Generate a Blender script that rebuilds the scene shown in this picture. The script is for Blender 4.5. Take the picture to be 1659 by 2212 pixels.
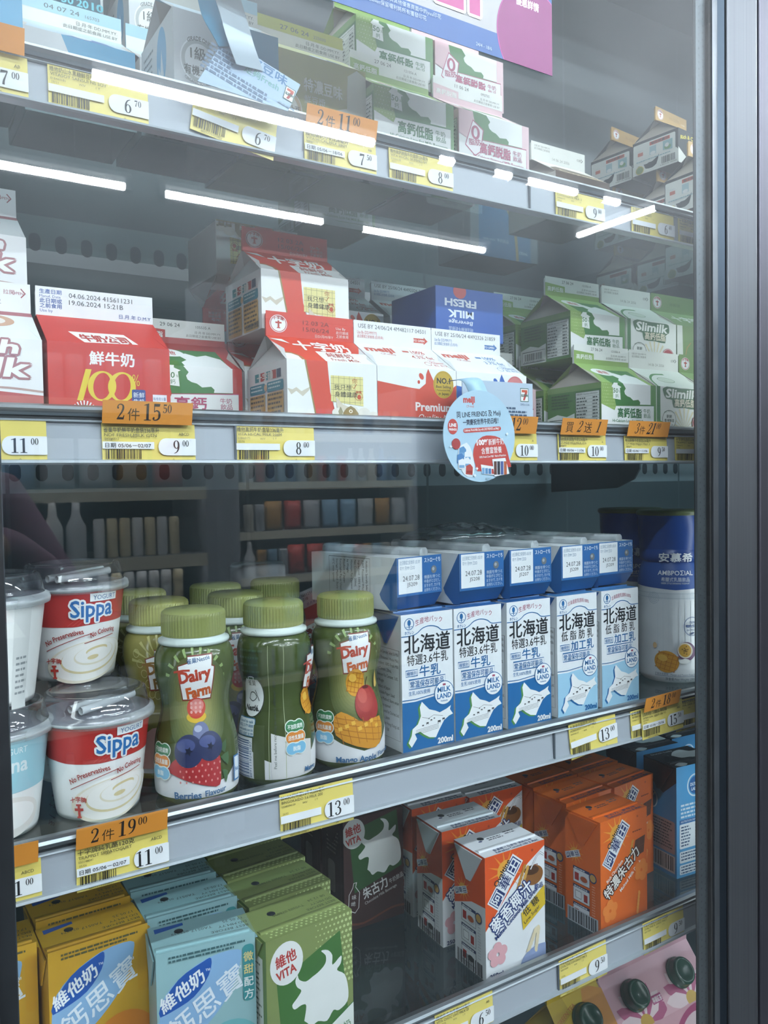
import bpy, bmesh, math, random
from mathutils import Vector, Matrix
from mathutils.geometry import tessellate_polygon
random.seed(7)
S = bpy.context.scene
for o in list(bpy.data.objects):
    bpy.data.objects.remove(o)
COL = S.collection

# ------------------------------------------------------------------ camera
CAM = Vector((0.0, -0.50, 1.40))
FPX, CX, CY = 1780.0, 829.5, 1106.0
VX = Vector((0.84280905, 0.03259566, 0.53722475))      # world X in camera axes (right, up, forward)
VZ = Vector((-0.01669319, 0.99926731, -0.03444109))
VX.normalize()
VZ = (VZ - VX * VX.dot(VZ)).normalized()
VY = VX.cross(VZ)
if VY.z < 0:
    VY = -VY
RIGHT = Vector((VX.x, VY.x, VZ.x)); UP = Vector((VX.y, VY.y, VZ.y)); FWD = Vector((VX.z, VY.z, VZ.z))
cd = bpy.data.cameras.new('camera')
cam = bpy.data.objects.new('camera', cd)
COL.objects.link(cam)
rot = Matrix((RIGHT, UP, -FWD)).transposed()
cam.matrix_world = Matrix.Translation(CAM) @ rot.to_4x4()
cd.sensor_fit = 'HORIZONTAL'; cd.sensor_width = 36.0
cd.lens = 36.0 * FPX / 1659.0
cd.clip_start = 0.01; cd.clip_end = 60
S.camera = cam


def at(px, py, y):
    """the point in the place that the photo shows at px, py, on the upright plane Y = y"""
    r = RIGHT * ((px - CX) / FPX) + UP * (-(py - CY) / FPX) + FWD
    return CAM + r * ((y - CAM.y) / r.y)


# ------------------------------------------------------------------ world, lamps' strength, exposure
W = bpy.data.worlds.new('world'); S.world = W; W.use_nodes = True
W.node_tree.nodes['Background'].inputs[0].default_value = (0.62, 0.72, 0.85, 1)
W.node_tree.nodes['Background'].inputs[1].default_value = 0.02
S.view_settings.view_transform = 'Standard'
S.view_settings.look = 'None'
S.view_settings.gamma = 1.0
S.view_settings.use_curve_mapping = False
S.view_settings.exposure = 0.0
TUBE_POWER = 182.0        # ceiling tubes of the shop
FILL_POWER = 6.5          # unseen strips added inside the cabinet as fill light
S.cycles.max_bounces = 7
S.cycles.use_adaptive_sampling = True
S.cycles.adaptive_threshold = 0.045
S.cycles.transparent_max_bounces = 16
S.cycles.diffuse_bounces = 3
S.cycles.glossy_bounces = 3
S.cycles.caustics_reflective = False
S.cycles.caustics_refractive = False
S.cycles.sample_clamp_indirect = 4.0

# ------------------------------------------------------------------ materials
def lin(h):
    h = h.lstrip('#')
    c = [int(h[i:i + 2], 16) / 255 for i in (0, 2, 4)]
    return [x / 12.92 if x <= .04045 else ((x + .055) / 1.055) ** 2.4 for x in c] + [1.0]


_M = {}


def M(col, rough=.45, metal=0.0, spec=.5, noise=.06, scale=60.0, emit=0.0, bump=0.0, stretch=None):
    key = (col, rough, metal, spec, noise, scale, emit, bump, stretch)
    if key in _M:
        return _M[key]
    m = bpy.data.materials.new('paint_' + col.lstrip('#'))
    m.use_nodes = True
    n = m.node_tree.nodes; l = m.node_tree.links
    b = n['Principled BSDF']
    c = lin(col)
    b.inputs['Base Color'].default_value = c
    b.inputs['Roughness'].default_value = rough
    b.inputs['Metallic'].default_value = metal
    b.inputs['Specular IOR Level'].default_value = spec
    tc = n.new('ShaderNodeTexCoord'); mp = n.new('ShaderNodeMapping'); nz = n.new('ShaderNodeTexNoise')
    if stretch:
        mp.inputs['Scale'].default_value = stretch
    nz.inputs['Scale'].default_value = scale
    nz.inputs['Detail'].default_value = 1
    l.new(tc.outputs['Object'], mp.inputs['Vector']); l.new(mp.outputs['Vector'], nz.inputs['Vector'])
    mx = n.new('ShaderNodeMix'); mx.data_type = 'RGBA'; mx.blend_type = 'MIX'
    mx.inputs[6].default_value = [x * (1 - noise) for x in c[:3]] + [1]
    mx.inputs[7].default_value = [min(1, x * (1 + noise)) for x in c[:3]] + [1]
    l.new(nz.outputs['Fac'], mx.inputs[0]); l.new(mx.outputs[2], b.inputs['Base Color'])
    if bump:
        bp = n.new('ShaderNodeBump'); bp.inputs['Strength'].default_value = bump; bp.inputs['Distance'].default_value = .002
        l.new(nz.outputs['Fac'], bp.inputs['Height']); l.new(bp.outputs['Normal'], b.inputs['Normal'])
    if emit:
        b.inputs['Emission Color'].default_value = c; b.inputs['Emission Strength'].default_value = emit
    _M[key] = m
    return m


def clear_mat(name, tint, f0, rough=.02, haze=0.0, haze_scale=3.0, gain=1.0, haze_col=(.8, .85, .9, 1), fog=None):
    """thin clear sheet: see-through, with a mirror layer that grows towards grazing angles and a film of dust"""
    m = bpy.data.materials.new(name); m.use_nodes = True
    n = m.node_tree.nodes; l = m.node_tree.links
    n.remove(n['Principled BSDF'])
    out = n['Material Output']
    tr = n.new('ShaderNodeBsdfTransparent'); tr.inputs[0].default_value = tint
    gl = n.new('ShaderNodeBsdfGlossy'); gl.inputs['Roughness'].default_value = rough
    geo = n.new('ShaderNodeNewGeometry')
    dot = n.new('ShaderNodeVectorMath'); dot.operation = 'DOT_PRODUCT'
    l.new(geo.outputs['Incoming'], dot.inputs[0]); l.new(geo.outputs['Normal'], dot.inputs[1])
    ab = n.new('ShaderNodeMath'); ab.operation = 'ABSOLUTE'; l.new(dot.outputs['Value'], ab.inputs[0])
    om = n.new('ShaderNodeMath'); om.operation = 'SUBTRACT'; om.inputs[0].default_value = 1.0; l.new(ab.outputs[0], om.inputs[1])
    pw = n.new('ShaderNodeMath'); pw.operation = 'POWER'; pw.inputs[1].default_value = 5.0; l.new(om.outputs[0], pw.inputs[0])
    ma = n.new('ShaderNodeMath'); ma.operation = 'MULTIPLY_ADD'; ma.use_clamp = True
    ma.inputs[1].default_value = (1 - f0) * gain; ma.inputs[2].default_value = f0 * gain
    l.new(pw.outputs[0], ma.inputs[0])
    mx = n.new('ShaderNodeMixShader')
    l.new(ma.outputs[0], mx.inputs[0]); l.new(tr.outputs[0], mx.inputs[1]); l.new(gl.outputs[0], mx.inputs[2])
    last = mx
    if haze:
        tc = n.new('ShaderNodeTexCoord'); nz = n.new('ShaderNodeTexNoise')
        nz.inputs['Scale'].default_value = haze_scale; nz.inputs['Detail'].default_value = 2.5
        l.new(tc.outputs['Object'], nz.inputs['Vector'])
        rp = n.new('ShaderNodeMapRange'); rp.inputs[1].default_value = .35; rp.inputs[2].default_value = .75
        rp.inputs[3].default_value = 0.0; rp.inputs[4].default_value = haze
        l.new(nz.outputs['Fac'], rp.inputs[0])
        fac = rp.outputs[0]
        if fog:                                                       # breath of condensation on the cold upper part of the pane
            sx = n.new('ShaderNodeSeparateXYZ'); l.new(tc.outputs['Object'], sx.inputs[0])
            fr_ = n.new('ShaderNodeMapRange'); fr_.interpolation_type = 'SMOOTHSTEP'
            fr_.inputs[1].default_value, fr_.inputs[2].default_value, fr_.inputs[3].default_value, fr_.inputs[4].default_value = fog[0], fog[1], 0.0, fog[2]
            l.new(sx.outputs['Z'], fr_.inputs[0])
            n2 = n.new('ShaderNodeTexNoise'); n2.inputs['Scale'].default_value = 7; n2.inputs['Detail'].default_value = 2; l.new(tc.outputs['Object'], n2.inputs['Vector'])
            mu = n.new('ShaderNodeMath'); mu.operation = 'MULTIPLY'; l.new(fr_.outputs[0], mu.inputs[0]); l.new(n2.outputs['Fac'], mu.inputs[1])
            ad = n.new('ShaderNodeMath'); ad.operation = 'ADD'; l.new(mu.outputs[0], ad.inputs[0]); l.new(rp.outputs[0], ad.inputs[1]); fac = ad.outputs[0]
        df = n.new('ShaderNodeBsdfDiffuse'); df.inputs[0].default_value = haze_col
        m2 = n.new('ShaderNodeMixShader')
        l.new(fac, m2.inputs[0]); l.new(last.outputs[0], m2.inputs[1]); l.new(df.outputs[0], m2.inputs[2])
        last = m2
    l.new(last.outputs[0], out.inputs[0])
    return m


WHITE = '#e9eef0'; INK = '#23282c'
PANE = clear_mat('door_glass', (.94, .97, .98, 1), .045, .012, haze=.007, haze_scale=4.0, gain=1.25, fog=(1.38, 1.66, .10))
SHELFGLASS = clear_mat('shelf_glass', (.66, .76, .77, 1), .05, .03, haze=.012, haze_scale=9.0, gain=1.2, haze_col=(.5, .6, .65, 1))
LID = clear_mat('lid_plastic', (.90, .92, .94, 1), .085, .05, haze=.10, haze_scale=60.0, gain=1.4)
FROST = clear_mat('frosted_rim', (.86, .9, .92, 1), .09, .15, haze=.9, haze_scale=20.0, gain=1.2, haze_col=(.75, .8, .83, 1))
CLEAR = clear_mat('clear_plastic', (.93, .95, .96, 1), .06, .06, haze=.025, haze_scale=40.0, gain=1.2)
FILM = clear_mat('shrink_film', (.95, .97, .98, 1), .07, .08, haze=.05, haze_scale=30.0, gain=1.4)
STEEL = M('#aeb6bd', .30, .95, noise=.10, scale=14, stretch=(40, 40, 1))
NOSE = M('#969da2', .34, .9, noise=.08, scale=30)
CHANNEL = M('#a9b0b8', .32, 0, noise=.03, scale=8)
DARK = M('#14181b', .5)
BLACK = M('#0b0d0f', .6)


# ------------------------------------------------------------------ mesh builder
class MB:
    def __init__(s):
        s.v = []; s.f = []; s.m = []; s.sm = []; s.mats = []

    def mi(s, mat):
        if mat not in s.mats:
            s.mats.append(mat)
        return s.mats.index(mat)

    def add(s, vs, fs, mat, smooth=False):
        b = len(s.v); i = s.mi(mat)
        s.v.extend([tuple(p) for p in vs])
        for f in fs:
            s.f.append([b + k for k in f]); s.m.append(i); s.sm.append(smooth)
        return s

    def box(s, x0, y0, z0, x1, y1, z1, mat):
        vs = [(x, y, z) for x in (x0, x1) for y in (y0, y1) for z in (z0, z1)]
        return s.add(vs, [(0, 1, 3, 2), (4, 6, 7, 5), (0, 4, 5, 1), (2, 3, 7, 6), (0, 2, 6, 4), (1, 5, 7, 3)], mat)

    def bevelbox(s, x0, y0, z0, x1, y1, z1, mat, r=.001, seg=2, smooth=True):
        bm = bmesh.new()
        bmesh.ops.create_cube(bm, size=1)
        for v in bm.verts:
            v.co = Vector(((x0 + x1) / 2 + v.co.x * (x1 - x0), (y0 + y1) / 2 + v.co.y * (y1 - y0), (z0 + z1) / 2 + v.co.z * (z1 - z0)))
        bmesh.ops.bevel(bm, geom=bm.edges[:], offset=r, segments=seg, affect='EDGES', profile=.5)
        bm.verts.index_update()
        s.add([v.co[:] for v in bm.verts], [[v.index for v in f.verts] for f in bm.faces], mat, False)
        bm.free()
        return s

    def prism_x(s, prof, x0, x1, mat, mats=None, caps=True, smooth=False):
        """profile of (y, z) pairs, counter-clockwise, pulled along x"""
        n = len(prof)
        vs = [(x0, y, z) for y, z in prof] + [(x1, y, z) for y, z in prof]
        for k in range(n):
            q = (k, (k + 1) % n, n + (k + 1) % n, n + k)
            s.add([vs[i] for i in q], [(0, 1, 2, 3)], (mats or {}).get(k, mat), smooth)
        if caps:
            s.add(vs[:n], [tuple(range(n - 1, -1, -1))], mat); s.add(vs[n:], [tuple(range(n))], mat)
        return s

    def lathe(s, prof, mat, seg=48, cap0=True, cap1=True, mats=None, smooth=True, c=(0, 0)):
        n = len(prof); b = []
        for r, z in prof:
            for k in range(seg):
                a = 2 * math.pi * k / seg
                b.append((c[0] + r * math.sin(a), c[1] - r * math.cos(a), z))
        for j in range(n - 1):
            fs = []
            for k in range(seg):
                k2 = (k + 1) % seg
                fs.append((j * seg + k, j * seg + k2, (j + 1) * seg + k2, (j + 1) * seg + k))
            idx = sorted({i for f in fs for i in f}); mp = {i: q for q, i in enumerate(idx)}
            s.add([b[i] for i in idx], [tuple(mp[i] for i in f) for f in fs], (mats or {}).get(j, mat), smooth)
        if cap0 and prof[0][0] > 1e-5:
            s.add(b[:seg], [tuple(range(seg - 1, -1, -1))], mat)
        if cap1 and prof[-1][0] > 1e-5:
            s.add(b[-seg:], [tuple(range(seg))], (mats or {}).get(n - 2, mat))
        return s

    def tube(s, pts, r, mat, seg=10, hollow=False):
        pts = [Vector(p) for p in pts]; rings = []
        for i, p in enumerate(pts):
            t = (pts[min(i + 1, len(pts) - 1)] - pts[max(i - 1, 0)]).normalized()
            a = Vector((0, 0, 1)) if abs(t.z) < .9 else Vector((1, 0, 0))
            u = t.cross(a).normalized(); w = t.cross(u)
            rings.append([p + (u * math.cos(2 * math.pi * k / seg) + w * math.sin(2 * math.pi * k / seg)) * r for k in range(seg)])
        vs = [p for q in rings for p in q]
        fs = [(i * seg + k, (i + 1) * seg + k, (i + 1) * seg + (k + 1) % seg, i * seg + (k + 1) % seg) for i in range(len(pts) - 1) for k in range(seg)]
        s.add(vs, fs, mat, True)
        if not hollow:
            s.add(rings[0], [tuple(range(seg))], mat); s.add(rings[-1], [tuple(range(seg - 1, -1, -1))], mat)
        return s

    def build(s, name, parent=None, loc=None, rz=None, autosmooth=True):
        me = bpy.data.meshes.new(name)
        me.from_pydata(s.v, [], s.f)
        for m in s.mats:
            me.materials.append(m)
        me.polygons.foreach_set('material_index', s.m)
        me.polygons.foreach_set('use_smooth', s.sm)
        bm = bmesh.new(); bm.from_mesh(me)
        bmesh.ops.remove_doubles(bm, verts=[v for v in bm.verts if any(f.smooth for f in v.link_faces)], dist=1e-6)
        bm.to_mesh(me); bm.free()
        me.update()
        o = bpy.data.objects.new(name, me); COL.objects.link(o)
        if parent is not None:
            o.parent = parent
        if loc is not None:
            o.location = loc
        if rz is not None:
            o.rotation_euler = (0, 0, math.radians(rz))
        return o


def tag(o, label=None, cat=None, group=None, kind=None):
    if label: o['label'] = label
    if cat: o['category'] = cat
    if group: o['group'] = group
    if kind: o['kind'] = kind
    return o


def thing(name, label, cat, loc, rz=0.0, group=None):
    o = bpy.data.objects.new(name, None); COL.objects.link(o)
    o.empty_display_size = .02
    o.location = loc; o.rotation_euler = (0, 0, math.radians(rz))
    return tag(o, label, cat, group)


def dup(root, loc, rz=0.0, label=None, group=None):
    """a copy of a thing with copies of its parts and their parts"""
    r = root.copy(); COL.objects.link(r)
    r.location = loc; r.rotation_euler = (root.rotation_euler.x, root.rotation_euler.y, math.radians(rz))
    tag(r, label, None, group)
    for ch in list(root.children):
        c = ch.copy(); COL.objects.link(c); c.parent = r
        for g in ch.children:
            d = g.copy(); COL.objects.link(d); d.parent = c
    return r


def struct(mb, name, parent=None, **k):
    o = mb.build(name, parent, **k)
    if parent is None:
        o['kind'] = 'structure'
    return o


# ------------------------------------------------------------------ print: flat artwork laid on faces
_GL = {}


def glyphs(body, bold):
    k = (body, bold)
    if k in _GL:
        return _GL[k]
    c = bpy.data.curves.new('lettering', 'FONT'); c.body = body; c.size = 1; c.resolution_u = 2; c.offset = bold
    o = bpy.data.objects.new('lettering', c)
    me = o.to_mesh(); me.calc_loop_triangles()
    vs = [(v.co.x, v.co.y) for v in me.vertices]
    tr = [[vs[i] for i in t.vertices] for t in me.loop_triangles]
    o.to_mesh_clear()
    bpy.data.objects.remove(o); bpy.data.curves.remove(c)
    xs = [p[0] for t in tr for p in t] or [0, 0]
    _GL[k] = (tr, min(xs), max(xs))
    return _GL[k]


def clip_half(poly, ax, val, keep_less):
    out = []
    for i in range(len(poly)):
        a = poly[i]; b = poly[(i + 1) % len(poly)]
        ia = (a[ax] <= val) if keep_less else (a[ax] >= val)
        ib = (b[ax] <= val) if keep_less else (b[ax] >= val)
        if ia: out.append(a)
        if ia != ib:
            t = (val - a[ax]) / (b[ax] - a[ax]); out.append((a[0] + (b[0] - a[0]) * t, a[1] + (b[1] - a[1]) * t))
    return out


def catmull(pts, n=6):
    if len(pts) < 3:
        return pts
    out = []; d = len(pts[0])
    P = [pts[0]] + list(pts) + [pts[-1]]
    for i in range(1, len(P) - 2):
        for k in range(n):
            t = k / n
            out.append(tuple(.5 * ((2 * P[i][j]) + (-P[i - 1][j] + P[i + 1][j]) * t + (2 * P[i - 1][j] - 5 * P[i][j] + 4 * P[i + 1][j] - P[i + 2][j]) * t * t
                                   + (-P[i - 1][j] + 3 * P[i][j] - 3 * P[i + 1][j] + P[i + 2][j]) * t ** 3) for j in range(d)))
    out.append(tuple(pts[-1]))
    return out


SERIF = {
    '0': [('ring', .27, .5, .25, .5, .12, .455)],
    '1': [('poly', [(.2, .03), (.35, .03), (.35, 1), (.3, 1), (.04, .9), (.05, .87), (.2, .9)]), ('poly', [(.06, 0), (.49, 0), (.49, .04), (.35, .06), (.2, .06), (.06, .04)])],
    '2': [('st', [(.06, .74, .08), (.12, .9, .06), (.27, .965, .06), (.41, .88, .1), (.43, .7, .13), (.35, .48, .11), (.2, .25, .07), (.07, .07, .05)]),
          ('poly', [(.03, 0), (.47, 0), (.52, .27), (.47, .27), (.42, .14), (.1, .14), (.03, .05)]), ('ring', .1, .73, .06, .06, 0, 0)],
    '3': [('st', [(.07, .8, .06), (.14, .93, .06), (.27, .965, .07), (.4, .87, .1), (.39, .67, .1), (.3, .56, .06), (.2, .53, .04)]),
          ('st', [(.2, .53, .04), (.34, .5, .07), (.44, .36, .13), (.42, .15, .12), (.27, .035, .07), (.13, .05, .06), (.06, .15, .06)]), ('ring', .1, .15, .06, .06, 0, 0), ('ring', .1, .8, .06, .06, 0, 0)],
    '4': [('poly', [(.3, .06), (.43, .06), (.43, 1), (.38, 1), (.3, .86)]), ('poly', [(.02, .24), (.52, .24), (.52, .34), (.02, .34)]), ('poly', [(.02, .34), (.08, .34), (.4, 1), (.34, .92)]), ('poly', [(.22, 0), (.5, 0), (.5, .05), (.22, .05)])],
    '5': [('poly', [(.1, .84), (.44, .84), (.48, 1), (.1, 1)]), ('poly', [(.1, .5), (.145, .5), (.145, .95), (.1, .95)]),
          ('st', [(.12, .5, .05), (.25, .59, .07), (.4, .52, .11), (.445, .32, .14), (.4, .13, .11), (.25, .035, .07), (.1, .05, .06), (.06, .15, .07)]), ('ring', .1, .15, .06, .06, 0, 0)],
    '6': [('ring', .27, .31, .235, .31, .11, .265), ('st', [(.1, .34, .13), (.115, .58, .12), (.2, .8, .09), (.33, .92, .06), (.45, .965, .04)])],
    '7': [('poly', [(.04, .84), (.5, .88), (.5, 1), (.07, 1), (.03, .78), (.06, .78)]), ('st', [(.47, .92, .06), (.36, .62, .08), (.25, .3, .12), (.22, .04, .15)])],
    '8': [('ring', .27, .75, .19, .25, .085, .205), ('ring', .27, .27, .235, .28, .115, .225)],
    '9': [('ring', .27, .69, .235, .31, .11, .265), ('st', [(.44, .66, .13), (.425, .42, .12), (.34, .2, .09), (.21, .08, .06), (.09, .035, .04)])],
    '%': [('ring', .12, .76, .12, .24, .06, .17), ('ring', .44, .24, .12, .24, .06, .17), ('st', [(.1, 0, .05), (.46, 1, .05)])],
}


class Art:
    """shapes in millimetres on a face; later shapes lie on earlier ones"""
    def __init__(s, w=None, h=None):
        s.t = []; s.n = 0; s.last = None; s.boxes = []
        s.clipbox = None if w is None else (0, 0, w, h)

    def _tri(s, tris, col, base=None):
        mat = col if not isinstance(col, str) else M(col)
        xs = [p[0] for t in tris for p in t]; ys = [p[1] for t in tris for p in t]
        bb = (min(xs), min(ys), max(xs), max(ys)) if xs else (0, 0, 0, 0)
        if mat == s.last and s.n == s.lastn and not any(bb[0] < q[2] and bb[2] > q[0] and bb[1] < q[3] and bb[3] > q[1] for q in s.boxes):
            s.boxes.append(bb)                                        # lies beside the shapes of the same ink: same layer
        else:
            s.n += 1; s.boxes = [bb]
        s.last = mat; s.lastn = s.n
        for t in tris:
            q = list(t)
            if s.clipbox:
                x0, y0, x1, y1 = s.clipbox
                xs = [p[0] for p in q]; ys = [p[1] for p in q]
                if max(xs) <= x0 or min(xs) >= x1 or max(ys) <= y0 or min(ys) >= y1:
                    continue
                for ax, val, kl in ((0, x0, False), (0, x1, True), (1, y0, False), (1, y1, True)):
                    if q: q = clip_half(q, ax, val, kl)
            if len(q) >= 3:
                s.t.append((q, mat, s.n))
        return s

    def poly(s, pts, col, smooth=0):
        if smooth:
            pts = catmull(list(pts) + [pts[0]], smooth)[:-1]
        idx = tessellate_polygon([[Vector((p[0], p[1], 0)) for p in pts]])
        return s._tri([[pts[i] for i in t] for t in idx], col)

    def rect(s, x0, y0, x1, y1, col, rot=0):
        p = [(x0, y0), (x1, y0), (x1, y1), (x0, y1)]
        if rot:
            p = s._rot(p, (x0 + x1) / 2, (y0 + y1) / 2, rot)
        return s._tri([p], col)

    @staticmethod
    def _rot(p, cx, cy, a):
        c, q = math.cos(math.radians(a)), math.sin(math.radians(a))
        return [(cx + (x - cx) * c - (y - cy) * q, cy + (x - cx) * q + (y - cy) * c) for x, y in p]

    def rrect(s, x0, y0, x1, y1, r, col, rot=0):
        p = []
        for cx, cy, a0 in ((x1 - r, y0 + r, -90), (x1 - r, y1 - r, 0), (x0 + r, y1 - r, 90), (x0 + r, y0 + r, 180)):
            for k in range(5):
                a = math.radians(a0 + 22.5 * k); p.append((cx + r * math.cos(a), cy + r * math.sin(a)))
        if rot:
            p = s._rot(p, (x0 + x1) / 2, (y0 + y1) / 2, rot)
        return s._tri([p], col)

    def frame(s, x0, y0, x1, y1, w, col, rot=0):
        p = [(x0, y0), (x1, y0), (x1, y1), (x0, y1)]
        if rot:
            p = s._rot(p, (x0 + x1) / 2, (y0 + y1) / 2, rot)
        return s.stroke(p + [p[0]], w, col)

    def ell(s, cx, cy, rx, ry, col, rot=0, n=28):
        p = [(cx + rx * math.cos(2 * math.pi * k / n), cy + ry * math.sin(2 * math.pi * k / n)) for k in range(n)]
        if rot: p = s._rot(p, cx, cy, rot)
        return s._tri([p], col)

    def ring(s, cx, cy, rx, ry, ix, iy, col, n=30, rot=0, a0=0, a1=360):
        t = []
        for k in range(n):
            a = math.radians(a0 + (a1 - a0) * k / n); b = math.radians(a0 + (a1 - a0) * (k + 1) / n)
            q = [(cx + rx * math.cos(a), cy + ry * math.sin(a)), (cx + rx * math.cos(b), cy + ry * math.sin(b)),
                 (cx + ix * math.cos(b), cy + iy * math.sin(b)), (cx + ix * math.cos(a), cy + iy * math.sin(a))]
            if rot: q = s._rot(q, cx, cy, rot)
            t.append(q)
        return s._tri(t, col)

    def stroke(s, pts, w, col, smooth=0):
        """w a number, or None when pts carry (x, y, w)"""
        P = [(p[0], p[1], (p[2] if w is None else w)) for p in pts]
        if smooth: P = catmull(P, smooth)
        t = []; L = []; R = []
        for i in range(len(P)):
            a = P[max(i - 1, 0)]; b = P[min(i + 1, len(P) - 1)]
            if i == 0 and P[0][:2] == P[-1][:2]: a = P[-2]
            if i == len(P) - 1 and P[0][:2] == P[-1][:2]: b = P[1]
            dx, dy = b[0] - a[0], b[1] - a[1]; d = math.hypot(dx, dy) or 1
            nx, ny = -dy / d, dx / d
            k = 1.0
            if 0 < i < len(P) - 1 or P[0][:2] == P[-1][:2]:
                c = P[min(i + 1, len(P) - 1)] if i < len(P) - 1 else P[1]
                ex, ey = c[0] - P[i][0], c[1] - P[i][1]; e = math.hypot(ex, ey) or 1
                k = 1 / max(.5, abs(nx * -ey / e + ny * ex / e))
            h = P[i][2] / 2 * k
            L.append((P[i][0] + nx * h, P[i][1] + ny * h)); R.append((P[i][0] - nx * h, P[i][1] - ny * h))
        for i in range(len(P) - 1):
            t.append([L[i], R[i], R[i + 1], L[i + 1]])
        return s._tri(t, col)

    def text(s, body, x, y, size, col, w=None, a='l', rot=0, bold=0.0, sx=1.0, shear=0.0, arc=0.0):
        """baseline at y; size is the em; w squeezes the line to that width; arc bends it (sagitta in mm)"""
        if bold and any(ord(ch) > 0x2e7f for ch in body):           # dense characters: thicken by doubling, not by offsetting
            d = bold * size * .8
            for dx, dy in ((-d, 0), (d, 0), (0, d), (0, -d)):
                s.text(body, x + dx, y + dy, size, col, w, a, rot, 0.0, sx, shear, arc)
                s.n -= .75
            s.n += .75
            return s
        tr, x0, x1 = glyphs(body, bold)
        W0 = max(x1 - x0, 1e-6)
        kx = size * sx if w is None else w / W0
        ww = W0 * kx
        ox = {'l': 0, 'c': -ww / 2, 'r': -ww}[a]
        c, q = math.cos(math.radians(rot)), math.sin(math.radians(rot))
        out = []
        for t in tr:
            u = []
            for px, py in t:
                X = (px - x0) * kx + ox; Y = py * size
                X += shear * Y
                if arc:
                    m = (X - ox - ww / 2) / (ww / 2); Y += arc * (1 - m * m)
                u.append((x + X * c - Y * q, y + X * q + Y * c))
            out.append(u)
        return s._tri(out, col)

    def outlined(s, body, x, y, size, col, edge, ew, **k):
        """letters with a border of width ew mm round them"""
        rot = k.get('rot', 0)
        for j in range(10):
            t = 2 * math.pi * j / 10
            s.text(body, x + ew * math.cos(t), y + ew * math.sin(t), size, edge, **k)
            s.n -= .8
        s.n += 1
        return s.text(body, x, y, size, col, **k)

    def num(s, body, x, y, h, col, sx=1.0, rot=0, shear=0.0):
        """price figures with thick and thin strokes; returns the advance"""
        X = 0; c, q = math.cos(math.radians(rot)), math.sin(math.radians(rot)); k = h * sx
        for ch in body:
            sub = Art()
            for it in SERIF.get(ch, []):
                if it[0] == 'ring':
                    sub.ring(it[1], it[2], it[3], it[4], it[5], it[6], col, 18)
                elif it[0] == 'poly':
                    sub.poly(it[1], col)
                else:
                    sub.stroke(it[1], None, col, 5)
            tr = []
            for poly, m, l in sub.t:
                tr.append([(x + ((px * k + X + shear * py * h) * c - py * h * q), y + ((px * k + X + shear * py * h) * q + py * h * c)) for px, py in poly])
            s._tri(tr, col)
            X += .56 * k
        return X

    def bars(s, x0, y0, x1, y1, col=INK, seed=3, n=34, vert=False):
        rnd = random.Random(seed); t = []
        L = (y1 - y0) if vert else (x1 - x0); p = 0; ws = []
        for k in range(n): ws.append(rnd.choice((1, 1, 2, 3)) + .4)
        tot = sum(ws)
        for k, wv in enumerate(ws):
            d = wv / tot * L
            if k % 2 == 0:
                t.append([(x0, y0 + p), (x1, y0 + p), (x1, y0 + p + d), (x0, y0 + p + d)] if vert else [(x0 + p, y0), (x0 + p + d, y0), (x0 + p + d, y1), (x0 + p, y1)])
            p += d
        return s._tri(t, col)

    def lines(s, x0, y1, x1, n, pitch, h, col, seed=1):
        """small print: lines of short word-like dashes"""
        rnd = random.Random(seed); t = []
        for k in range(n):
            y = y1 - k * pitch; x = x0; end = x1 - rnd.random() * (x1 - x0) * .25
            while x < end:
                w = min(rnd.uniform(.5, 2.2) * h * 1.4, end - x)
                t.append([(x, y), (x + w, y), (x + w, y + h), (x, y + h)]); x += w + h * .5
        return s._tri(t, col)

    def put(s, mb, O, U, V, off=4e-5, k=.001):
        """lay the shapes on the flat face with corner O and axes U, V"""
        O, U, V = Vector(O), Vector(U).normalized(), Vector(V).normalized(); N = U.cross(V)
        off = min(off, 8e-4 / max(s.n, 1))
        for q, m, l in s.t:
            vs = [O + U * (x * k) + V * (y * k) + N * (off * (l + 1)) for x, y in q]
            ar = sum(q[i][0] * q[(i + 1) % len(q)][1] - q[(i + 1) % len(q)][0] * q[i][1] for i in range(len(q)))
            mb.add(vs if ar > 0 else vs[::-1], [tuple(range(len(vs)))], m)
        return mb

    def wrap(s, mb, rfun, off=6e-5, k=.001, maxe=2.4, rref=.03):
        """roll the shapes round a turned body; x runs round it from the front, y is the height"""
        off = min(off, 2.0e-3 / max(s.n, 1))

        def pt(x, y, l):
            z = y * k; th = x * k / rref; r = rfun(z) + off * (l + 1)
            return (r * math.sin(th), -r * math.cos(th), z)
        for q, m, l in s.t:
            st = [[q[0], q[i], q[i + 1]] for i in range(1, len(q) - 1)]; done = []
            while st:
                t = st.pop(); e = [math.dist(t[i], t[(i + 1) % 3]) for i in range(3)]; j = e.index(max(e))
                if e[j] > maxe:
                    a, b, c = t[j], t[(j + 1) % 3], t[(j + 2) % 3]; mm = ((a[0] + b[0]) / 2, (a[1] + b[1]) / 2)
                    st += [[a, mm, c], [mm, b, c]]
                else:
                    done.append(t)
            for t in done:
                ar = (t[1][0] - t[0][0]) * (t[2][1] - t[0][1]) - (t[2][0] - t[0][0]) * (t[1][1] - t[0][1])
                if abs(ar) < 1e-9: continue
                if ar < 0: t = t[::-1]
                mb.add([pt(p[0], p[1], l) for p in t], [(0, 1, 2)], m, True)
        return mb

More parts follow.
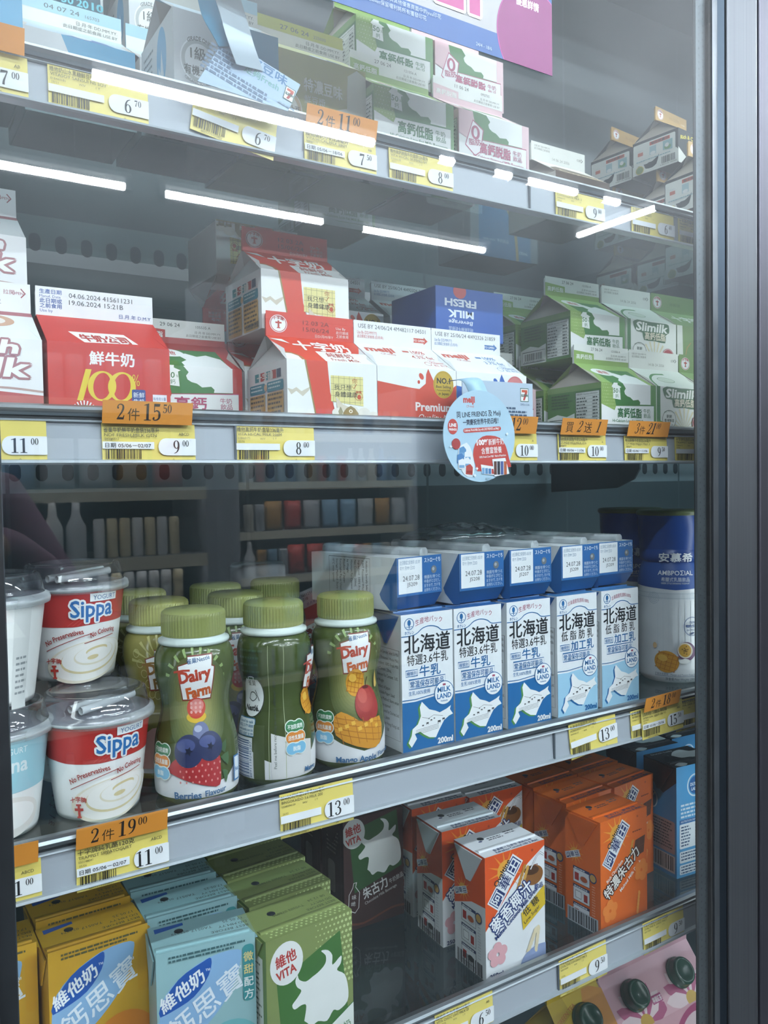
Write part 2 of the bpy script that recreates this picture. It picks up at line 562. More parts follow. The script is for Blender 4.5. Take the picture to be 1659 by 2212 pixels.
# ------------------------------------------------------------------ the shop
Z1, Z2, Z3, Z4 = 1.6505, 1.4445, 1.1935, .9875           # tops of the glass shelves
RIM = {1: 1.649, 2: 1.4485, 3: 1.2005, 4: 1.0035}
CEIL = 3.05
struct(MB().box(-3.5, -7.2, -.1, 8.5, .9, 0, M('#42464a', .35, noise=.1, scale=3)), 'floor')
struct(MB().box(-3.5, -7.2, CEIL, 8.5, .9, CEIL + .1, M('#e3e7ec', .8, noise=.04, scale=6)), 'ceiling')
struct(MB().box(-3.5, .8, 0, 8.5, .9, CEIL, M('#8d9298', .7)), 'wall_front')
struct(MB().box(-3.5, -7.2, 0, 8.5, -7.1, CEIL, M('#33383e', .7, noise=.2, scale=2)), 'wall_back')
struct(MB().box(-3.6, -7.2, 0, -3.5, .9, CEIL, M('#454a50', .7)), 'wall_left')
struct(MB().box(8.5, -7.2, 0, 8.6, .9, CEIL, M('#454a50', .7)), 'wall_right')

GLOW = M('#f5f8fb', .4, emit=TUBE_POWER)


def ceiling_tube(x0, x1, y, label, along='x'):
    L = x1 - x0
    t = thing('fluorescent_tube', label, 'light', (x0, y, 2.80), 0 if along == 'x' else 90, 'fluorescent tubes under the shop ceiling')
    MB().prism_x([(-.03, .035), (.03, .035), (.022, .058), (-.022, .058)], 0, L, M('#dfe3e6', .5)).build('batten', t)
    MB().tube([(.03, 0, 0), (L - .03, 0, 0)], .016, GLOW, 12).build('tube', t)
    for x in (L * .2, L * .8):
        MB().tube([(x, 0, .05), (x, 0, CEIL - 2.80)], .003, M('#c8ccd0', .5), 8).build('hanger', t)
    for x in (0.0, L - .03):
        MB().box(x, -.018, -.018, x + .03, .018, .036, M('#c8ccd0', .5)).build('end_cap', t)
    return t


for x0, x1, y, lab in [(.68, 1.86, -2.5, 'lit white ceiling tube nearest behind the refrigerator aisle'), (2.13, 2.27, -2.5, 'shortest lit piece of a partly hidden near-row ceiling tube, left of the others'), (2.44, 2.60, -2.5, 'very short lit piece of the partly hidden near-row ceiling tube, second from left'),
                       (2.64, 3.02, -2.5, 'longest lit piece of the partly hidden ceiling tube in the near row'), (3.14, 3.32, -2.5, 'short lit end piece of the partly hidden near-row tube, beside the crosswise one'),  # short lengths stand for one partly hidden tube, split like its broken reflection
                       (-.12, 1.12, -3.5, 'lit white ceiling tube at the left of the far row'), (1.25, 2.16, -3.5, 'short lit white ceiling tube in the middle of the far row'),
                       (2.35, 3.27, -3.5, 'short lit white ceiling tube at the right of the far row'),
                       (-1.0, .2, -1.2, 'lit white ceiling tube above the aisle, left of the refrigerator door'), (.6, 1.8, -1.2, 'lit white ceiling tube above the aisle, before the refrigerator door'),
                       (2.2, 3.4, -1.2, 'lit white ceiling tube above the aisle, right of the refrigerator door'), (4.0, 5.2, -2.5, 'lit white ceiling tube at the far right of the near row'),
                       (-2.4, -1.2, -1.2, 'unseen ceiling tube added above the aisle for light from the left'),  # out-of-view tube added to bring more light from the left
                       (-1.0, .2, -2.5, 'lit white ceiling tube at the left of the near row')]:
    ceiling_tube(x0, x1, y, lab)
ceiling_tube(-.30, .30, -2.72, 'lit white ceiling tube set across the two rows', 'y').location = (3.52, -3.02, 2.80)

# shelf racks of the shop, opposite the refrigerator
def shop_rack(x0, x1, y, name_label, levels, seed):
    r = thing('store_shelf', name_label, 'shelf', (x0, y, 0))
    L = x1 - x0
    MB().box(0, -.40, 0, L, -.38, 2.0, M('#30353a', .6)).build('back_panel', r)
    for x in (0, L - .04):
        MB().box(x, -.40, 0, x + .04, 0, 2.0, M('#9aa0a8', .5)).build('upright', r)
    for z in levels:
        MB().box(.04, -.38, z - .03, L - .04, 0, z, M('#7f858a', .5)).build('board', r)
        MB().box(.04, 0, z - .045, L - .04, .006, z, M('#d9d4c0', .4)).build('label_strip', r)
        if z > 1.0:
            MB().box(.06, -.03, z - .038, L - .06, -.012, z - .0305, M('#f6f8fb', .4, emit=26)).build('fill_lamp', r)  # glowing strip added under the board to brighten the cans
    rnd = random.Random(seed)
    for z in levels:
        x = .08; kind = rnd.choice(('can', 'bottle', 'bag'))
        while x < L - .14:
            if rnd.random() < .15: kind = rnd.choice(('can', 'bottle', 'bag'))
            c = rnd.choice(('#c9ced3', '#8fb4cf', '#d8d2c2', '#b04a42', '#4d6f9a', '#cfd6d8', '#a8814a', '#e3e6e8'))
            P = (x0 + x + .04, y - .06, z)
            if x0 < 0 and .9 < z < 1.3 and P[0] > .68:
                o = MB().lathe([(.015, 0), (.019, .004), (.019, .125), (.015, .135)], M(rnd.choice(('#f0f3f6', '#e9dcb8', '#f6f8fa')), .25), 20).build('drink_can', None, P)
                tag(o, 'slim can standing on the shop rack opposite, seen in the glass', 'can', 'slim cans on the shop racks'); x += .044; continue
            if kind == 'can':
                o = MB().lathe([(.024, 0), (.03, .006), (.03, .142), (.025, .152)], M(c, .25, .6), 20).build('drink_can', None, P)
                tag(o, 'drink can standing on the shop rack opposite, seen in the glass', 'can', 'cans on the shop racks'); x += .067
            elif kind == 'bottle':
                o = MB().lathe([(.03, 0), (.033, .01), (.033, .11), (.015, .15), (.013, .18), (.013, .2)], M(c, .25), 20).build('drink_bottle', None, P)
                tag(o, 'drink bottle standing on the shop rack opposite, seen in the glass', 'bottle', 'bottles on the shop racks'); x += .075
            else:
                m = MB(); vs = []
                for j in range(7):
                    for i in range(7):
                        u, v = i / 6, j / 6; b = .03 * math.sin(math.pi * u) * math.sin(math.pi * v) ** .6
                        vs.append((-.055 + .11 * u, -b, .17 * v))
                k = len(vs); vs += [(p[0], .03 - p[1] * .6 - .03, p[2]) for p in vs]
                fs = [(j * 7 + i, j * 7 + i + 1, j * 7 + i + 8, j * 7 + i + 7) for j in range(6) for i in range(6)]
                m.add(vs, fs + [tuple(k + q for q in reversed(f)) for f in fs], M(c, .3), True)
                o = m.build('snack_bag', None, (P[0] + .02, P[1], z), 180)
                tag(o, 'snack bag standing on the shop rack opposite, seen in the glass', 'bag', 'bags on the shop racks'); x += .125


shop_rack(-.35, 1.10, -2.45, 'grey shop rack of drinks opposite the refrigerator, left of the pillar', (.3, .62, .97, 1.16, 1.40, 1.70), 4)
shop_rack(1.75, 3.0, -3.9, 'grey shop rack of snacks further back, right of the pillar', (.3, .6, .88, 1.14, 1.42, 1.70), 9)
tag(MB().box(1.145, -2.86, 0, 1.285, -2.70, 2.2, M('#b4bac2', .5)).build('wall_pillar'), None, None, None, 'structure')

# ------------------------------------------------------------------ the refrigerator
fr = thing('display_refrigerator', 'steel glass-door drinks refrigerator with lit glass shelves of milk', 'refrigerator', (0, 0, 0))
FX0, FX1, BY = -.72, 1.36, .44
bk = MB().box(FX0, BY, .2, FX1, BY + .03, 2.2, M('#5c666b', .45, .0, noise=.05, scale=5))
a = Art()
for zc, z0, z1 in ((1.662, 1.640, 1.690), (1.418, 1.396, 1.446)):
    a.rect(0, z0 * 1000, 2080, z1 * 1000, M('#9aa2a8', .4))
    for k in range(72):
        x = 35 + k * 26.6
        a.rrect(x - 6, zc * 1000 - 9.5, x + 6, zc * 1000 + 9.5, 6, M('#3f474d', .7))
for z in (1.60, 1.37, 1.10, .90):
    a.rect(0, z * 1000, 2080, z * 1000 + 6, M('#5d666c', .5))
for x in (310, 580, 850, 1120, 1390, 1660, 1930):
    a.rect(x, 400, x + 4, 2180, M('#646d73', .5))
a.put(bk, (FX0, BY, 0), (1, 0, 0), (0, 0, 1))
bk.build('back_panel', fr)
MB().box(FX0, -.03, 2.17, FX1, BY, 2.25, M('#5c656b', .5)).build('top_panel', fr)
MB().box(FX0 - .04, -.03, .2, FX0, BY + .03, 2.25, M('#aab2b7', .4)).build('side_panel', fr)
MB().box(FX1, -.03, .2, FX1 + .04, BY + .03, 2.25, M('#aab2b7', .4)).build('side_panel', fr)
MB().box(FX0 - .04, -.03, .1, FX1 + .04, BY + .03, .2, M('#777f85', .5)).build('bottom_panel', fr)
FILL_GLOW = M('#f0f8f8', .4, emit=FILL_POWER)
for x in (.035, .715):  # unseen strips added behind the door posts to brighten the interior
    p = MB().box(x - .012, -.028, .5, x + .012, -.016, 2.0, M('#c9ced3', .4)).build('fill_holder', fr)
    MB().box(x - .007, -.0158, .55, x + .007, -.008, 1.95, FILL_GLOW).build('fill_strip', fr)
p = MB().box(.02, -.026, 2.05, 1.3, .02, 2.10, M('#c9ced3', .4)).build('canopy_lamp_holder', fr)
MB().box(.04, -.015, 2.04, 1.28, .012, 2.0495, M('#f4faf8', .4, emit=26)).build('canopy_lamp', fr)


def shelf(n, label):
    z = RIM[n]; zs = {1: Z1, 2: Z2, 3: Z3, 4: Z4}[n]
    s = thing('refrigerator_shelf', label, 'shelf', (0, 0, 0))
    MB().bevelbox(-.69, .0025, zs - .006, 1.34, .405, zs, SHELFGLASS, .001).build('glass_panel', s)
    x0, x1 = -.69, 1.34
    dk = M('#2c3338', .5); lip = M('#9fa7ad', .35, .2)
    prof = [(.0024, z), (-.0015, z), (-.004, z - .0012), (-.005, z - .003), (-.004, z - .0052), (-.0018, z - .0066), (.0024, z - .0066)]
    MB().prism_x(prof, x0, x1, NOSE, smooth=False).build('front_nose', s)
    m = MB().prism_x([(.0024, z - .0066), (-.0006, z - .0066), (-.0006, z - .0084), (-.0028, z - .0090), (-.0034, z - .0098), (-.0012, z - .0104), (-.0022, z - .0312),
                      (-.0052, z - .0322), (-.0058, z - .0336), (-.0045, z - .0345), (.0024, z - .0345)], x0, x1, CHANNEL,
                     {0: dk, 1: dk, 2: lip, 3: lip, 6: lip, 7: lip, 8: lip})
    m.build('label_channel', s)
    for x in ((.90,) if n < 3 else (.82,)):
        m = MB()
        pr = [(.26, zs - .007), (.43, zs - .007), (.43, zs - .062), (.30, zs - .056), (.27, zs - .044), (.26, zs - .03)]
        m.prism_x(pr[::-1], x - .0015, x + .0015, M('#6d757b', .4, .5))
        m.build('bracket', s)
    return s


SH = {}
for n, lab in ((1, 'topmost glass shelf in the picture, tilting down to the right'), (2, 'glass shelf at eye level holding red and white cartons'),
               (3, 'glass shelf under the yogurt cups, bottles and blue milk cartons'), (4, 'lowest full glass shelf, holding the small drink boxes')):
    SH[n] = shelf(n, lab)
# joints between lengths of label strip
for n, x in ((3, .481), (2, .49), (2, .205), (4, .483), (1, .46)):
    z = RIM[n]
    MB().box(x - .0006, -.0036, z - .0335, x + .0006, -.0005, z - .0098, M('#596269', .4)).build('strip_joint', SH[n])

# ------------------------------------------------------------------ doors
YG = -.045
dr = thing('door_1', 'glass door of the refrigerator', None, (0, 0, 0)); dr['kind'] = 'structure'
ZB, ZT = .62, 1.98
MB().box(.055, YG - .002, ZB, .632, YG + .002, ZT, PANE).build('glass_pane', dr)
# spacer of the glazing, with its line of small holes
sp = MB().box(.6145, YG + .0022, ZB, .6275, YG + .0045, ZT, M('#656d72', .4, .8, noise=.1))
sp.box(.0570, YG + .0022, ZB, .0618, YG + .012, ZT, M('#596166', .4, .6))
a = Art()
for k in range(230):
    z = 5 + k * 5.8
    a.ell(4.0, z, .9, .9, M('#3c4347', .5), n=8); a.ell(9.2, z + 2.9, .8, .8, M('#3c4347', .5), n=8)
a.put(sp, (.6145, YG + .0022, ZB), (1, 0, 0), (0, 0, 1))
sp.build('spacer_bar', dr)
gx = lambda px, y: at(px, 1000, y).x
z0, z1 = ZB - .05, ZT + .05
MB().box(gx(1533, -.046), -.046, z0, gx(1541, -.047), -.030, z1, M('#1d2022', .7, noise=.4, scale=120, bump=.4)).build('gasket', dr)
MB().box(gx(1541, -.048), -.048, z0, gx(1552, -.048), -.03, z1, M('#5d656b', .35, .8, noise=.25, scale=90, bump=.3, stretch=(1, 1, .3))).build('trim_bead', dr)
x0, x1 = gx(1552, -.048), gx(1567, -.051)
m = MB()
m.add([(x0, -.048, z0), (x1, -.051, z0), (x1, -.051, z1), (x0, -.048, z1), (x0, -.03, z0), (x1, -.03, z0), (x1, -.03, z1), (x0, -.03, z1)],
      [(0, 1, 2, 3), (1, 5, 6, 2), (5, 4, 7, 6), (4, 0, 3, 7), (3, 2, 6, 7), (0, 4, 5, 1)], M('#36414b', .35, .85, noise=.2, scale=30, stretch=(1, 1, .1)))
m.build('bevel_frame', dr)
XS0, XS1 = gx(1573, -.053), gx(1635, -.053)
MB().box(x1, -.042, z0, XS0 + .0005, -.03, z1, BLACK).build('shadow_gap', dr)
BRUSH = M('#62686e', .46, .92, noise=.22, scale=6, stretch=(160, 160, .6))
MB().bevelbox(XS0, -.053, z0, XS1, -.038, z1, BRUSH, .0012).build('steel_stile', dr)
MB().box(XS1, -.0515, z0, XS1 + .003, -.02, z1, M('#666c71', .35, .9)).build('edge_strip', dr)
# left edge of the door
MB().box(.0505, -.058, z0, .0592, -.030, z1, M('#23282c', .35, .2, noise=.3, scale=60)).build('gasket', dr)
MB().box(.036, -.066, z0, .0500, -.03, z1, M('#5f6a74', .3, .8)).build('bevel_frame', dr)
MB().bevelbox(-.06, -.08, z0, .036, -.01, z1, BRUSH, .0015).build('steel_stile', dr)
d3 = thing('door_3', 'glass door of the refrigerator on the near side', None, (0, 0, 0)); d3['kind'] = 'structure'
MB().box(-.64, YG - .002, ZB, -.062, YG + .002, ZT, PANE).build('glass_pane', d3)
MB().bevelbox(-.76, -.08, z0, -.64, -.01, z1, BRUSH, .0015).build('steel_stile', d3)
for nm, za, zb in (('top_rail', ZT, ZT + .12), ('bottom_rail', ZB - .12, ZB)):
    MB().box(-.64, -.07, za, -.062, -.02, zb, BRUSH).build(nm, d3)
for nm, za, zb in (('top_rail', ZT, ZT + .12), ('bottom_rail', ZB - .12, ZB)):
    MB().box(.05, -.05, za, .635, -.02, zb, BRUSH).build(nm, dr)
d2 = thing('door_2', 'next glass door of the refrigerator', None, (0, 0, 0)); d2['kind'] = 'structure'
MB().bevelbox(XS1 + .0045, -.053, z0, .79, -.01, z1, M('#575963', .42, .92, noise=.2, scale=5, stretch=(120, 120, .5)), .0015).build('steel_stile', d2)
MB().box(.79, YG - .002, ZB, 1.30, YG + .002, ZT, PANE).build('glass_pane', d2)
MB().bevelbox(1.30, -.053, z0, 1.42, -.01, z1, BRUSH, .0015).build('steel_stile', d2)
for nm, za, zb in (('top_rail', ZT, ZT + .12), ('bottom_rail', ZB - .12, ZB)):
    MB().box(.79, -.05, za, 1.30, -.02, zb, BRUSH).build(nm, d2)

# ------------------------------------------------------------------ cartons, cups and bottles: shapes
CW, CDP, CH, RH, FH = .0735, .068, .0435, .0212, .0180        # gable carton: width, depth, body, roof, top seal


def gable(name, label, cat, loc, rz, base, front=None, roof=None, fin=None, left=None, fin_col=None, gable_col=None, group=None, w=CW, d=CDP, h=CH):
    t = thing(name, label, cat, loc, rz, group)
    mb = MB().bevelbox(0, 0, 0, w, d, h, M(base), .0012)
    yr = d / 2; zr = h + RH; i = .012; e = .0006
    B = M(base); G = M(gable_col or base)
    rp = [(e, e, h - .0004), (w - e, e, h - .0004), (w, yr - .001, zr), (0, yr - .001, zr)]
    mb.add(rp, [(0, 1, 2, 3)], B)
    mb.add([(w - e, d - e, h - .0004), (e, d - e, h - .0004), (0, yr + .001, zr), (w, yr + .001, zr)], [(0, 1, 2, 3)], B)
    for sx in (0, 1):                                             # folded-in gable ends
        x = e if sx == 0 else w - e; xa = i if sx == 0 else w - i; xe = 0 if sx == 0 else w
        v = [(x, d - e, h), (x, e, h), (xa, yr - .0006, zr), (xa, yr + .0006, zr), (xe, yr - .001, zr), (xe, yr + .001, zr)]
        fs = [(0, 1, 2, 3), (1, 4, 2), (5, 0, 3)]
        mb.add(v, fs if sx == 0 else [f[::-1] for f in fs], G)
    for art, ky in ((front, h / .049), (left, h / .049), (roof, math.hypot(yr, RH) / .036), (fin, FH / .0195)):
        if art and not getattr(art, 'fitted', False):                 # stretch the artwork to the panel it is printed on
            art.t = [([(x, y * ky) for x, y in q], m, l) for q, m, l in art.t]; art.fitted = True
    if front: front.put(mb, (0, 0, 0), (1, 0, 0), (0, 0, 1))
    if left: left.put(mb, (0, d, 0), (0, -1, 0), (0, 0, 1))
    if roof: roof.put(mb, (0, e, h - .0004), (1, 0, 0), (0, yr - .001 - e, RH + .0004))
    mb.build('carton_body', t)
    fb = MB(); F = M(fin_col or base)
    r = .004; pr = [(0, zr - .0005), (w, zr - .0005), (w, zr + FH - r)]
    pr += [(w - r + r * math.cos(a), zr + FH - r + r * math.sin(a)) for a in (.4, .8, 1.2, 1.57)] + [(r - r * math.sin(a), zr + FH - r + r * math.cos(a)) for a in (0, .4, .8, 1.2)] + [(0, zr + FH - r)]
    n = len(pr)
    v = [(x, yr - .001, z) for x, z in pr] + [(x, yr + .001, z) for x, z in pr]
    fb.add(v, [tuple(range(n)), tuple(range(2 * n - 1, n - 1, -1))] + [(n + k, n + (k + 1) % n, (k + 1) % n, k) for k in range(n)], F)
    if fin: fin.put(fb, (0, yr - .001, zr), (1, 0, 0), (0, 0, 1))
    fb.build('top_seal', t)
    return t


def brik(name, label, cat, loc, rz, base, w, d, h, front=None, left=None, top=None, group=None, flap=None, hole=True, ear=None, seam_z=.0022, seam=True):
    """small drink box: body, the folded seam across its top, the ear folded down its side, the straw hole"""
    t = thing(name, label, cat, loc, rz, group)
    mb = MB().bevelbox(0, 0, 0, w, d, h, M(base, .35), .0013)
    if front: front.put(mb, (0, 0, 0), (1, 0, 0), (0, 0, 1))
    if left: left.put(mb, (0, d, 0), (0, -1, 0), (0, 0, 1))
    if top: top.put(mb, (0, 0, h), (1, 0, 0), (0, 1, 0))
    mb.build('carton_body', t)
    fl = flap or base
    if seam:
        sb = MB(); y0 = d * .22
        sb.prism_x([(y0, h), (y0 + .0004, h + .0013), (y0 + .0016, h + .0014), (y0 + .0055, h + .0005), (y0 + .006, h)][::-1], .0015, w - .0015, M(fl, .35))
        sb.build('top_seam', t)
    for s, x in ((-1, 0), (1, w)):
        eb = MB(); x0 = x + s * .0006; x1 = x + s * .0016
        tri = [(.0025, h - .0015), (d - .0025, h - .0015), (d * .5 + .003, h - d * .62), (d * .5 - .003, h - d * .62)]
        v = [(x0, y, z) for y, z in tri] + [(x1, y, z) for y, z in tri]
        fs = [(0, 1, 2, 3), (7, 6, 5, 4), (4, 5, 1, 0), (5, 6, 2, 1), (6, 7, 3, 2), (7, 4, 0, 3)]
        eb.add(v, fs if s > 0 else [f[::-1] for f in fs], M(ear or fl, .35))
        eb.build('side_flap', t)
    if hole:
        hb = MB(); hb.lathe([(.0001, h + .0003), (.0028, h + .0003), (.0032, h + .0001)], M('#2a2f33', .3), 16, cap0=False, cap1=False, c=(w * .3, d * .72))
        hb.build('straw_hole', t)
    return t


def place(px, py, y):
    p = at(px, py, y); return p


# ------------------------------------------------------------------ price tags
def price_tag(label, shelf_n, x0, price, cents, cn, en, code='', date='', z_top=None, rz=0.0, tiltdeg=0.0, w=56.5, h=None, offer=None, y=None, date2='', foot='0', extra='', long_band=False, fade=1.0, offer_slant=False):
    z = RIM[shelf_n]
    zt = (z - .0095) if z_top is None else z_top
    zb = z - .0335 if h is None else zt - h
    H = (zt - zb) * 1000
    t = thing('price_tag', label, 'price tag', (x0, -.0042 if y is None else y, zb), 0, 'yellow price tags on the shelf edges')
    t.rotation_euler = (math.radians(-2), math.radians(tiltdeg), math.radians(rz))
    c = Art(w, H); Y = '#e6d472'; I = '#2b2c2e'; Wt = '#eceff2'
    dn = 2.0 if offer else 0
    c.text(cn, 1.0, H - 3.9 - dn, 3.5, I, w=min(33, 3.5 * len(cn)))
    c.text(en, 1.2, H - 6.5 - dn, 2.6, '#4a4632', w=min(31, 1.75 * len(en)))
    c.text(code or '018460173', 1.2, H - 8.9 - dn * .8, 1.9, '#4a4632'); c.text('WIV', 16.5, H - 9.2, 2.0, '#6a633f'); c.text('1 Y', 26, H - 9.0, 2.0, '#6a633f')
    if extra: c.text(extra, w - 4, H - 7.4, 2.5, I, a='r')
    k = H / 24.0
    c.poly([(0, 8.2 * k), (30.5, 8.2 * k), (30.5, 12.4 * k), (0, 12.4 * k)], Wt)
    if date: c.text(date, 1.5, 9.1 * k, 3.0, I, bold=.02, w=27)
    if date2: c.text(date2, 1.5, 12.9 * k, 1.9, '#6a633f')
    c.bars(1.8, 2.2 * k, 23, 8.0 * k, '#2f2b22', seed=len(label))
    c.text('4891175102851'[:13], 6.5, .6, 1.7, '#6a633f', w=14)
    c.rrect(33, 4.4 * k, w + 4, 14.8 * k, 4.8 * k, Wt)
    n = len(price); hh = 8.2 * k
    xx = w - 9.5 - n * hh * .56 - .5
    c.num(price, xx, 5.4 * k, hh, '#1f2326')
    c.num(cents, w - 8.6, 10.0 * k, 3.7 * k, '#1f2326', sx=1.0)
    c.text(foot, w * .74, 1.0, 2.1, '#5c5535')
    mb = MB().box(0, 0, 0, w / 1000, .0004, H / 1000, M(Y, .3))
    c.put(mb, (0, 0, 0), (1, 0, 0), (0, 0, 1))
    # the card bows a little with the channel it sits in
    mb.v = [(p[0], p[1] - .0009 * (1 - (2 * min(max(p[2] / (H / 1000), 0), 1) - 1) ** 2) + .0006, p[2]) for p in mb.v]
    mb.build('card', t)
    if offer:
        ow = offer[3] if len(offer) > 3 else w - 1.5
        oh = 13.2
        o = Art(ow, oh); n1, mid, n2 = offer[:3]; big = 9.0; sh = .25 if offer_slant else 0
        if mid == 'B':
            o.text('買', 5, 2.6, 9.5, '#4a3512'); o.num('2', 17.5, 2.4, big, '#33271a', shear=.3); o.text('送', 26, 2.6, 9.5, '#4a3512'); o.num('1', 39.5, 2.4, big, '#33271a', shear=.3)
        else:
            x = (6 if n1 else 22) if len(n2) < 3 else 3
            x += o.num(n1, x + 2, 2.4, big, '#2c2522', shear=sh) + 3.4
            if mid: o.text(mid, x, 2.5, 7.8, '#4a3a22'); x += 9.2
            x += o.num(n2, x, 2.2, 9.8, '#2c2522', shear=sh) + .8
            o.num(offer[4] if len(offer) > 4 else '00', x, 6.8, 5.0, '#2c2522', shear=sh)
        ob = MB(); seg = 6
        OR = M('#e2943a', .35)
        vs = []
        for k2 in range(seg + 1):
            zz = oh * k2 / seg
            vs += [(0, 0, zz / 1000), (ow / 1000, 0, zz / 1000)]
        nb = len(vs); vs += [(p[0], .0004, p[2]) for p in vs]
        fs = []
        for k2 in range(seg):
            fs += [(2 * k2, 2 * k2 + 1, 2 * k2 + 3, 2 * k2 + 2), (nb + 2 * k2, nb + 2 * k2 + 2, nb + 2 * k2 + 3, nb + 2 * k2 + 1)]
            fs += [(2 * k2, 2 * k2 + 2, nb + 2 * k2 + 2, nb + 2 * k2), (2 * k2 + 1, nb + 2 * k2 + 1, nb + 2 * k2 + 3, 2 * k2 + 3)]
        fs += [(0, nb, nb + 1, 1), (2 * seg, 2 * seg + 1, nb + 2 * seg + 1, nb + 2 * seg)]
        ob.add(vs, fs, OR)
        o.put(ob, (0, 0, 0), (1, 0, 0), (0, 0, 1))
        # leans out over the rim of the shelf
        ob.v = [(p[0], p[1] - .0036 * (p[2] / .0132), p[2]) for p in ob.v]
        s = ob.build('offer_strip', t, (-.0005, -.0032, H / 1000 - .0012))
    return t


def cow(a, x, y, k, col, flip=1):
    """a cow's head and shoulders in outline"""
    p = [(0, 0), (2, 11), (-2, 13), (-8, 12), (-10, 16), (-6, 19.5), (-2, 24), (-5.5, 28), (-7, 33), (-5, 37), (-3.6, 33), (2, 29.5), (8, 31), (14, 33), (19.5, 37), (20, 43), (16, 48), (22, 46.5), (26, 41), (26, 33.5),
         (34, 38), (33.5, 32), (30, 28), (37, 22), (40, 10), (39, 0), (31, -4), (26, -2), (20, -8), (12, -5), (6, -7), (3, -3)]
    return a.poly([(x + flip * px * k, y + py * k) for px, py in p], col, 3)


def cross_badge(a, x, y, r, red='#b23a2c', white='#eef1f2'):
    a.ell(x, y, r, r, white); a.ring(x, y, r * .93, r * .93, r * .85, r * .85, red)
    a.rect(x - r * .10, y - r * .5, x + r * .10, y + r * .35, red); a.rect(x - r * .36, y + r * .02, x + r * .36, y + r * .2, red)
    a.rect(x - r * .2, y - r * .52, x + r * .2, y - r * .42, red)
    a.text('十字牌', x, y + r * .36, r * .42, red, a='c', bold=.02, arc=r * .14)
    return a

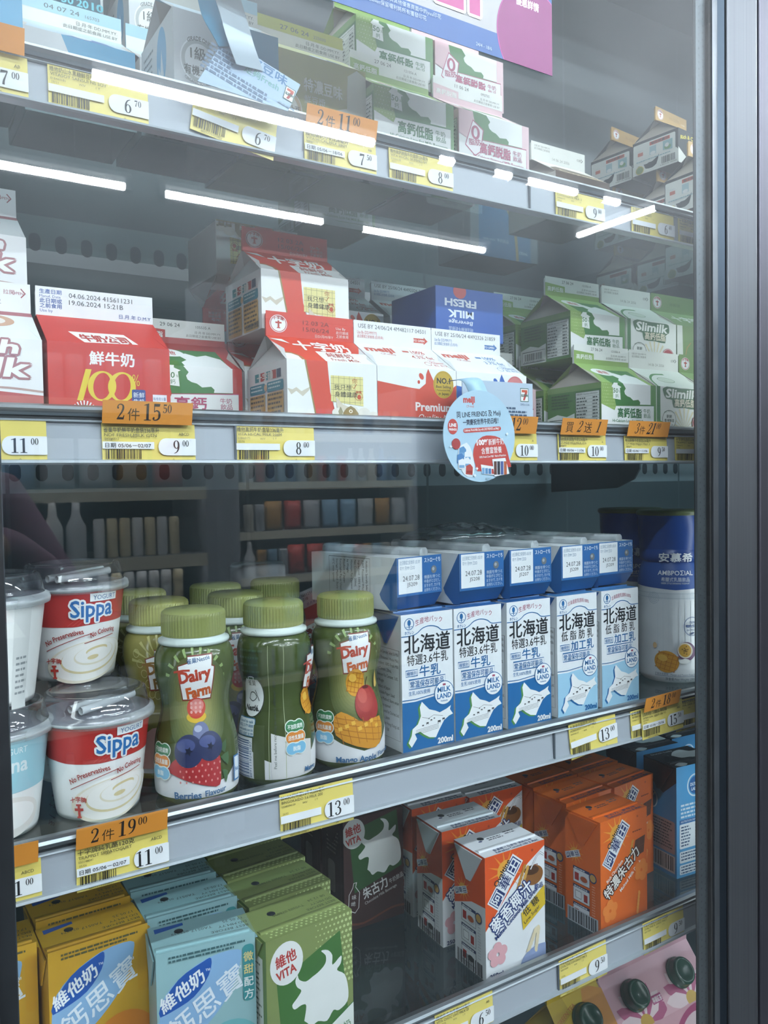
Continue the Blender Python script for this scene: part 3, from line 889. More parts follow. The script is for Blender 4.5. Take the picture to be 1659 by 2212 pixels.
# ------------------------------------------------------------------ milk cartons with gable tops: artwork
def art_hical(kind='green', lo=True):
    """low-fat milk: kind green, pink (skimmed) or red (whole, high calcium)"""
    w = CW * 1000; h = 49.0
    base = {'green': '#8fae5c', 'pink': '#e6c4c9', 'red': '#b5322b'}[kind]
    ink = {'green': '#2c6e3c', 'pink': '#b0436a', 'red': '#b0436a'}[kind]
    f = Art(w, h)
    f.rect(0, 0, w, h, base)
    for i in range(7):
        for j in range(9):
            f.ell(2 + i * 2.6 + (j % 2) * 1.3, h - 2 - j * 3.3, .35 + .1 * (i % 3), .35 + .1 * (i % 3), '#c4d69a' if kind == 'green' else '#f3e3e4', n=8)
    f.poly([(14, h), (19, 26), (66, 28), (65, h)], '#3f7a3c')
    f.poly([(28, h), (66, h), (66, 28.4), (51, 28), (51.5, 30.5), (49, 33), (42, 32), (38, 35), (34, 36), (31, 38), (30, 41), (32, 44)], '#eef1ef', 0)
    f.rect(66, 0, w, h, '#5f9350' if kind == 'green' else base)
    f.poly([(0, 0), (w - 3, 0), (w - 3, 27.6), (19, 25.6), (17, 21), (0, 27)], '#eef0ee')
    f.stroke([(19, 25.6), (w - 3, 27.6), (w - 3, 9), (w - 4, 7.2), (w - 6, 6.6), (28, 6)], .45, ink)
    if kind == 'pink':
        f.poly([(0, 28), (0, h), (14, h), (19, 25.6), (17.5, 21)], '#e3bcc3')
        f.poly([(7, 22), (6, 18), (16, 10), (22, 15), (25, 35), (14, 42)], ink); f.poly([(7.6, 21.4), (6.8, 18.6), (16, 11), (21.4, 15.6), (24, 34.4), (14.2, 40.8)], '#f3eef0')
        f.ring(16.5, 31, 4.4, 6.2, 2.0, 4.0, ink); f.text('脂肪', 10, 19.2, 6.2, ink, bold=.02, rot=8)
    else:
        f.poly([(16, h), (21, h), (21, h - 2), (26, h - 4), (24, h - 5), (25, h - 17), (15, h - 16), (15, h - 5), (13, h - 4)], '#f1f4f0')
        f.text('50', 15.2, h - 10, 6.6, '#2f6e3a', bold=.01, rot=-3); f.text('%', 22.4, h - 9.6, 2.8, '#2f6e3a'); f.text('鈣', 18, h - 15, 4.2, '#2f6e3a')
    f.text('高鈣脱脂' if kind == 'pink' else ('高鈣' if kind == 'red' else '高鈣低脂'), 21, 14.6, 10.8, ink, w=24 if kind == 'red' else 32, bold=.03)
    f.text('牛奶', 55.5, 19.6, 5.0, ink); f.text('飲品', 55.8, 14.6, 5.0, ink)
    f.text('Hi-Calcium Skimmed Milk Beverage' if kind == 'pink' else 'Hi-Calcium Low Fat Milk Beverage', 14, 9.2, 4.0, ink, w=53, bold=.008)
    r = Art(w, 36)
    r.rect(0, 0, w, 36, base)
    r.poly([(14, 0), (12, 24), (62, 26), (65, 0)], '#3f7a3c')
    r.poly([(30, 0), (66, 0), (62, 14), (52, 19), (44, 16), (36, 20), (30, 16), (34, 10), (29, 6)], '#eef1ef')
    r.ell(22, 20, 13, 6, '#eef1ee', rot=-6)
    r.text('維他', 22, 17.4, 6.5, '#b53a34', a='c', rot=-6, bold=.02)
    fi = Art(w, 19.5)
    fi.rect(0, 0, w, 20, '#edefea')
    fi.poly([(0, 2), (26, 2), (26, 11), (0, 13)], '#8fae5c' if kind == 'green' else base); fi.rect(0, 0, w, 5, '#8fae5c' if kind == 'green' else base)
    fi.text('高鈣低脂' if kind != 'pink' else '高鈣脱脂', 3, 5.0, 5.2, '#f2f5ec', bold=.02, w=21)
    fi.rect(28, 5, w, 12, '#edefea')
    fi.text('11 06 24' if kind == 'pink' else ('29 06 24' if kind == 'red' else '27 06 24'), 22, 14, 4.4, '#55595a', sx=1.0); fi.text({'green': '121056 A', 'pink': '092735', 'red': '105535 A'}[kind], 50, 14, 3.2, '#66696a')
    fi.text('日·月·年 DD.MM.YY.', w - 3, 9.6, 2.5, '#70746e', a='r'); fi.text('此日期或之前食用 USE BY', w - 3, 6.6, 2.5, '#70746e', a='r')
    L = Art(CDP * 1000, h)
    lb = {'green': '#4d7a3f', 'pink': '#dcb9bf', 'red': '#9b2f2a'}[kind]
    L.rect(0, 0, 68, h, lb); L.rect(0, h - 6, 68, h, '#78985a' if kind == 'green' else lb)
    L.rect(37, 3, 66, h - 8, '#e8ece6'); L.frame(37, 3, 66, h - 8, .4, '#33403a')
    L.text('營養資料 Nutrition information', 38, h - 11, 2.6, '#33403a', w=26)
    for k in range(10):
        L.stroke([(37, h - 12.5 - k * 3.3), (66, h - 12.5 - k * 3.3)], .2, '#5c6661')
        L.lines(38, h - 15 - k * 3.3, 52, 1, 1, 1.3, '#4a5450', k); L.lines(58, h - 15 - k * 3.3, 65, 1, 1, 1.3, '#4a5450', k + 20)
    L.poly([(0, 0), (36, 0), (36, 20), (26, 17), (14, 20), (0, 16)], '#dfe5dc')
    L.frame(3, 2, 35, 14, .5, '#33403a'); L.bars(6, 4.5, 31, 12, '#23302a'); L.text('4 891028 165552', 5, 2.4, 2.3, '#23302a', w=28)
    L.lines(6, h - 10, 34, 5, 3.2, 1.3, '#2f4d2b' if kind == 'green' else '#8d5c66', 5)
    return dict(base=base, front=f, roof=r, fin=fi, left=L, fin_col='#edefea', gable_col='#b3aba2')


def art_slim():
    w = CW * 1000; h = 49.0
    f = Art(w, h); f.rect(0, 0, w, h, '#eef1ec')
    f.rect(0, 0, 5, h, '#3f7a45'); f.poly([(0, 0), (w, 0), (w, 9), (50, 5), (30, 4), (0, 14)], '#4f8d4c')
    for k in range(9):
        a = math.radians(20 + k * 17); f.poly([(40, 3), (40 + 24 * math.cos(a), 3 + 24 * math.sin(a)), (40 + 24 * math.cos(a + .1), 3 + 24 * math.sin(a + .1))], '#e6ddb8')
    f.poly([(8, 46), (14, 49), (34, 48), (58, 48), (62, 45), (62, 38), (57, 35), (56, 26), (40, 27), (24, 27), (22, 35), (14, 36), (10, 40)], '#3c6b46', 2)
    f.text('Slimilk', 12, 37.5, 13.2, '#f4f6f0', w=48, bold=.03, shear=.15)
    f.outlined('高鈣低脂', 25, 28.6, 9.2, '#f4ead2', '#3c6b46', .6, w=31, bold=.02)
    f.ell(17, 14, 10, 10, '#f1f3ee'); f.ring(17, 14, 10, 10, 9.4, 9.4, '#5d6b61'); f.text('新鮮', 17, 15.6, 4.0, '#3c5546', a='c', bold=.02); f.text('香港製造', 17, 11.4, 3.6, '#3c5546', a='c', bold=.02)
    f.text('05 06 24', 17, 7, 3.0, '#777b77', a='c'); f.text('FRESHLY PRODUCED ON', 17, 20.2, 2.4, '#3c5546', a='c', w=15, arc=1.6)
    f.ell(60, 11, 9, 9, '#b24b50'); f.ring(60, 11, 8.4, 8.4, 7.9, 7.9, '#f0dede'); f.text('Fresh', 60, 11.4, 4.8, '#f6ecec', a='c', bold=.03); f.text('Milk', 60, 6.8, 4.8, '#f6ecec', a='c', bold=.03)
    r = Art(w, 36); r.rect(0, 0, w, 36, '#edf1e8'); r.stroke([(3, 0), (8, 14), (22, 24), (40, 26)], 2.4, '#4f8d4c', 6); r.ell(30, 14, 12, 5, '#dfe8d8'); r.ring(30, 14, 12, 5, 11.4, 4.4, '#6f8f6c')
    fi = Art(w, 19.5); fi.rect(0, 0, w, 20, '#eceee8'); fi.text('USE BY DD.MM.YY.', 4, 14.6, 2.6, '#70746e'); fi.text('此日期或之前食用', 4, 11.6, 2.6, '#70746e'); fi.text('14 06 24 2056', 28, 4, 4.2, '#9a9d98')
    fi.stroke([(68, 9.5), (70, 11.5), (68, 13.5)], .6, '#55595a'); fi.text('拉開', 62, 10.3, 3.0, '#55595a')
    return dict(base='#e9ede6', front=f, roof=r, fin=fi, fin_col='#eceee8', gable_col='#c9c6bd')


def memo(f, x, y, s=1.0):
    f.poly([(x, y + 3), (x + 27, y), (x + 27, y + 24), (x, y + 24)], '#e6dc93')
    for k in range(6): f.stroke([(x + 4.5 * k + 2, y + 1), (x + 4.5 * k + 2, y + 24)], .25, '#8f8a68')
    for k in range(5): f.stroke([(x, y + 3 + 4.8 * k), (x + 27, y + 2.6 + 4.8 * k)], .25, '#8f8a68')
    f.text('我只想', x + 2.6, y + 13, 4.6, '#3a3a34', w=14.5); f.text('你', x + 17.6, y + 18.6, 4.6, '#b3602e'); f.stroke([(x + 17.6, y + 16), (x + 19, y + 14), (x + 21.5, y + 18)], .5, '#b3602e')
    f.text('身體健康', x + 3, y + 7.2, 4.8, '#3a3a34', w=19)
    f.ring(x + 23, y + 8, 3.3, 3.6, 3.0, 3.3, '#b3502e'); f.ell(x + 23.4, y + 7.4, 1.6, 2, '#c3502c'); f.text('推薦', x + 23, y + 10.4, 2.6, '#c3502c', a='c')


def art_trap():
    w = CW * 1000; h = 49.0
    f = Art(w, h); f.rect(0, 0, w, h, '#eff1ef')
    f.poly([(0, 26), (3, 21), (7, 24), (12, 20), (17, 25), (18, 28), (11, 24), (7, 27), (4, 25)], '#cfc7b4')
    f.poly([(13.6, h), (17.5, h), (24.2, 0), (22.4, 0)], '#9a8550'); f.poly([(15, h), (32, h), (34, 24), (38, 8), (40, 0), (23.5, 0)], '#d2442c')
    f.poly([(34, 24), (38, 8), (40, 0), (37, 4), (36, 14)], '#a8281f')
    memo(f, 34.5, 14)
    f.poly([(38, 21), (44, 15), (52, 12), (58, 11), (40, 8)], '#d8cfb9')
    for x, y in ((40, 12), (52, 14), (62, 13), (70, 10)): f.ell(x, y - 4, 5, 4, '#e6e2d6')
    f.poly([(44, 1), (57, 1), (57, 8), (54, 12), (50.5, 14), (47, 12), (44, 8)], '#8f7a48'); f.ring(50.5, 9.5, 1.5, 1.5, .8, .8, '#efe9d6'); f.rect(48, 1, 53, 6, '#efe9d6'); f.stroke([(48.2, 1.2), (52.8, 5.8)], .6, '#8f7a48'); f.stroke([(52.8, 1.2), (48.2, 5.8)], .6, '#8f7a48')
    f.poly([(41, 1), (43, 1), (42.8, 5), (44, 9), (42, 13), (40, 9), (41.2, 5)], '#8f8a68')
    for x in (60, 66.5):
        f.rect(x, 2.6, x + 5, 5, '#7f6b3c'); f.rect(x + .3, .8, x + 1, 3, '#7f6b3c'); f.rect(x + 4, .8, x + 4.7, 3, '#7f6b3c'); f.ell(x + 5.6, 5, 1, .8, '#7f6b3c')
    f.rect(38, 0, w, 1, '#a89462')
    r = Art(w, 36); r.rect(0, 0, w, 36, '#d2442c')
    r.poly([(0, 0), (13, 0), (12, 6), (8, 9), (0, 9.5)], '#eff1ef'); r.stroke([(0, 10.2), (8, 9.8), (13, 6), (14.6, 0)], 1.4, '#9a8550', 4)
    r.poly([(32, 0), (w, 0), (w, 16), (30, 15)], '#eff1ef'); r.text('純鮮奶', 37, 8, 7.0, '#b0402e', w=22, bold=.02); r.text('Fresh Milk', 38, 2.4, 5.4, '#b0402e', w=24, bold=.01)
    r.text('十字奶', 16, 17, 14.5, '#f6f1ee', w=46, bold=.04)
    r.poly([(0, 30), (14, 24), (10, 30)], '#eff1ef')
    fi = Art(w, 19.5); fi.rect(0, 0, w, 20, '#cf3d2a'); cross_badge(fi, 10, 10, 7)
    fi.text('12 03 2A', 30, 11, 5, '#7d2a22', w=22); fi.text('15/06/24', 30, 5.6, 5, '#7d2a22', w=22); fi.text('日D/月M/年Y', 40, 1.6, 2.8, '#e9c9bf'); fi.text('Use By', 58, 9.4, 3, '#f1ded8'); fi.text('此日期或', 58, 6, 2.8, '#f1ded8'); fi.text('之前食用', 58, 3, 2.8, '#f1ded8')
    L = Art(68, h); L.rect(0, 0, 68, h, '#e6e8e9')
    for k, (c, x) in enumerate((('#3f8f98', 14), ('#b5433c', 24), ('#3f8f98', 34), ('#b5433c', 44), ('#36415c', 52))): L.rect(x, 36, x + 7, 43, c)
    L.text('十字韻', 18, 36.5, 7, '#e9e6e0', w=28, bold=.03)
    for x in (5, 36): 
        L.rrect(x, 26, x + 27, 34, 1.5, '#2f8296'); L.lines(x + 2, 31.5, x + 25, 2, 3, 1.2, '#cfe3e4', x); L.rrect(x, 1, x + 27, 25, 1.5, '#c59c57'); L.lines(x + 1.5, 22.5, x + 26, 6, 3.6, 1.7, '#4c3d24', x + 3)
    L.ell(33.5, 30, 2.4, 2.8, '#d8b48c')
    L.bars(40, 2, 64, 7, '#2c3034')
    return dict(base='#eceeee', front=f, roof=r, fin=fi, left=L, fin_col='#cf3d2a', gable_col='#cfd0cf')


def art_nestle():
    w = CW * 1000; h = 49.0; R = '#c63a33'
    f = Art(w, h); f.rect(0, 0, w, h, R)
    f.text('鮮牛奶', 24, 35.5, 10, '#f3ecea', w=27, bold=.03)
    Yl = '#e3c83c'
    f.poly([(16, 10), (19.5, 10), (25, 31.5), (21.5, 31.5)], Yl); f.ring(31, 20.4, 8.5, 10.4, 5.2, 9.2, Yl, rot=-8); f.ring(43, 20.4, 8.5, 10.4, 5.2, 9.2, Yl, rot=-8); f.num('%', 49.5, 21.5, 8, Yl)
    f.rrect(49, 8, 57.5, 19, 1, '#39508c'); f.text('新鮮', 49.8, 13.6, 4.2, '#eef0f6', w=7); f.text('牛奶', 49.8, 9, 4.2, '#eef0f6', w=7)
    f.poly([(62, 3), (71, 3), (71, 16), (62, 16)], '#e6e4ea'); f.text('每食用分量', 62.4, 12, 2.6, '#39508c', w=8); f.text('236毫升', 62.4, 8.8, 2.6, '#39508c', w=8); f.rect(62, 1, 71, 7, '#5d6f9e'); f.ell(66.5, 3, 3.4, 2, '#e6e4ea')
    for k in range(11):
        a = math.radians(k * 18); f.poly([(20, 0), (20 + 7 * math.cos(a - .06), 3 + 7 * math.sin(a - .06)), (20 + 7 * math.cos(a + .06), 3 + 7 * math.sin(a + .06))], '#eef0f6')
    f.ell(20, 3, 4, 4, '#39508c'); f.ell(20, 3, 2.6, 2.6, '#e9ecf2')
    r = Art(w, 36); r.rect(0, 0, w, 36, R); r.poly([(22, 2), (55, 4), (49, 16), (15, 15)], '#f0edec'); r.text('牛奶公司', 22, 4.4, 9.5, '#b23a34', w=29, bold=.05, shear=-.3)
    fi = Art(w, 19.5); fi.rect(0, 0, w, 20, '#e9ebee'); B = '#4a64a4'
    fi.text('生產日期', 2.4, 15, 3.4, B, bold=.02); fi.text('Manuf. Date', 2.4, 12.2, 2.6, B); fi.text('此日期或', 2.4, 8.8, 3.4, B, bold=.02); fi.text('之前食用', 2.4, 5.4, 3.4, B, bold=.02); fi.text('Use by', 2.4, 2.4, 2.8, B)
    fi.text('04.06.2024 415611231', 20, 13.4, 4.6, '#4b4f55', w=40); fi.text('19.06.2024 15:21B', 20, 8.6, 4.6, '#4b4f55', w=34); fi.text('日.月.年 D.M.Y', w - 1.5, 2.4, 3.4, B, a='r')
    return dict(base=R, front=f, roof=r, fin=fi, fin_col='#e9ebee')


def art_meiji(fat='4.3% fat', wave='#cb4a35', blue=False):
    w = CW * 1000; h = 49.0; Rd = '#c4523f' if not blue else '#4a78b0'
    f = Art(w, h); f.rect(0, 0, w, h, '#eff1f2')
    wv = wave if not blue else '#2c5fae'
    f.poly([(0, 0), (w, 0), (w, 36), (62, 28), (54, 34), (49, 44), (46.5, 49), (44.5, 44), (44, 36), (38, 31), (28, 32), (14, 34), (0, 36)], wv)
    f.ell(40, 42, 2, 3, wv, rot=30); f.ell(37.5, 37, 1.2, 1.6, wv)
    f.ell(61, 36, 9.8, 12, '#c3a22e' if not blue else '#d07a7a'); f.ring(61, 36, 9.0, 11.2, 8.6, 10.8, '#a58420' if not blue else '#b85a5c')
    k = '#2c2a22' if not blue else '#f2eaea'
    f.text('NO.1', 61, 37, 6.8, k, a='c', bold=.03, w=13); f.text('Best Selling', 61, 33, 3.2, k, a='c', bold=.01); f.text('Pasteurized Milk', 61, 30.4, 2.0, k, a='c'); f.text('in Japan', 61, 27, 3.2, k, a='c', bold=.01)
    f.text('Premium', 34, 12.5, 10, '#f4e6e2', w=36, bold=.03); f.text('Quality Milk', 36, 4, 8, '#f4e6e2', w=36, shear=.25)
    r = Art(w, 36); r.rect(0, 0, w, 36, '#eff1f2'); r.text('meiji', 5, 24, 10, '#c4523f', w=27, bold=.05); r.text('CP-meiji', 16, 19, 4, '#c4523f')
    r.rect(40, 26, 46, 28.5, Rd); r.text('100%', 48, 25, 6.5, Rd, bold=.02); r.text('fresh milk', 48, 22.4, 2.6, Rd); r.text(fat, 44, 17, 6.5, Rd, bold=.01); r.text('rich in', 56, 13.6, 2.8, Rd); r.text('Vitamin', 56, 10, 4.6, Rd, bold=.01, shear=.2); r.text('B2, B12', 58, 6, 4, Rd, bold=.01); r.ring(53, 9, 3, 3, 2.5, 2.5, Rd)
    fi = Art(w, 19.5); fi.rect(0, 0, w, 20, '#eceef0')
    fi.text('USE BY 25/06/24 4I492326 21859' if blue else 'USE BY 24/06/24 4M482117 04501', 4, 13.4, 5.0, '#3b3f44', w=64); fi.text('Use By (DD/MM/YY)', 3, 8.4, 3.8, Rd, w=18); fi.text('此日期或之前食用 (日/月/年)', 3, 5.2, 3.0, Rd, w=24)
    fi.poly([(56, 5), (66, 5), (66, 3.6), (70, 7), (66, 10.4), (66, 9), (56, 9)], Rd); fi.text('TO OPEN', 61.2, 6, 2.6, '#f3f3f3', a='c', bold=.01)
    return dict(base='#eceef0', front=f, roof=r, fin=fi, fin_col='#eceef0', gable_col='#d8dadb')


def art_script():
    w = CW * 1000; h = 49.0; P = '#a8777d'
    f = Art(w, h); f.rect(0, 0, w, h, '#e6e6e8')
    f.poly([(0, 0), (w, 0), (w, 12), (50, 14), (20, 12), (0, 6)], '#b8605e'); f.stroke([(0, 8), (20, 14.5), (50, 16.5), (w, 14.5)], 1.4, '#b99a94', 5)
    f.outlined('Milk', 20, 24, 17, '#eceaec', P, 1.6, w=46, bold=.03, shear=.22)
    f.outlined('Fresh', 10, 39, 12, '#eceaec', P, 1.4, w=50, bold=.03, shear=.22)
    r = Art(w, 36); r.rect(0, 0, w, 36, '#e6e6e8'); r.rect(0, 30, w, 36, '#a8626a'); r.ell(48, 22, 14, 8, '#c99f86'); r.ell(48, 22, 9, 5, '#e6ddd6')
    fi = Art(w, 19.5); fi.rect(0, 0, w, 20, '#e8e9ec'); fi.text('2C42', 46, 5, 5, '#a9a9b4'); fi.text('拉開', 58, 12, 3.4, '#a8626a'); fi.text('OPEN', 63, 12, 2.6, '#a8626a'); fi.stroke([(68, 10), (70.5, 13), (68, 16)], .7, '#a8626a')
    return dict(base='#e4e5e8', front=f, roof=r, fin=fi, fin_col='#e8e9ec')


def art_choc():
    w = CW * 1000; h = 49.0
    f = Art(w, h); f.rect(0, 0, w, h, '#1d2426'); f.poly([(0, 0), (w, 0), (w, 8), (40, 14), (20, 10), (0, 22)], '#e2e4de')
    f.text('Rich & Creamy', 5, 34, 7.5, '#d9c83f', w=50, bold=.04, arc=4); f.ell(40, 22, 14, 12, '#8a4a30'); f.ell(38, 26, 6, 4, '#b3714f')
    r = Art(w, 36); r.rect(0, 0, w, 36, '#232a2c'); r.text('Chocolate', 8, 10, 12, '#c9a98a', w=56, bold=.03)
    fi = Art(w, 19.5); fi.rect(0, 0, w, 20, '#b8924e'); cross_badge(fi, 11, 10, 7); fi.text('15.12.23', 32, 9, 5, '#8a6a34', w=22); fi.text('Use By', 60, 8, 3, '#e9dcc0')
    L = Art(68, h); L.rect(0, 0, 68, h, '#20272a'); L.rrect(1, 13, 64, 45, 2, '#e4e8e4')
    L.poly([(0, 0), (0, 14), (10, 12), (14, 17), (18, 10), (20, 6), (30, 5), (36, 9), (40, 18), (52, 18), (60, 22), (67, 20), (67, 0)], '#e4e8e4', 2)
    L.poly([(20, 11), (24, 14), (30, 14), (38, 19), (40, 22), (36, 8), (28, 6), (22, 8)], '#20272a', 2)
    L.rect(26, 38, 56, 43, '#c2482c'); L.text('每步熱賣中', 28, 38.8, 4.2, '#3c2420', w=26, bold=.03)
    L.rect(8, 22, 16, 34, '#e8e3df'); L.rect(8, 27, 16, 32, '#c4604a'); L.rect(7.6, 33.5, 16.4, 35, '#d4dadb'); L.rect(26, 24, 36, 36, '#a9c6cf'); L.ell(31, 26, 4, 2.4, '#e8ecec'); L.poly([(46, 24), (60, 22), (60, 37), (46, 37)], '#8db6bd'); L.ell(53, 27, 5, 3.4, '#6d9a62'); L.ell(52, 30, 3, 3, '#e9ecea'); L.lines(6, 18, 60, 1, 1, 1.4, '#7fa6b4', 3)
    L.ell(11, 6, 6.2, 6.2, '#c8b24a'); L.ell(11, 6, 5.2, 5.2, '#6f8a42')
    L.bars(44, 5, 64, 15, '#2b3032', n=30); L.text('4 891175 100383', 42, 2.4, 2.4, '#2b3032', w=24)
    return dict(base='#23292c', front=f, roof=r, fin=fi, left=L, fin_col='#b8924e', gable_col='#b9b2a6')


def art_soy(kind):
    w = CW * 1000; h = 49.0
    f = Art(w, h)
    if kind == 'blue':
        f.rect(0, 0, w, h, '#cfd3d6'); f.poly([(24, h), (w, h), (w, 8), (40, 14)], '#5b9fc4')
        f.ell(17, 22, 13, 13, '#eceff0'); f.ring(17, 22, 12.2, 12.2, 9.8, 9.8, '#b9bdbd'); f.text('1級', 11, 23, 8, '#6a6a66', bold=.02); f.text('有機大豆', 6.5, 14, 6, '#6a6a66', w=21, bold=.02); f.text('GRADE ONE', 17, 31.2, 3.6, '#6a6a66', a='c', w=16, arc=2.2, bold=.02); f.text('ORGANIC SOYABEAN', 17, 10.6, 2.8, '#6a6a66', a='c', w=20, arc=-2.2)
        f.text('非基因改造', 8, 1.5, 4.5, '#4d6f8c', bold=.03); f.text('高', 30, 30, 8, '#e6eef2', bold=.03)
        g = '#c3d7e4'; fc = '#a9d0e2'; dt = '04 07 24'
    else:
        f.rect(0, 0, w, h, '#b3b06a'); f.poly([(46, 0), (w, 0), (w, h - 4), (58, h - 6), (57, 22), (44, 18)], '#dcdfd0', 2); f.ell(62, 14, 5, 4.4, '#d9c4a4')
        f.text('特濃豆味', 22, 27, 9, '#eef0e2', w=31, bold=.03); f.text('鮮豆漿', 22, 19, 6, '#eef0e2', w=17)
        f.ell(9, 13, 11, 11, '#ecebe2'); f.ring(9, 13, 10.4, 10.4, 8, 8, '#c4ab7e'); f.text('有機大豆', 2, 10.5, 5.5, '#6a5f4c', w=16, bold=.02); f.text('ORGANIC SOYABEAN', 9, 4.2, 2.6, '#6a5f4c', a='c', w=15, arc=-1.6)
        g = '#c9cf9a'; fc = '#b7b845'; dt = '27 06 24'
    r = Art(w, 36); r.rect(0, 0, w, 36, g); r.poly([(26, 4), (40, 16), (56, 12), (62, 4)], '#5a7fb4'); r.ell(40, 12, 7, 5, '#d9e4ee')
    fi = Art(w, 19.5); fi.rect(0, 0, w, 20, '#e8e8e0'); fi.rect(0, 10, w, 20, fc); fi.text(dt, 20, 12.5, 5.2, '#5d625f', w=24); fi.text('225035' if kind != 'blue' else '165703', 48, 12.5, 3.6, '#70756f'); fi.text('日·月·年 DD.MM.YY.', w - 3, 5.6, 3.4, '#5d625f', a='r'); fi.text('此日期或之前食用 USE BY', w - 3, 1.8, 3.2, '#5d625f', a='r', w=38)
    L = Art(68, h); L.rect(0, 0, 68, h, '#d5d6d6'); L.ell(44, 30, 10, 17, '#74acd2'); L.poly([(40, 16), (44, 34), (48, 18)], '#dfe6ea'); L.poly([(36, 14), (38, 26), (43, 18)], '#dfe6ea'); L.lines(6, 40, 28, 9, 4, 1.5, '#7d8285', 4); L.text('✓ 非基因改造大豆', 4, 18, 4, '#55655a', w=24); L.text('✓ 不添加防腐劑', 4, 13, 4, '#55655a', w=21); L.text('Freshly made in HK!', 4, 7, 4.4, '#55655a', w=26, shear=.2)
    f.lines(w - 30, 8, w - 4, 1, 1, 1, '#9aa0a0', 2) if kind == 'blue' else None
    return dict(base='#d9dadb' if kind == 'blue' else '#c4c489', front=f, roof=r, fin=fi, left=L, fin_col=fc, gable_col='#cfc9c4')

# ------------------------------------------------------------------ milk cartons with gable tops: where they stand
_KINDS = {}
ARTS = {'hical': lambda: art_hical('green'), 'skim': lambda: art_hical('pink'), 'redcal': lambda: art_hical('red'), 'slim': art_slim, 'trap': art_trap, 'nestle': art_nestle,
        'meiji': art_meiji, 'meijiblue': lambda: art_meiji('3.7% fat', blue=True), 'script': art_script, 'choc': art_choc, 'soyblue': lambda: art_soy('blue'), 'soyyellow': lambda: art_soy('yellow')}


def cocoa():
    d = art_slim(); w = CW * 1000
    f = Art(w, 49.0); f.rect(0, 0, w, 60, '#5a4638'); f.ell(30, 20, 16, 12, '#e6ddcf')
    r = Art(w, 36); r.rect(0, 0, w, 36, '#e6e4dc'); r.poly([(0, 0), (w, 0), (w, 14), (50, 22), (22, 24), (6, 14)], '#6a5a4a'); r.text('Chocolate', 14, 4, 13, '#d6c6a4', w=56, bold=.03)
    d.update(base='#d9d6cd', front=f, roof=r); return d


def greencross():
    d = art_hical('green'); w = CW * 1000
    fi = Art(w, 20); fi.rect(0, 0, w, 20, '#7c9a5c'); cross_badge(fi, 10, 10, 7); fi.text('18 06 24', 30, 8, 5, '#5a7345')
    f = Art(w, 49.0); f.rect(0, 0, w, 60, '#e9ece4'); f.poly([(10, 0), (40, 0), (34, 30), (36, 60), (8, 60)], '#7c9a5c'); f.stroke([(12, 10), (16, 24), (22, 30)], 1.2, '#b9985a'); f.text('低脂', 44, 20, 10, '#4d7a3f', bold=.03)
    r = Art(w, 36); r.rect(0, 0, w, 36, '#8aa868'); r.text('十字奶', 16, 14, 14, '#f2f5ec', w=46, bold=.04)
    d.update(front=f, fin=fi, roof=r, fin_col='#7c9a5c'); return d


def blueduck():
    w = CW * 1000; h = 49.0; B = '#2a5aa8'
    f = Art(w, h); f.rect(0, 0, w, h, B)
    f.text('FRESH', 30, 11, 9.5, '#e3ebf4', w=34, bold=.035); f.text('MILK', 33, 21.5, 9.5, '#e3ebf4', w=28, bold=.035); f.text('Beverage', 34, 31, 5.5, '#e3ebf4', w=26, shear=.15, bold=.01); f.text('明治新鮮牛奶飲品', 34, 37.5, 3.8, '#cfdcec', w=26)
    f.ell(48, 3, 7, 7, '#c2534f')
    L = Art(68, h); L.rect(0, 0, 68, h, '#244b8c'); L.rect(36, 12, 60, 38, '#e0e4ea'); L.bars(38, 14, 58, 36, '#2b3034', n=30, vert=False); L.lines(6, 34, 30, 7, 4, 1.5, '#a9bcd8', 4)
    return dict(base=B, front=f, left=L, fin_col=B)


ARTS.update(cocoa=cocoa, greencross=greencross, blueduck=blueduck)
NAMES = {'soyblue': 'soy_milk_carton', 'soyyellow': 'soy_milk_carton', 'choc': 'chocolate_milk_carton', 'cocoa': 'chocolate_milk_carton'}


def carton(kind, loc, label, group=None, rz=0.0, flip=False):
    x, y, z = loc
    hh = .055 if kind.startswith('soy') else CH
    if kind not in _KINDS:
        t = gable(NAMES.get(kind, 'milk_carton'), label, 'milk carton', (x, y, z), rz, group=group, h=hh, **ARTS[kind]())
        _KINDS[kind] = t
    else:
        t = dup(_KINDS[kind], (x, y, z), rz, label, group)
    if flip:
        t.rotation_euler = (0, math.pi, math.radians(rz)); t.location = (x + CW, y, z)
    else:
        t.rotation_euler = (0, 0, math.radians(rz))
    return t


T = .0705
G1 = 'green low-fat milk cartons on the topmost shelf'; G2 = 'green low-fat milk cartons on the eye-level shelf'
# topmost shelf
carton('hical', (.3285, .02, Z1), 'green low-fat milk carton in the front row of the topmost shelf', G1)
carton('hical', (.3285, .0925, Z1), 'green low-fat milk carton second from the front, topmost shelf, bottom layer', G1)
carton('hical', (.337, .0575, Z1 + T), 'green low-fat milk carton stacked on top, just left of the stacked pink one', G1)
carton('hical', (.337, .1325, Z1 + T), 'green low-fat milk carton stacked behind the upper green one, topmost shelf', G1)
carton('hical', (at(630, 90, .235).x, .205, Z1 + T), 'green low-fat milk carton at the back of the topmost shelf, only its sealed top showing', G1)
carton('hical', (at(630, 90, .235).x, .205, Z1), 'green low-fat milk carton at the back of the topmost shelf, bottom layer', G1)
P1 = 'pink skimmed milk cartons on the topmost shelf'
carton('skim', (.407, .02, Z1), 'pink skimmed milk carton in the front row of the topmost shelf', P1)
carton('skim', (.407, .0925, Z1), 'pink skimmed milk carton in the second row of the topmost shelf, bottom layer', P1)
carton('skim', (.4125, .0575, Z1 + T), 'pink skimmed milk carton stacked on top, under the blue and magenta poster', P1)
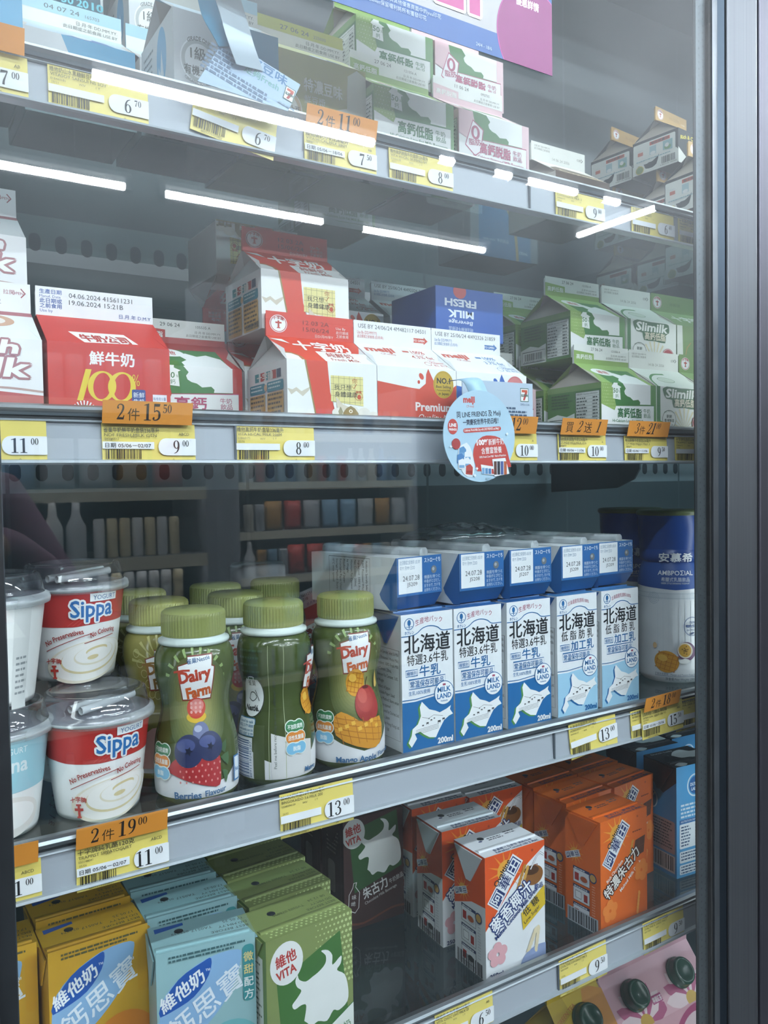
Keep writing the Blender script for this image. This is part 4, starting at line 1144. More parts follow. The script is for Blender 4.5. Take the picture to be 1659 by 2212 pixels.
carton('cocoa', (.566, .076, Z1), 'white and brown chocolate milk carton lying low beside the black cartons')
K = 'black chocolate milk cartons on the topmost shelf'
CX0 = .905
carton('choc', (CX0, .2, Z1 + .1580), 'black chocolate milk carton highest in its stack, at the right of the topmost shelf', K, 6)
carton('choc', (CX0, .2, Z1 + .0790), 'black chocolate milk carton beneath the highest one, topmost shelf', K)
carton('choc', (CX0, .2, Z1), 'black chocolate milk carton at the bottom of the right stack, topmost shelf', K)
carton('choc', (CX0 - .002, .2735, Z1 + .1580), 'black chocolate milk carton behind and left of the highest one', K, 6)
carton('choc', (CX0 - .002, .2735, Z1 + .0790), 'black chocolate milk carton in the middle of the rear stack, topmost shelf', K)
carton('choc', (CX0, .2735, Z1), 'black chocolate milk carton at the bottom of the rear stack, topmost shelf', K)
carton('choc', (.868, .124, Z1 + .0790), 'black chocolate milk carton cut off by the door edge, lower and in front', K)
carton('choc', (.868, .124, Z1), 'black chocolate milk carton under the one cut off by the door edge', K)
Sg = 'soy milk cartons at the left of the topmost shelf'
carton('soyblue', (.1785, .02, Z1), 'blue and grey organic soy milk carton with a round grade one badge', Sg)
carton('soyblue', (.1785, .0925, Z1), 'blue and grey soy milk carton behind the one with the grade one badge', Sg)
carton('soyblue', (.101, .09, Z1), 'pale soy milk carton stamped 02 07 24 behind the shelf rim', Sg)
carton('soyblue', (.187, .145, Z1 + .0855), 'soy milk carton stacked upright behind the blue paper dangler', Sg)
carton('soyblue', (.0225, .06, Z1), 'pale soy milk carton cut off at the far left of the topmost shelf', Sg)
carton('soyyellow', (.2545, .03, Z1), 'olive yellow soy milk carton between the dangler and the green cartons', Sg)
carton('soyyellow', (.2545, .103, Z1), 'olive yellow soy milk carton in the second row of the topmost shelf', Sg)
# eye-level shelf
D2 = 'white milk cartons with pink script at the left edge'
carton('script', (.0208, .02, Z2), 'white milk carton with pink script at the left edge, lower one', D2)
carton('script', (.0208, .062, Z2 + T), 'white milk carton with pink script at the left edge, stacked on top', D2)
carton('script', (.0208, .0935, Z2), 'white milk carton with pink script in the second row at the left edge', D2)
carton('nestle', (.0972, .02, Z2), 'red fresh milk carton with a yellow 100% at the left of the eye-level shelf')
carton('redcal', (.174, .085, Z2), 'red and green high-calcium milk carton right of the red 100% carton')
carton('redcal', (at(235, 590, .214).x, .18, Z2 + .004), 'dark red high-calcium milk carton far back behind the red 100% carton')
T2 = 'white milk cartons with a slanting red band'
carton('trap', (.2535, .02, Z2), 'white milk carton with slanting red band in the front row, memo note printed on it', T2)
carton('trap', (.2525, .0575, Z2 + T), 'white milk carton with slanting red band stacked above the front one', T2)
carton('trap', (.2535, .0935, Z2), 'white milk carton with slanting red band second from the front', T2)
carton('trap', (.2535, .167, Z2), 'white milk carton with slanting red band third from the front', T2)
carton('trap', (at(468, 560, .14).x, .1405, at(468, 474, .14).z), 'white milk carton with slanting red band lying upside down on the stack', T2, flip=True)
M2 = 'white milk cartons with a red wave and gold seal'
carton('meiji', (.3275, .02, Z2), 'white milk carton with red wave and gold number one seal, front row', M2)
carton('meiji', (.3275, .0935, Z2), 'white milk carton with red wave in the second row, bottom layer', M2)
carton('meiji', (.347, .155, Z2 + T), 'white milk carton with red wave and gold seal stacked at the back', M2)
carton('meiji', (.3275, .167, Z2), 'white milk carton with red wave in the third row, bottom layer', M2)
M3 = 'white milk cartons with blue print'
carton('meijiblue', (.4015, .02, Z2), 'white milk carton with blue print behind the round blue dangler', M3)
carton('meijiblue', (.4015, .0935, Z2), 'white milk carton with blue print in the second row, bottom layer', M3)
carton('meijiblue', (.428, .155, Z2 + T), 'white milk carton with blue print stacked at the back', M3)
carton('meijiblue', (.4015, .167, Z2), 'white milk carton with blue print in the third row, bottom layer', M3)
carton('blueduck', (.413, .062, 1.5655), 'blue fresh milk carton standing upside down on the white cartons', flip=True)
carton('skim', (.4805, .0935, Z2), 'pink milk carton half hidden behind the white notice card on the eye-level shelf')
carton('hical', (.5645, .02, Z2), 'green low-fat milk carton in the front row of the eye-level shelf', G2)
carton('hical', (.5645, .0935, Z2), 'green low-fat milk carton second from the front, eye-level shelf, bottom layer', G2)
carton('hical', (.565, .0575, Z2 + T), 'green low-fat milk carton stacked above the front one, eye-level shelf', G2)
carton('hical', (.565, .1335, Z2 + T), 'green low-fat milk carton stacked in the rear of the eye-level shelf', G2)
carton('hical', (.5085, .171, Z2 + T), 'green low-fat milk carton far back beside the upside-down blue carton', G2)
carton('hical', (.5085, .171, Z2), 'green low-fat milk carton far back at the bottom, eye-level shelf', G2)
L2 = 'white and green slimming milk cartons'
carton('slim', (.6395, .02, Z2), 'white and green slimming milk carton in the front row by the door edge', L2)
carton('slim', (.6425, .0575, Z2 + T), 'white and green slimming milk carton stacked above the front one', L2)
carton('slim', (.6395, .0935, Z2), 'white and green slimming milk carton in the second row, bottom layer', L2)
C2 = 'green milk cartons with a cross badge by the door edge'
carton('greencross', (.7145, .02, Z2), 'green milk carton with a cross badge by the door edge, lower one', C2)
carton('greencross', (.7175, .0575, Z2 + T), 'green milk carton with a cross badge by the door edge, upper one', C2)
carton('greencross', (.7145, .0935, Z2), 'green milk carton with a cross badge in the second row by the door edge', C2)
# red cartons at the dark back of the shelf below
R3 = 'red-topped milk cartons at the dark back of the bottle shelf'
for k, (px, yy, lab) in enumerate(((512, .30, 'red-topped milk carton in the dark behind the white-capped bottle'), (778, .30, 'red-topped milk carton in the dark behind the lying blue cartons'))):
    carton('trap', (at(px, 1180, yy).x, yy, Z3), lab, R3)
t = carton('nestle', (at(640, 1250, .24).x, .232, Z3 + .012), 'tilted pale carton leaning in the dark behind the bottles', None, rz=12)
t.rotation_euler = (0, math.radians(-14), math.radians(10)); t.location.z = Z3 + .003
# a blue milk box seen through the topmost shelf
b = Art(76, 60); b.rect(0, 0, 76, 60, '#2f7cae'); b.text('milk drink 牛奶飲品', 6, 18, 4.5, '#dbe8f0'); b.text('230mL', 58, 8, 5, '#dbe8f0', bold=.02); b.stroke([(40, 60), (52, 34), (56, 0)], 4, '#c7a256', 5); b.ell(60, 50, 11, 11, '#c9763f')
bx = MB().bevelbox(0, 0, 0, .1, .06, .06, M('#7d868c', .4), .001)
b.put(bx, (.012, 0, 0), (1, 0, 0), (0, 0, 1))
p = at(1022, 478, .21)
o = bx.build('milk_drink_box', None, (p.x, .215, Z1))
tag(o, 'blue milk drink box seen from below through the topmost glass shelf', 'milk carton')

# ------------------------------------------------------------------ yogurt cups
def cup_profile(z):
    return .0262 + (.0338 - .0262) * max(0, min(1, (z - .003) / .055))


def yogurt_cup(kind, label, loc, rz, group):
    t = thing('yogurt_cup', label, 'yogurt', loc, rz, group)
    t.scale = (1, 1, 1.07)
    W_ = M('#e9ebea', .3); mb = MB()
    prof = [(.0235, .0015), (.0255, 0), (.0262, .003)] + [(cup_profile(z), z) for z in (.012, .022, .032, .042, .050, .056)] + [(.0352, .0565), (.0356, .058), (.0345, .0592)]
    mb.lathe(prof, W_, 56, mats={len(prof) - 2: M('#8b8a93', .35)})
    a = Art()
    if kind == 'red':
        band = '#b32f2c'
        a.poly([(-106, 35.5), (106, 35.5), (106, 55.6), (-106, 55.6)], band)
        a.poly([(-106, 33.5), (-34, 36), (-20, 34.6), (0, 34.2), (24, 36), (60, 36), (106, 35), (106, 37), (-106, 37)], band)
        for k in range(4): a.stroke([(-4 + k * 3, 35), (6 + k * 3, 42), (18 + k * 3, 48)], .35, '#c4524c', 4)
        for ox, th in ((0, .16), ):
            a.outlined('Sippa', -2, 40.4, 14.8, '#eef1f2', '#eef1f2', 1.2, w=27, bold=.02)
        a.rect(9.5, 49.5, 28, 54.6, '#eef1f2')
        a.text('Sippa', -2, 40.4, 14.8, '#2f6fae', w=27, bold=.02); a.text('YOGURT', 11.4, 50.5, 4.2, '#3c6ca0', w=15.5)
        # swirls of cream
        for cx, cy, rx, ry, c in ((10, 12, 30, 13, '#e2dbc8'), (11, 12.6, 28, 12, '#eceae4'), (12, 14, 22, 9.4, '#d9cba0'), (12, 15, 21, 9, '#f0eee9'), (14, 16, 15, 6.2, '#e3dcc6'), (14, 16.6, 14, 5.6, '#f0eee9'), (15, 18.6, 8, 2.6, '#d8c99c'), (15, 17.4, 7.6, 2.4, '#f0eee9'), (12, 14.4, 4, 1.4, '#d8c99c')):
            a.ell(cx, cy, rx, ry, c, rot=8)
        R_ = '#9c3028'
        a.text('No Preservatives', -18, 22.5, 4.6, R_, w=25, rot=17, bold=.02, arc=1.6); a.stroke([(-18.5, 19.6), (-9, 23.6), (2, 27.4), (11, 29.6)], .45, R_, 4)
        a.text('No Colouring', 10, 26.6, 4.4, R_, w=18, rot=8, bold=.02, arc=1.2); a.stroke([(6, 23.6), (15, 25.4), (27, 27.2)], .45, R_, 4)
        a.rect(-14.9, 2.6, -13.3, 10.2, '#b5372c'); a.rect(-17, 6.6, -11.2, 8.2, '#b5372c'); a.rect(-15.8, 9.6, -12.4, 10.8, '#b5372c'); a.rect(-15.6, 2.2, -12.6, 3.2, '#b5372c')
        a.text('十字牌', -14.1, 11.4, 3.6, '#b5372c', a='c', bold=.03, arc=1.0)
    elif kind == 'pale':
        a.rect(-100, 26, 100, 55.6, '#9dcbd8'); a.text('Sippa-Ona', -26, 38, 12, '#dde8ea', w=46, bold=.02); a.text('YOGURT', 2, 48.4, 5, '#e7eff0', w=17)
        a.ell(6, 12, 26, 12, '#e0ddd8'); a.ell(8, 13, 20, 8, '#efeeec')
    else:
        a.rect(16, -2, 27, 55.6, '#d6d9d8')
        for k in range(6): a.lines(-14, 48 - k * 3.2, 6, 1, 1, 1.5, '#8d9396', k)
        a.bars(-8, 12, 4, 30, '#60666a', n=40, vert=True); a.lines(18, 26, 26, 7, 3.3, 1.3, '#8d9396', 9)
    a.wrap(mb, cup_profile, rref=.030)
    mb.build('cup', t)
    # clear domed lid
    lb = MB()
    pr = [(.0348, .0545), (.0366, .0552), (.0370, .0575), (.0362, .0600), (.0338, .0610), (.0330, .0630), (.0312, .0712), (.0300, .0722), (.0280, .0722), (.0270, .0708), (.0001, .0706)]
    lb.lathe(pr, LID, 56, cap0=False, cap1=False, mats={0: FROST, 1: FROST, 2: FROST, 3: FROST})
    lid = lb.build('lid', t)
    if kind == 'red':
        s2 = MB(); s2.tube([(-.016, -.012, .0630), (.020, .014, .0655)], .0024, M('#e8ecec', .25), 10, hollow=True); s2.build('straw', lid)
        s3 = MB(); s3.tube([(-.010, -.019, .0630), (.024, .004, .0655)], .0024, M('#e8ecec', .25), 10, hollow=True); s3.build('straw', lid)
    return t


YR = 'red banded yogurt cups'; YP = 'pale yogurt cups at the left edge'
CA = -36
c1 = yogurt_cup('red', 'red banded yogurt cup in front, standing on the shelf above the 19.00 offer', (.1260, .0505, Z3), CA + 26, YR)
c2 = dup(c1, (.1235, .0960, Z3 + .0786), CA + 24, 'red banded yogurt cup stacked on another behind the front one', YR)
dup(c1, (.1290, .1265, Z3), CA + 20, 'red banded yogurt cup on the shelf beneath the stacked one, mostly hidden', YR)
c3 = yogurt_cup('pale', 'pale blue yogurt cup at the left edge, standing on the shelf', (.0630, .0505, Z3), -6, YP)
yogurt_cup('back', 'white yogurt cup at the left edge, stacked on the pale blue one', (.0630, .0505, Z3 + .0786), -10, YP)
dup(c3, (.0560, .1265, Z3), 10, 'pale blue yogurt cup in the second row at the left edge', YP)
dup(c1, (.1365, .1475, Z3 + .147), 30, 'red banded yogurt cup highest of the rear stack, seen as a dim lid', YR) if False else None


# ------------------------------------------------------------------ drinking yogurt bottles
_BP = [(0, .0268), (.004, .0296), (.012, .0303), (.026, .0302), (.038, .0290), (.048, .0262), (.056, .0246), (.064, .0250), (.074, .0274), (.082, .0284), (.089, .0280), (.094, .0262), (.0972, .0236)]


def bot_r(z):
    for (a, ra), (b, rb) in zip(_BP, _BP[1:]):
        if z <= b:
            u = (z - a) / (b - a); u = max(0, u); return ra + (rb - ra) * u
    return _BP[-1][1]


def smooth_prof(P, n=4):
    return [(r, z) for z, r in catmull([(z, r) for z, r in P], n)]


_SB = smooth_prof(_BP)


def bot_rs(z):
    for (ra, a), (rb, b) in zip(_SB, _SB[1:]):
        if z <= b:
            return ra + (rb - ra) * max(0, (z - a) / (b - a))
    return _SB[-1][0]


def pills(a, x, y):
    for k, (c, tx) in enumerate((('#2f7a4c', '不加防腐劑'), ('#d4822e', '活性乳酸菌'), ('#79b6d6', '脫脂'))):
        yy = y - k * 7
        for dx in (-3.6, 3.6): a.ell(x + dx, yy, 5, 4.4, '#dfe8e0')
        a.rect(x - 4, yy - 3.6, x + 4, yy + 3.6, '#dfe8e0')
        for dx in (-3.6, 3.6): a.ell(x + dx, yy, 4.4, 3.8, c)
        a.rect(x - 4, yy - 3.1, x + 4, yy + 3.1, c)
        a.text(tx, x, yy - 1.3, 3.3, '#eef3ee', a='c', w=13 if k < 2 else 6, bold=.02)


def mango(a, x, y, rx, ry, rot):
    a.ell(x, y, rx, ry, '#d79a2e', rot=rot)
    for k in range(-2, 3):
        c, q = math.cos(math.radians(rot)), math.sin(math.radians(rot))
        for uv in (((k * rx * .38, -ry * .8), (k * rx * .38, ry * .8)), ((-rx * .85, k * ry * .36), (rx * .85, k * ry * .36))):
            p = [(x + u * c - v * q, y + u * q + v * c) for u, v in uv]
            if all(((px - x) / rx) ** 2 < 1.2 for px, py in p): a.stroke(p, .5, '#b8741f')
    a.ell(x - rx * .3, y + ry * .35, rx * .4, ry * .3, '#e8b64a', rot=rot)


def bottle(kind, label, loc, rz, group):
    t = thing('yogurt_drink_bottle', label, 'bottle', loc, rz, group)
    t.scale = (.925, .925, 1.055)
    G_ = {'side': '#435028', 'gold': '#8c8648'}.get(kind, '#4a562b')
    body = M(G_, .16, 0, .6, noise=.28, scale=26)
    mb = MB().lathe(_SB, body, 64)
    a = Art()
    Wh = '#dfe0e2'
    # pale milk swirl round the foot
    a.poly([(-90, 4.5), (95, 4.5), (95, 30), (60, 30), (38, 24), (24, 14), (8, 12), (-10, 18), (-24, 25), (-40, 22), (-60, 26), (-90, 30)], Wh, 0)
    if kind != 'side':
        x = 0
        for k in range(10):
            an = math.radians(18 * k + 6); a.poly([(2 + 8 * math.cos(an), 76 + 9 * math.sin(an)), (2 + 24 * math.cos(an - .05), 76 + 22 * math.sin(an - .05)), (2 + 24 * math.cos(an + .05), 76 + 22 * math.sin(an + .05))], '#8ea566' if kind != 'gold' else '#b5b070')
    if kind in ('berry', 'mango'):
        for k in range(9):
            c = '#%02x%02x%02x' % tuple(int(p + (q - p) * k / 8) for p, q in ((0x4e, 0x98), (0x5a, 0x96), (0x2e, 0x5a)))
            a.ell(3, 62, 26 - k * 2.1, 31 - k * 2.3, c)
    def badge(x, y, rot=8, c='#b5432e'):
        sq = [(-13, -13), (10, -16), (15, 4), (13, 5), (15, 12), (-4, 14), (-4, 10), (-12, 9)]
        c_, s_ = math.cos(math.radians(rot)), math.sin(math.radians(rot))
        P = [(x + (u * c_ - v * s_) * .95, y + (u * s_ + v * c_) * .95) for u, v in sq]
        a.poly([(x + (u - x) * 1.07, y + (v - y) * 1.07) for u, v in P], '#7a3426'); a.poly(P, '#eef0f0')
        a.text('雀巢Nestlé', x - 6, y + 8.4, 3.6, '#36648f', w=17, rot=rot, bold=.02)
        a.text('Dairy', x - 12, y - 3.6, 10, c, w=24, rot=rot, bold=.045); a.stroke([(x - 16, y + 3.4), (x - 9, y + 4.6), (x - 4, y + 4.6)], 1.3, c); a.text('Farm', x - 7, y - 13.4, 9.4, '#c9602f' if c != '#8a6a34' else c, w=19, rot=rot, bold=.05)
    if kind == 'berry':
        a.rect(-4, 58, 8, 74, '#d8c04a'); badge(2, 79)
        a.ell(2, 54, 8, 3.6, '#d9b33a'); a.ell(2, 59.5, 7.6, 6.6, '#c8483a'); a.ell(2.6, 61, 5.5, 4.2, '#e08a84')
        for k in range(9): a.ell(-2 + (k % 3) * 3.6, 57 + (k // 3) * 2.8, 1.0, 1.0, '#eab0aa', n=10)
        a.ell(5, 45, 6, 6, '#6d7598'); a.ell(3, 47, 3, 2, '#a9afc6')
        a.poly([(-21, 22), (-12, 30), (0, 33), (16, 31), (18, 22), (17, 11), (8, 12), (-8, 17)], '#a92f33', 3)
        for i in range(8):
            for j in range(5): 
                if -16 + i * 4.4 + j > -16 + j * 2: a.ell(-14 + i * 4.2 + (j % 2) * 2, 15 + j * 3.4, .6, .8, '#d98f8a', n=8)
        a.poly([(18, 34), (24, 38), (22, 30)], '#3f5c3a', 2); a.poly([(18, 28), (25, 30), (24, 22)], '#46653f', 2); a.poly([(19, 20), (24, 18), (22, 11)], '#46653f', 2)
        for x, y, r in ((-4, 34, 10), (11, 36, 9)):
            a.ell(x, y, r, r, '#2b3358'); a.ell(x - r * .2, y + r * .35, r * .65, r * .4, '#465080'); a.poly([(x + r * .3 * math.cos(math.pi * k / 5) * (1 if k % 2 == 0 else .5), y + r * .3 * math.sin(math.pi * k / 5) * (1 if k % 2 == 0 else .5)) for k in range(10)], '#171c33')
        pills(a, -25.5, 34); a.text('Berries', -14, 5.0, 6.0, '#36648f', w=18, bold=.03); a.text('Flavour', 6.5, 5.6, 5.2, '#36648f', w=15, bold=.02, rot=4)
        a.rect(29, 10, 36, 26, '#3f74a8'); a.rect(30, 11, 35, 25, '#dfe7ee'); a.text('Fat', 30.4, 16, 3.4, '#3f74a8', bold=.03)
    elif kind == 'mango':
        badge(3, 80)
        mango(a, 3, 59, 9, 9.5, -12); a.ell(13, 44, 11.5, 12.5, '#9c2f2c'); a.ell(11, 47, 8, 8.6, '#a83a33', rot=20); a.ell(9, 49.5, 4.4, 5, '#bd5347', rot=20); a.ell(13, 55, 3.4, 1.1, '#6a2420'); a.stroke([(13, 55), (13.6, 59), (15, 62)], .7, '#3f3024')
        a.poly([(-16, 36), (-10, 40), (0, 36), (8, 32), (24, 34), (26, 20), (18, 13), (2, 16), (-14, 24)], '#cf8f2a', 2)
        for k in range(6): a.stroke([(-14 + k * 7, 38 - k * .8), (-8 + k * 6, 18)], .5, '#a9691c'); 
        for k in range(4): a.stroke([(-15, 26 + k * 3.4), (25, 17 + k * 4.4)], .5, '#a9691c')
        for k in range(7): a.rect(-12 + k * 5, 27 + (k % 3) * 2, -9 + k * 5, 29.6 + (k % 3) * 2, '#e6b347', rot=15)
        pills(a, -24, 36); a.text('Mango Apple', -14, 5.6, 5.4, '#36648f', w=32, bold=.03); a.text('Flavour', 20, 6.6, 4.4, '#36648f', w=14, bold=.02, rot=6)
        a.poly([(24, 66), (27, 56), (23, 54)], '#cfae5a', 2)
    elif kind == 'side':
        a.ell(-22, 58, 12, 14, '#e4e7e6'); a.ring(-22, 58, 12, 14, 11.2, 13.2, '#20281f'); a.text('Nestlé.', -22, 48.5, 5, '#22282a', a='c', bold=.04); a.text('雀巢', -22, 65, 4.4, '#22282a', a='c'); a.text('Good Food, Good Life', -22, 69.5, 2.6, '#22282a', a='c', w=17, arc=1.6)
        a.stroke([(-26, 56), (-22, 54.5), (-18, 57), (-20, 60), (-24, 60), (-26, 56)], .6, '#22282a', 3); a.stroke([(-19, 62), (-17, 58), (-15, 55)], .6, '#22282a')
        a.rrect(-36, 32, -17, 44, 1.5, '#2f6c92'); a.rrect(-35.4, 32.6, -17.6, 43.4, 1.2, '#dfe7ea')
        for k, tx in enumerate(('Good to talk', '(852) 2179 8888', 'www.nestle.com.hk', '(852) 6387 8199')): a.text(tx, -34.6, 40.6 - k * 2.6, 2.5, '#2f6c92', w=16, bold=.02)
        a.rect(-37, 5, -19, 31.4, '#dfe3e6'); a.bars(-36, 5, -22, 30, '#34567e', n=44, vert=True); a.text('4891118245287', -19.6, 5, 3.0, '#34567e', rot=90, w=24)
        a.rect(-18, 4.5, -9, 40, G_); a.poly([(-4, 5), (30, 5), (30, 27), (10, 31), (-4, 35)], '#d3d3d2')
        a.text('Peel me before recycling as we are different!', 0, 12, 3.0, '#333f3a', rot=90, w=50); a.text('撕膜不一樣回收再回收喔', 0, 64, 2.8, '#333f3a', rot=90, w=26)
        for xx in (-5.6, 6.8): a.stroke([(xx, 5), (xx, 92)], .35, '#a9b48a')
        pills(a, 15, 38); a.text('Mango', 22, 7, 4.6, '#36648f', bold=.03)
        mango(a, 32, 52, 8, 9, 10); badge(40, 74, 0)
        a.lines(-30, 88, -8, 5, 4.6, 1.4, '#37512a', 4)
    else:
        for k in range(16): a.ring(-20 + (k * 17) % 48, 52 + (k * 11) % 40, 3, 3, 2.5, 2.5, '#b9b478', n=14)
        badge(4, 74, c='#8a6a34'); a.text('白桃', 2, 48, 6, '#3a3f3c', bold=.02); a.rect(-10, 44, 20, 45, '#c9c7a4')
        a.poly([(-20, 8), (-12, 30), (4, 36), (18, 26), (20, 10)], '#d8a9a0', 2)
    a.wrap(mb, bot_rs, rref=.03)
    mb.build('bottle_body', t)
    nb = MB().lathe([(.0236, .0968), (.0252, .0974), (.0256, .0985), (.0252, .0998), (.0226, .1006), (.0222, .1030)], M('#c9d6d2', .2), 56, cap0=False)
    nb.build('neck_ring', t)
    cb = MB(); seg = 120
    c_ = M('#8a9156' if kind != 'gold' else '#979a58', .38, noise=.04)
    rows = [(.0226, .1022, 0), (.0231, .1036, 1), (.0231, .1150, 1), (.0226, .1166, 0), (.0208, .1180, 0), (.0001, .1186, 0)]
    vs = []
    for r, z, rib in rows:
        for k in range(seg):
            rr = r - (.0005 if rib and k % 2 else 0); an = 2 * math.pi * k / seg
            vs.append((rr * math.sin(an), -rr * math.cos(an), z))
    for j in range(len(rows) - 1):
        cb.add(vs[j * seg:(j + 2) * seg], [(k, (k + 1) % seg, seg + (k + 1) % seg, seg + k) for k in range(seg)], c_, j >= 3)
    st = Art(); st.lines(-8, 3, 8, 3, 3.2, 1.5, '#5d6a34', 6); st.put(cb, (0, 0, .1184), (1, 0, 0), (0, 1, 0))
    cb.build('cap', t)
    return t


BG = 'green drinking yogurt bottles'
BX = lambda px, y: (at(px, 1310, y).x, y, Z3)
b1 = bottle('berry', 'berry yogurt bottle with blueberries and strawberry, in front left of the side-on bottle', BX(417, .037), -22, BG)
b2 = bottle('side', 'dark green yogurt bottle turned side-on, showing its barcode', BX(590, .037), -24, BG)
b3 = bottle('mango', 'mango apple yogurt bottle beside the blue milk cartons', BX(746, .037), -20, BG)
b4 = bottle('gold', 'yellowish yogurt bottle half hidden behind the berry bottle', BX(343, .098), -22, BG)
dup(b1, BX(509, .098), -22, 'green yogurt bottle between the berry and side-on bottles, second row', BG)
dup(b3, BX(595, .160), -22, 'green yogurt bottle in the third row, only its cap above the side-on bottle', BG)
dup(b1, BX(466, .160), -22, 'green yogurt bottle in the third row, cap seen behind the berry bottle', BG)
dup(b4, BX(300, .160), -22, 'yellowish yogurt bottle in the third row at the left', BG)
dup(b2, (.3175, .117, Z3), 40, 'dark green yogurt bottle hidden between the mango bottle and the lying carton', BG) if False else None
# a white-capped bottle in the dark at the back
p = at(556, 1215, .245)
wb = thing('milk_bottle', 'dim white-capped bottle at the dark back of the bottle shelf', 'bottle', (p.x, .245, Z3))
MB().lathe([(.028, 0), (.031, .004), (.031, .085), (.027, .10), (.024, .106)], M('#b9a7a4', .3), 40).build('bottle_body', wb)
MB().lathe([(.0245, .106), (.027, .107), (.027, .128), (.025, .131), (.0001, .132)], M('#c9cdd0', .35), 40).build('cap', wb)

# ------------------------------------------------------------------ tall blue and white yogurt bottles
_AP = [(0, .0300), (.004, .0335), (.012, .0345), (.060, .0345), (.092, .0345), (.104, .0340), (.113, .0322), (.122, .0290)]
_SA = smooth_prof(_AP)


def amb_r(z):
    for (ra, a_), (rb, b_) in zip(_SA, _SA[1:]):
        if z <= b_: return ra + (rb - ra) * max(0, (z - a_) / (b_ - a_))
    return _SA[-1][0]


def amb(label, loc, rz):
    t = thing('yogurt_bottle', label, 'bottle', loc, rz, 'tall blue and white yogurt bottles')
    mb = MB().lathe(_SA, M('#e4e9ee', .25), 60)
    a = Art(); B = '#27529c'
    a.rect(-109, 101, 109, 122, B); a.poly([(-109, 100), (-20, 96), (0, 94.6), (20, 96), (109, 100), (109, 103), (-109, 103)], B)
    a.rect(-60, 85, 60, 92, '#d5dde4'); a.rect(-60, 86, 60, 86.6, '#b9c6d2'); a.rect(-60, 90.6, 60, 91.2, '#b9c6d2')
    for x in (-22, 30):
        for r in (6, 4.4, 2.8, 1.2): a.ring(x, 86, r, r, r - .6, r - .6, '#b9c6d2')
    for k in range(9): a.rect(-18 + k * 5.5, 20, -17.4 + k * 5.5, 84, '#d8dfe6')
    a.text('希臘式乳酪飲品', 0, 103.5, 4.6, '#dfe8f2', a='c', w=28); a.text('GREEK STYLE DRINKING YOGHURT', 0, 100.6, 2.4, '#dfe8f2', a='c', w=28)
    a.ring(16, 58, 8.6, 9.6, 8.1, 9.1, '#3b5c94'); a.text('—高端—', 16, 61, 3.0, '#3b5c94', a='c'); a.text('暢飲系列', 16, 57, 3.4, '#3b5c94', a='c', bold=.02); a.text('濃郁,厚實,細滑', 16, 53.6, 2.0, '#3b5c94', a='c', w=12); a.ell(16, 51, 2.4, 1, '#26426f', rot=20)
    mango(a, -9, 22, 12, 11, -14); a.ell(10, 33, 9, 9.6, '#6d4a70', rot=20); a.ell(8.6, 34, 7.4, 8, '#d8cfc0', rot=20); a.ell(8.4, 34, 6, 6.6, '#c79a3a', rot=20)
    for k in range(12): a.ell(8.4 + 4 * math.cos(k * 2.4) * (k / 12), 34 + 4.6 * math.sin(k * 2.4) * (k / 12), .7, .7, '#7a5a24', n=8)
    a.ell(-20, 38, 2, 3, '#d9b98a'); a.poly([(2, 24), (8, 26), (13, 24), (10, 21), (4, 21)], '#f1f3f4', 2)
    a.text('芒果熱情果味 - Mango and Passion Fruit Flavor', -20, 8.4, 2.9, '#6d7c94', w=42); a.rect(-20, 7.6, 22, 8.0, '#6d7c94'); a.text('淨重量/Net Weight: 230克/g', -10, 3.4, 3.6, '#5d6c84', w=32)
    a.wrap(mb, amb_r, rref=.0345)
    mb.build('bottle_body', t)
    cb = MB(); P = [(.0290, .1215), (.0315, .123), (.0325, .127), (.0325, .134), (.0318, .1345), (.0322, .136), (.0335, .152), (.0338, .168), (.0352, .1695), (.0358, .1715), (.0352, .1735), (.0330, .1745), (.0001, .1750)]
    BM = M('#1f4690', .3); cb.lathe(P, BM, 60, cap0=False, mats={k: M('#55623f', .35) for k in range(8, 12)})
    a = Art(); a.text('安慕希', -17, 122.2, 11, '#e9eff6', w=35, bold=.035); a.text('AMBPOΣIAL', -18, 114.6, 7, '#e9eff6', w=36)
    def capr(z):
        return amb_r(z) + .0002 if z < .1215 else .0318
    a2 = Art(); a2.text('安慕希', -16, 123.6, 9.6, '#e9eff6', w=33, bold=.035)
    a2.wrap(cb, lambda z: .0329, rref=.0329)
    cb.build('cap', t)
    pb = MB(); a3 = Art(); a3.text('AMBPOΣIAL', -17, 109.6, 6.4, '#e9eff6', w=34, bold=.01); a3.wrap(pb, lambda z: amb_r(z) + .001, rref=.033)
    pb.build('raised_lettering', t)
    return t


ab = amb('blue and white tall yogurt bottle in front, by the door edge', (.7135, .062, Z3), -46)
dup(ab, (.735, .135, Z3), -34, 'blue and white tall yogurt bottle behind, half hidden by milk cartons')

# ------------------------------------------------------------------ blue and white milk cartons
HW, HD, HH = .049, .041, .106


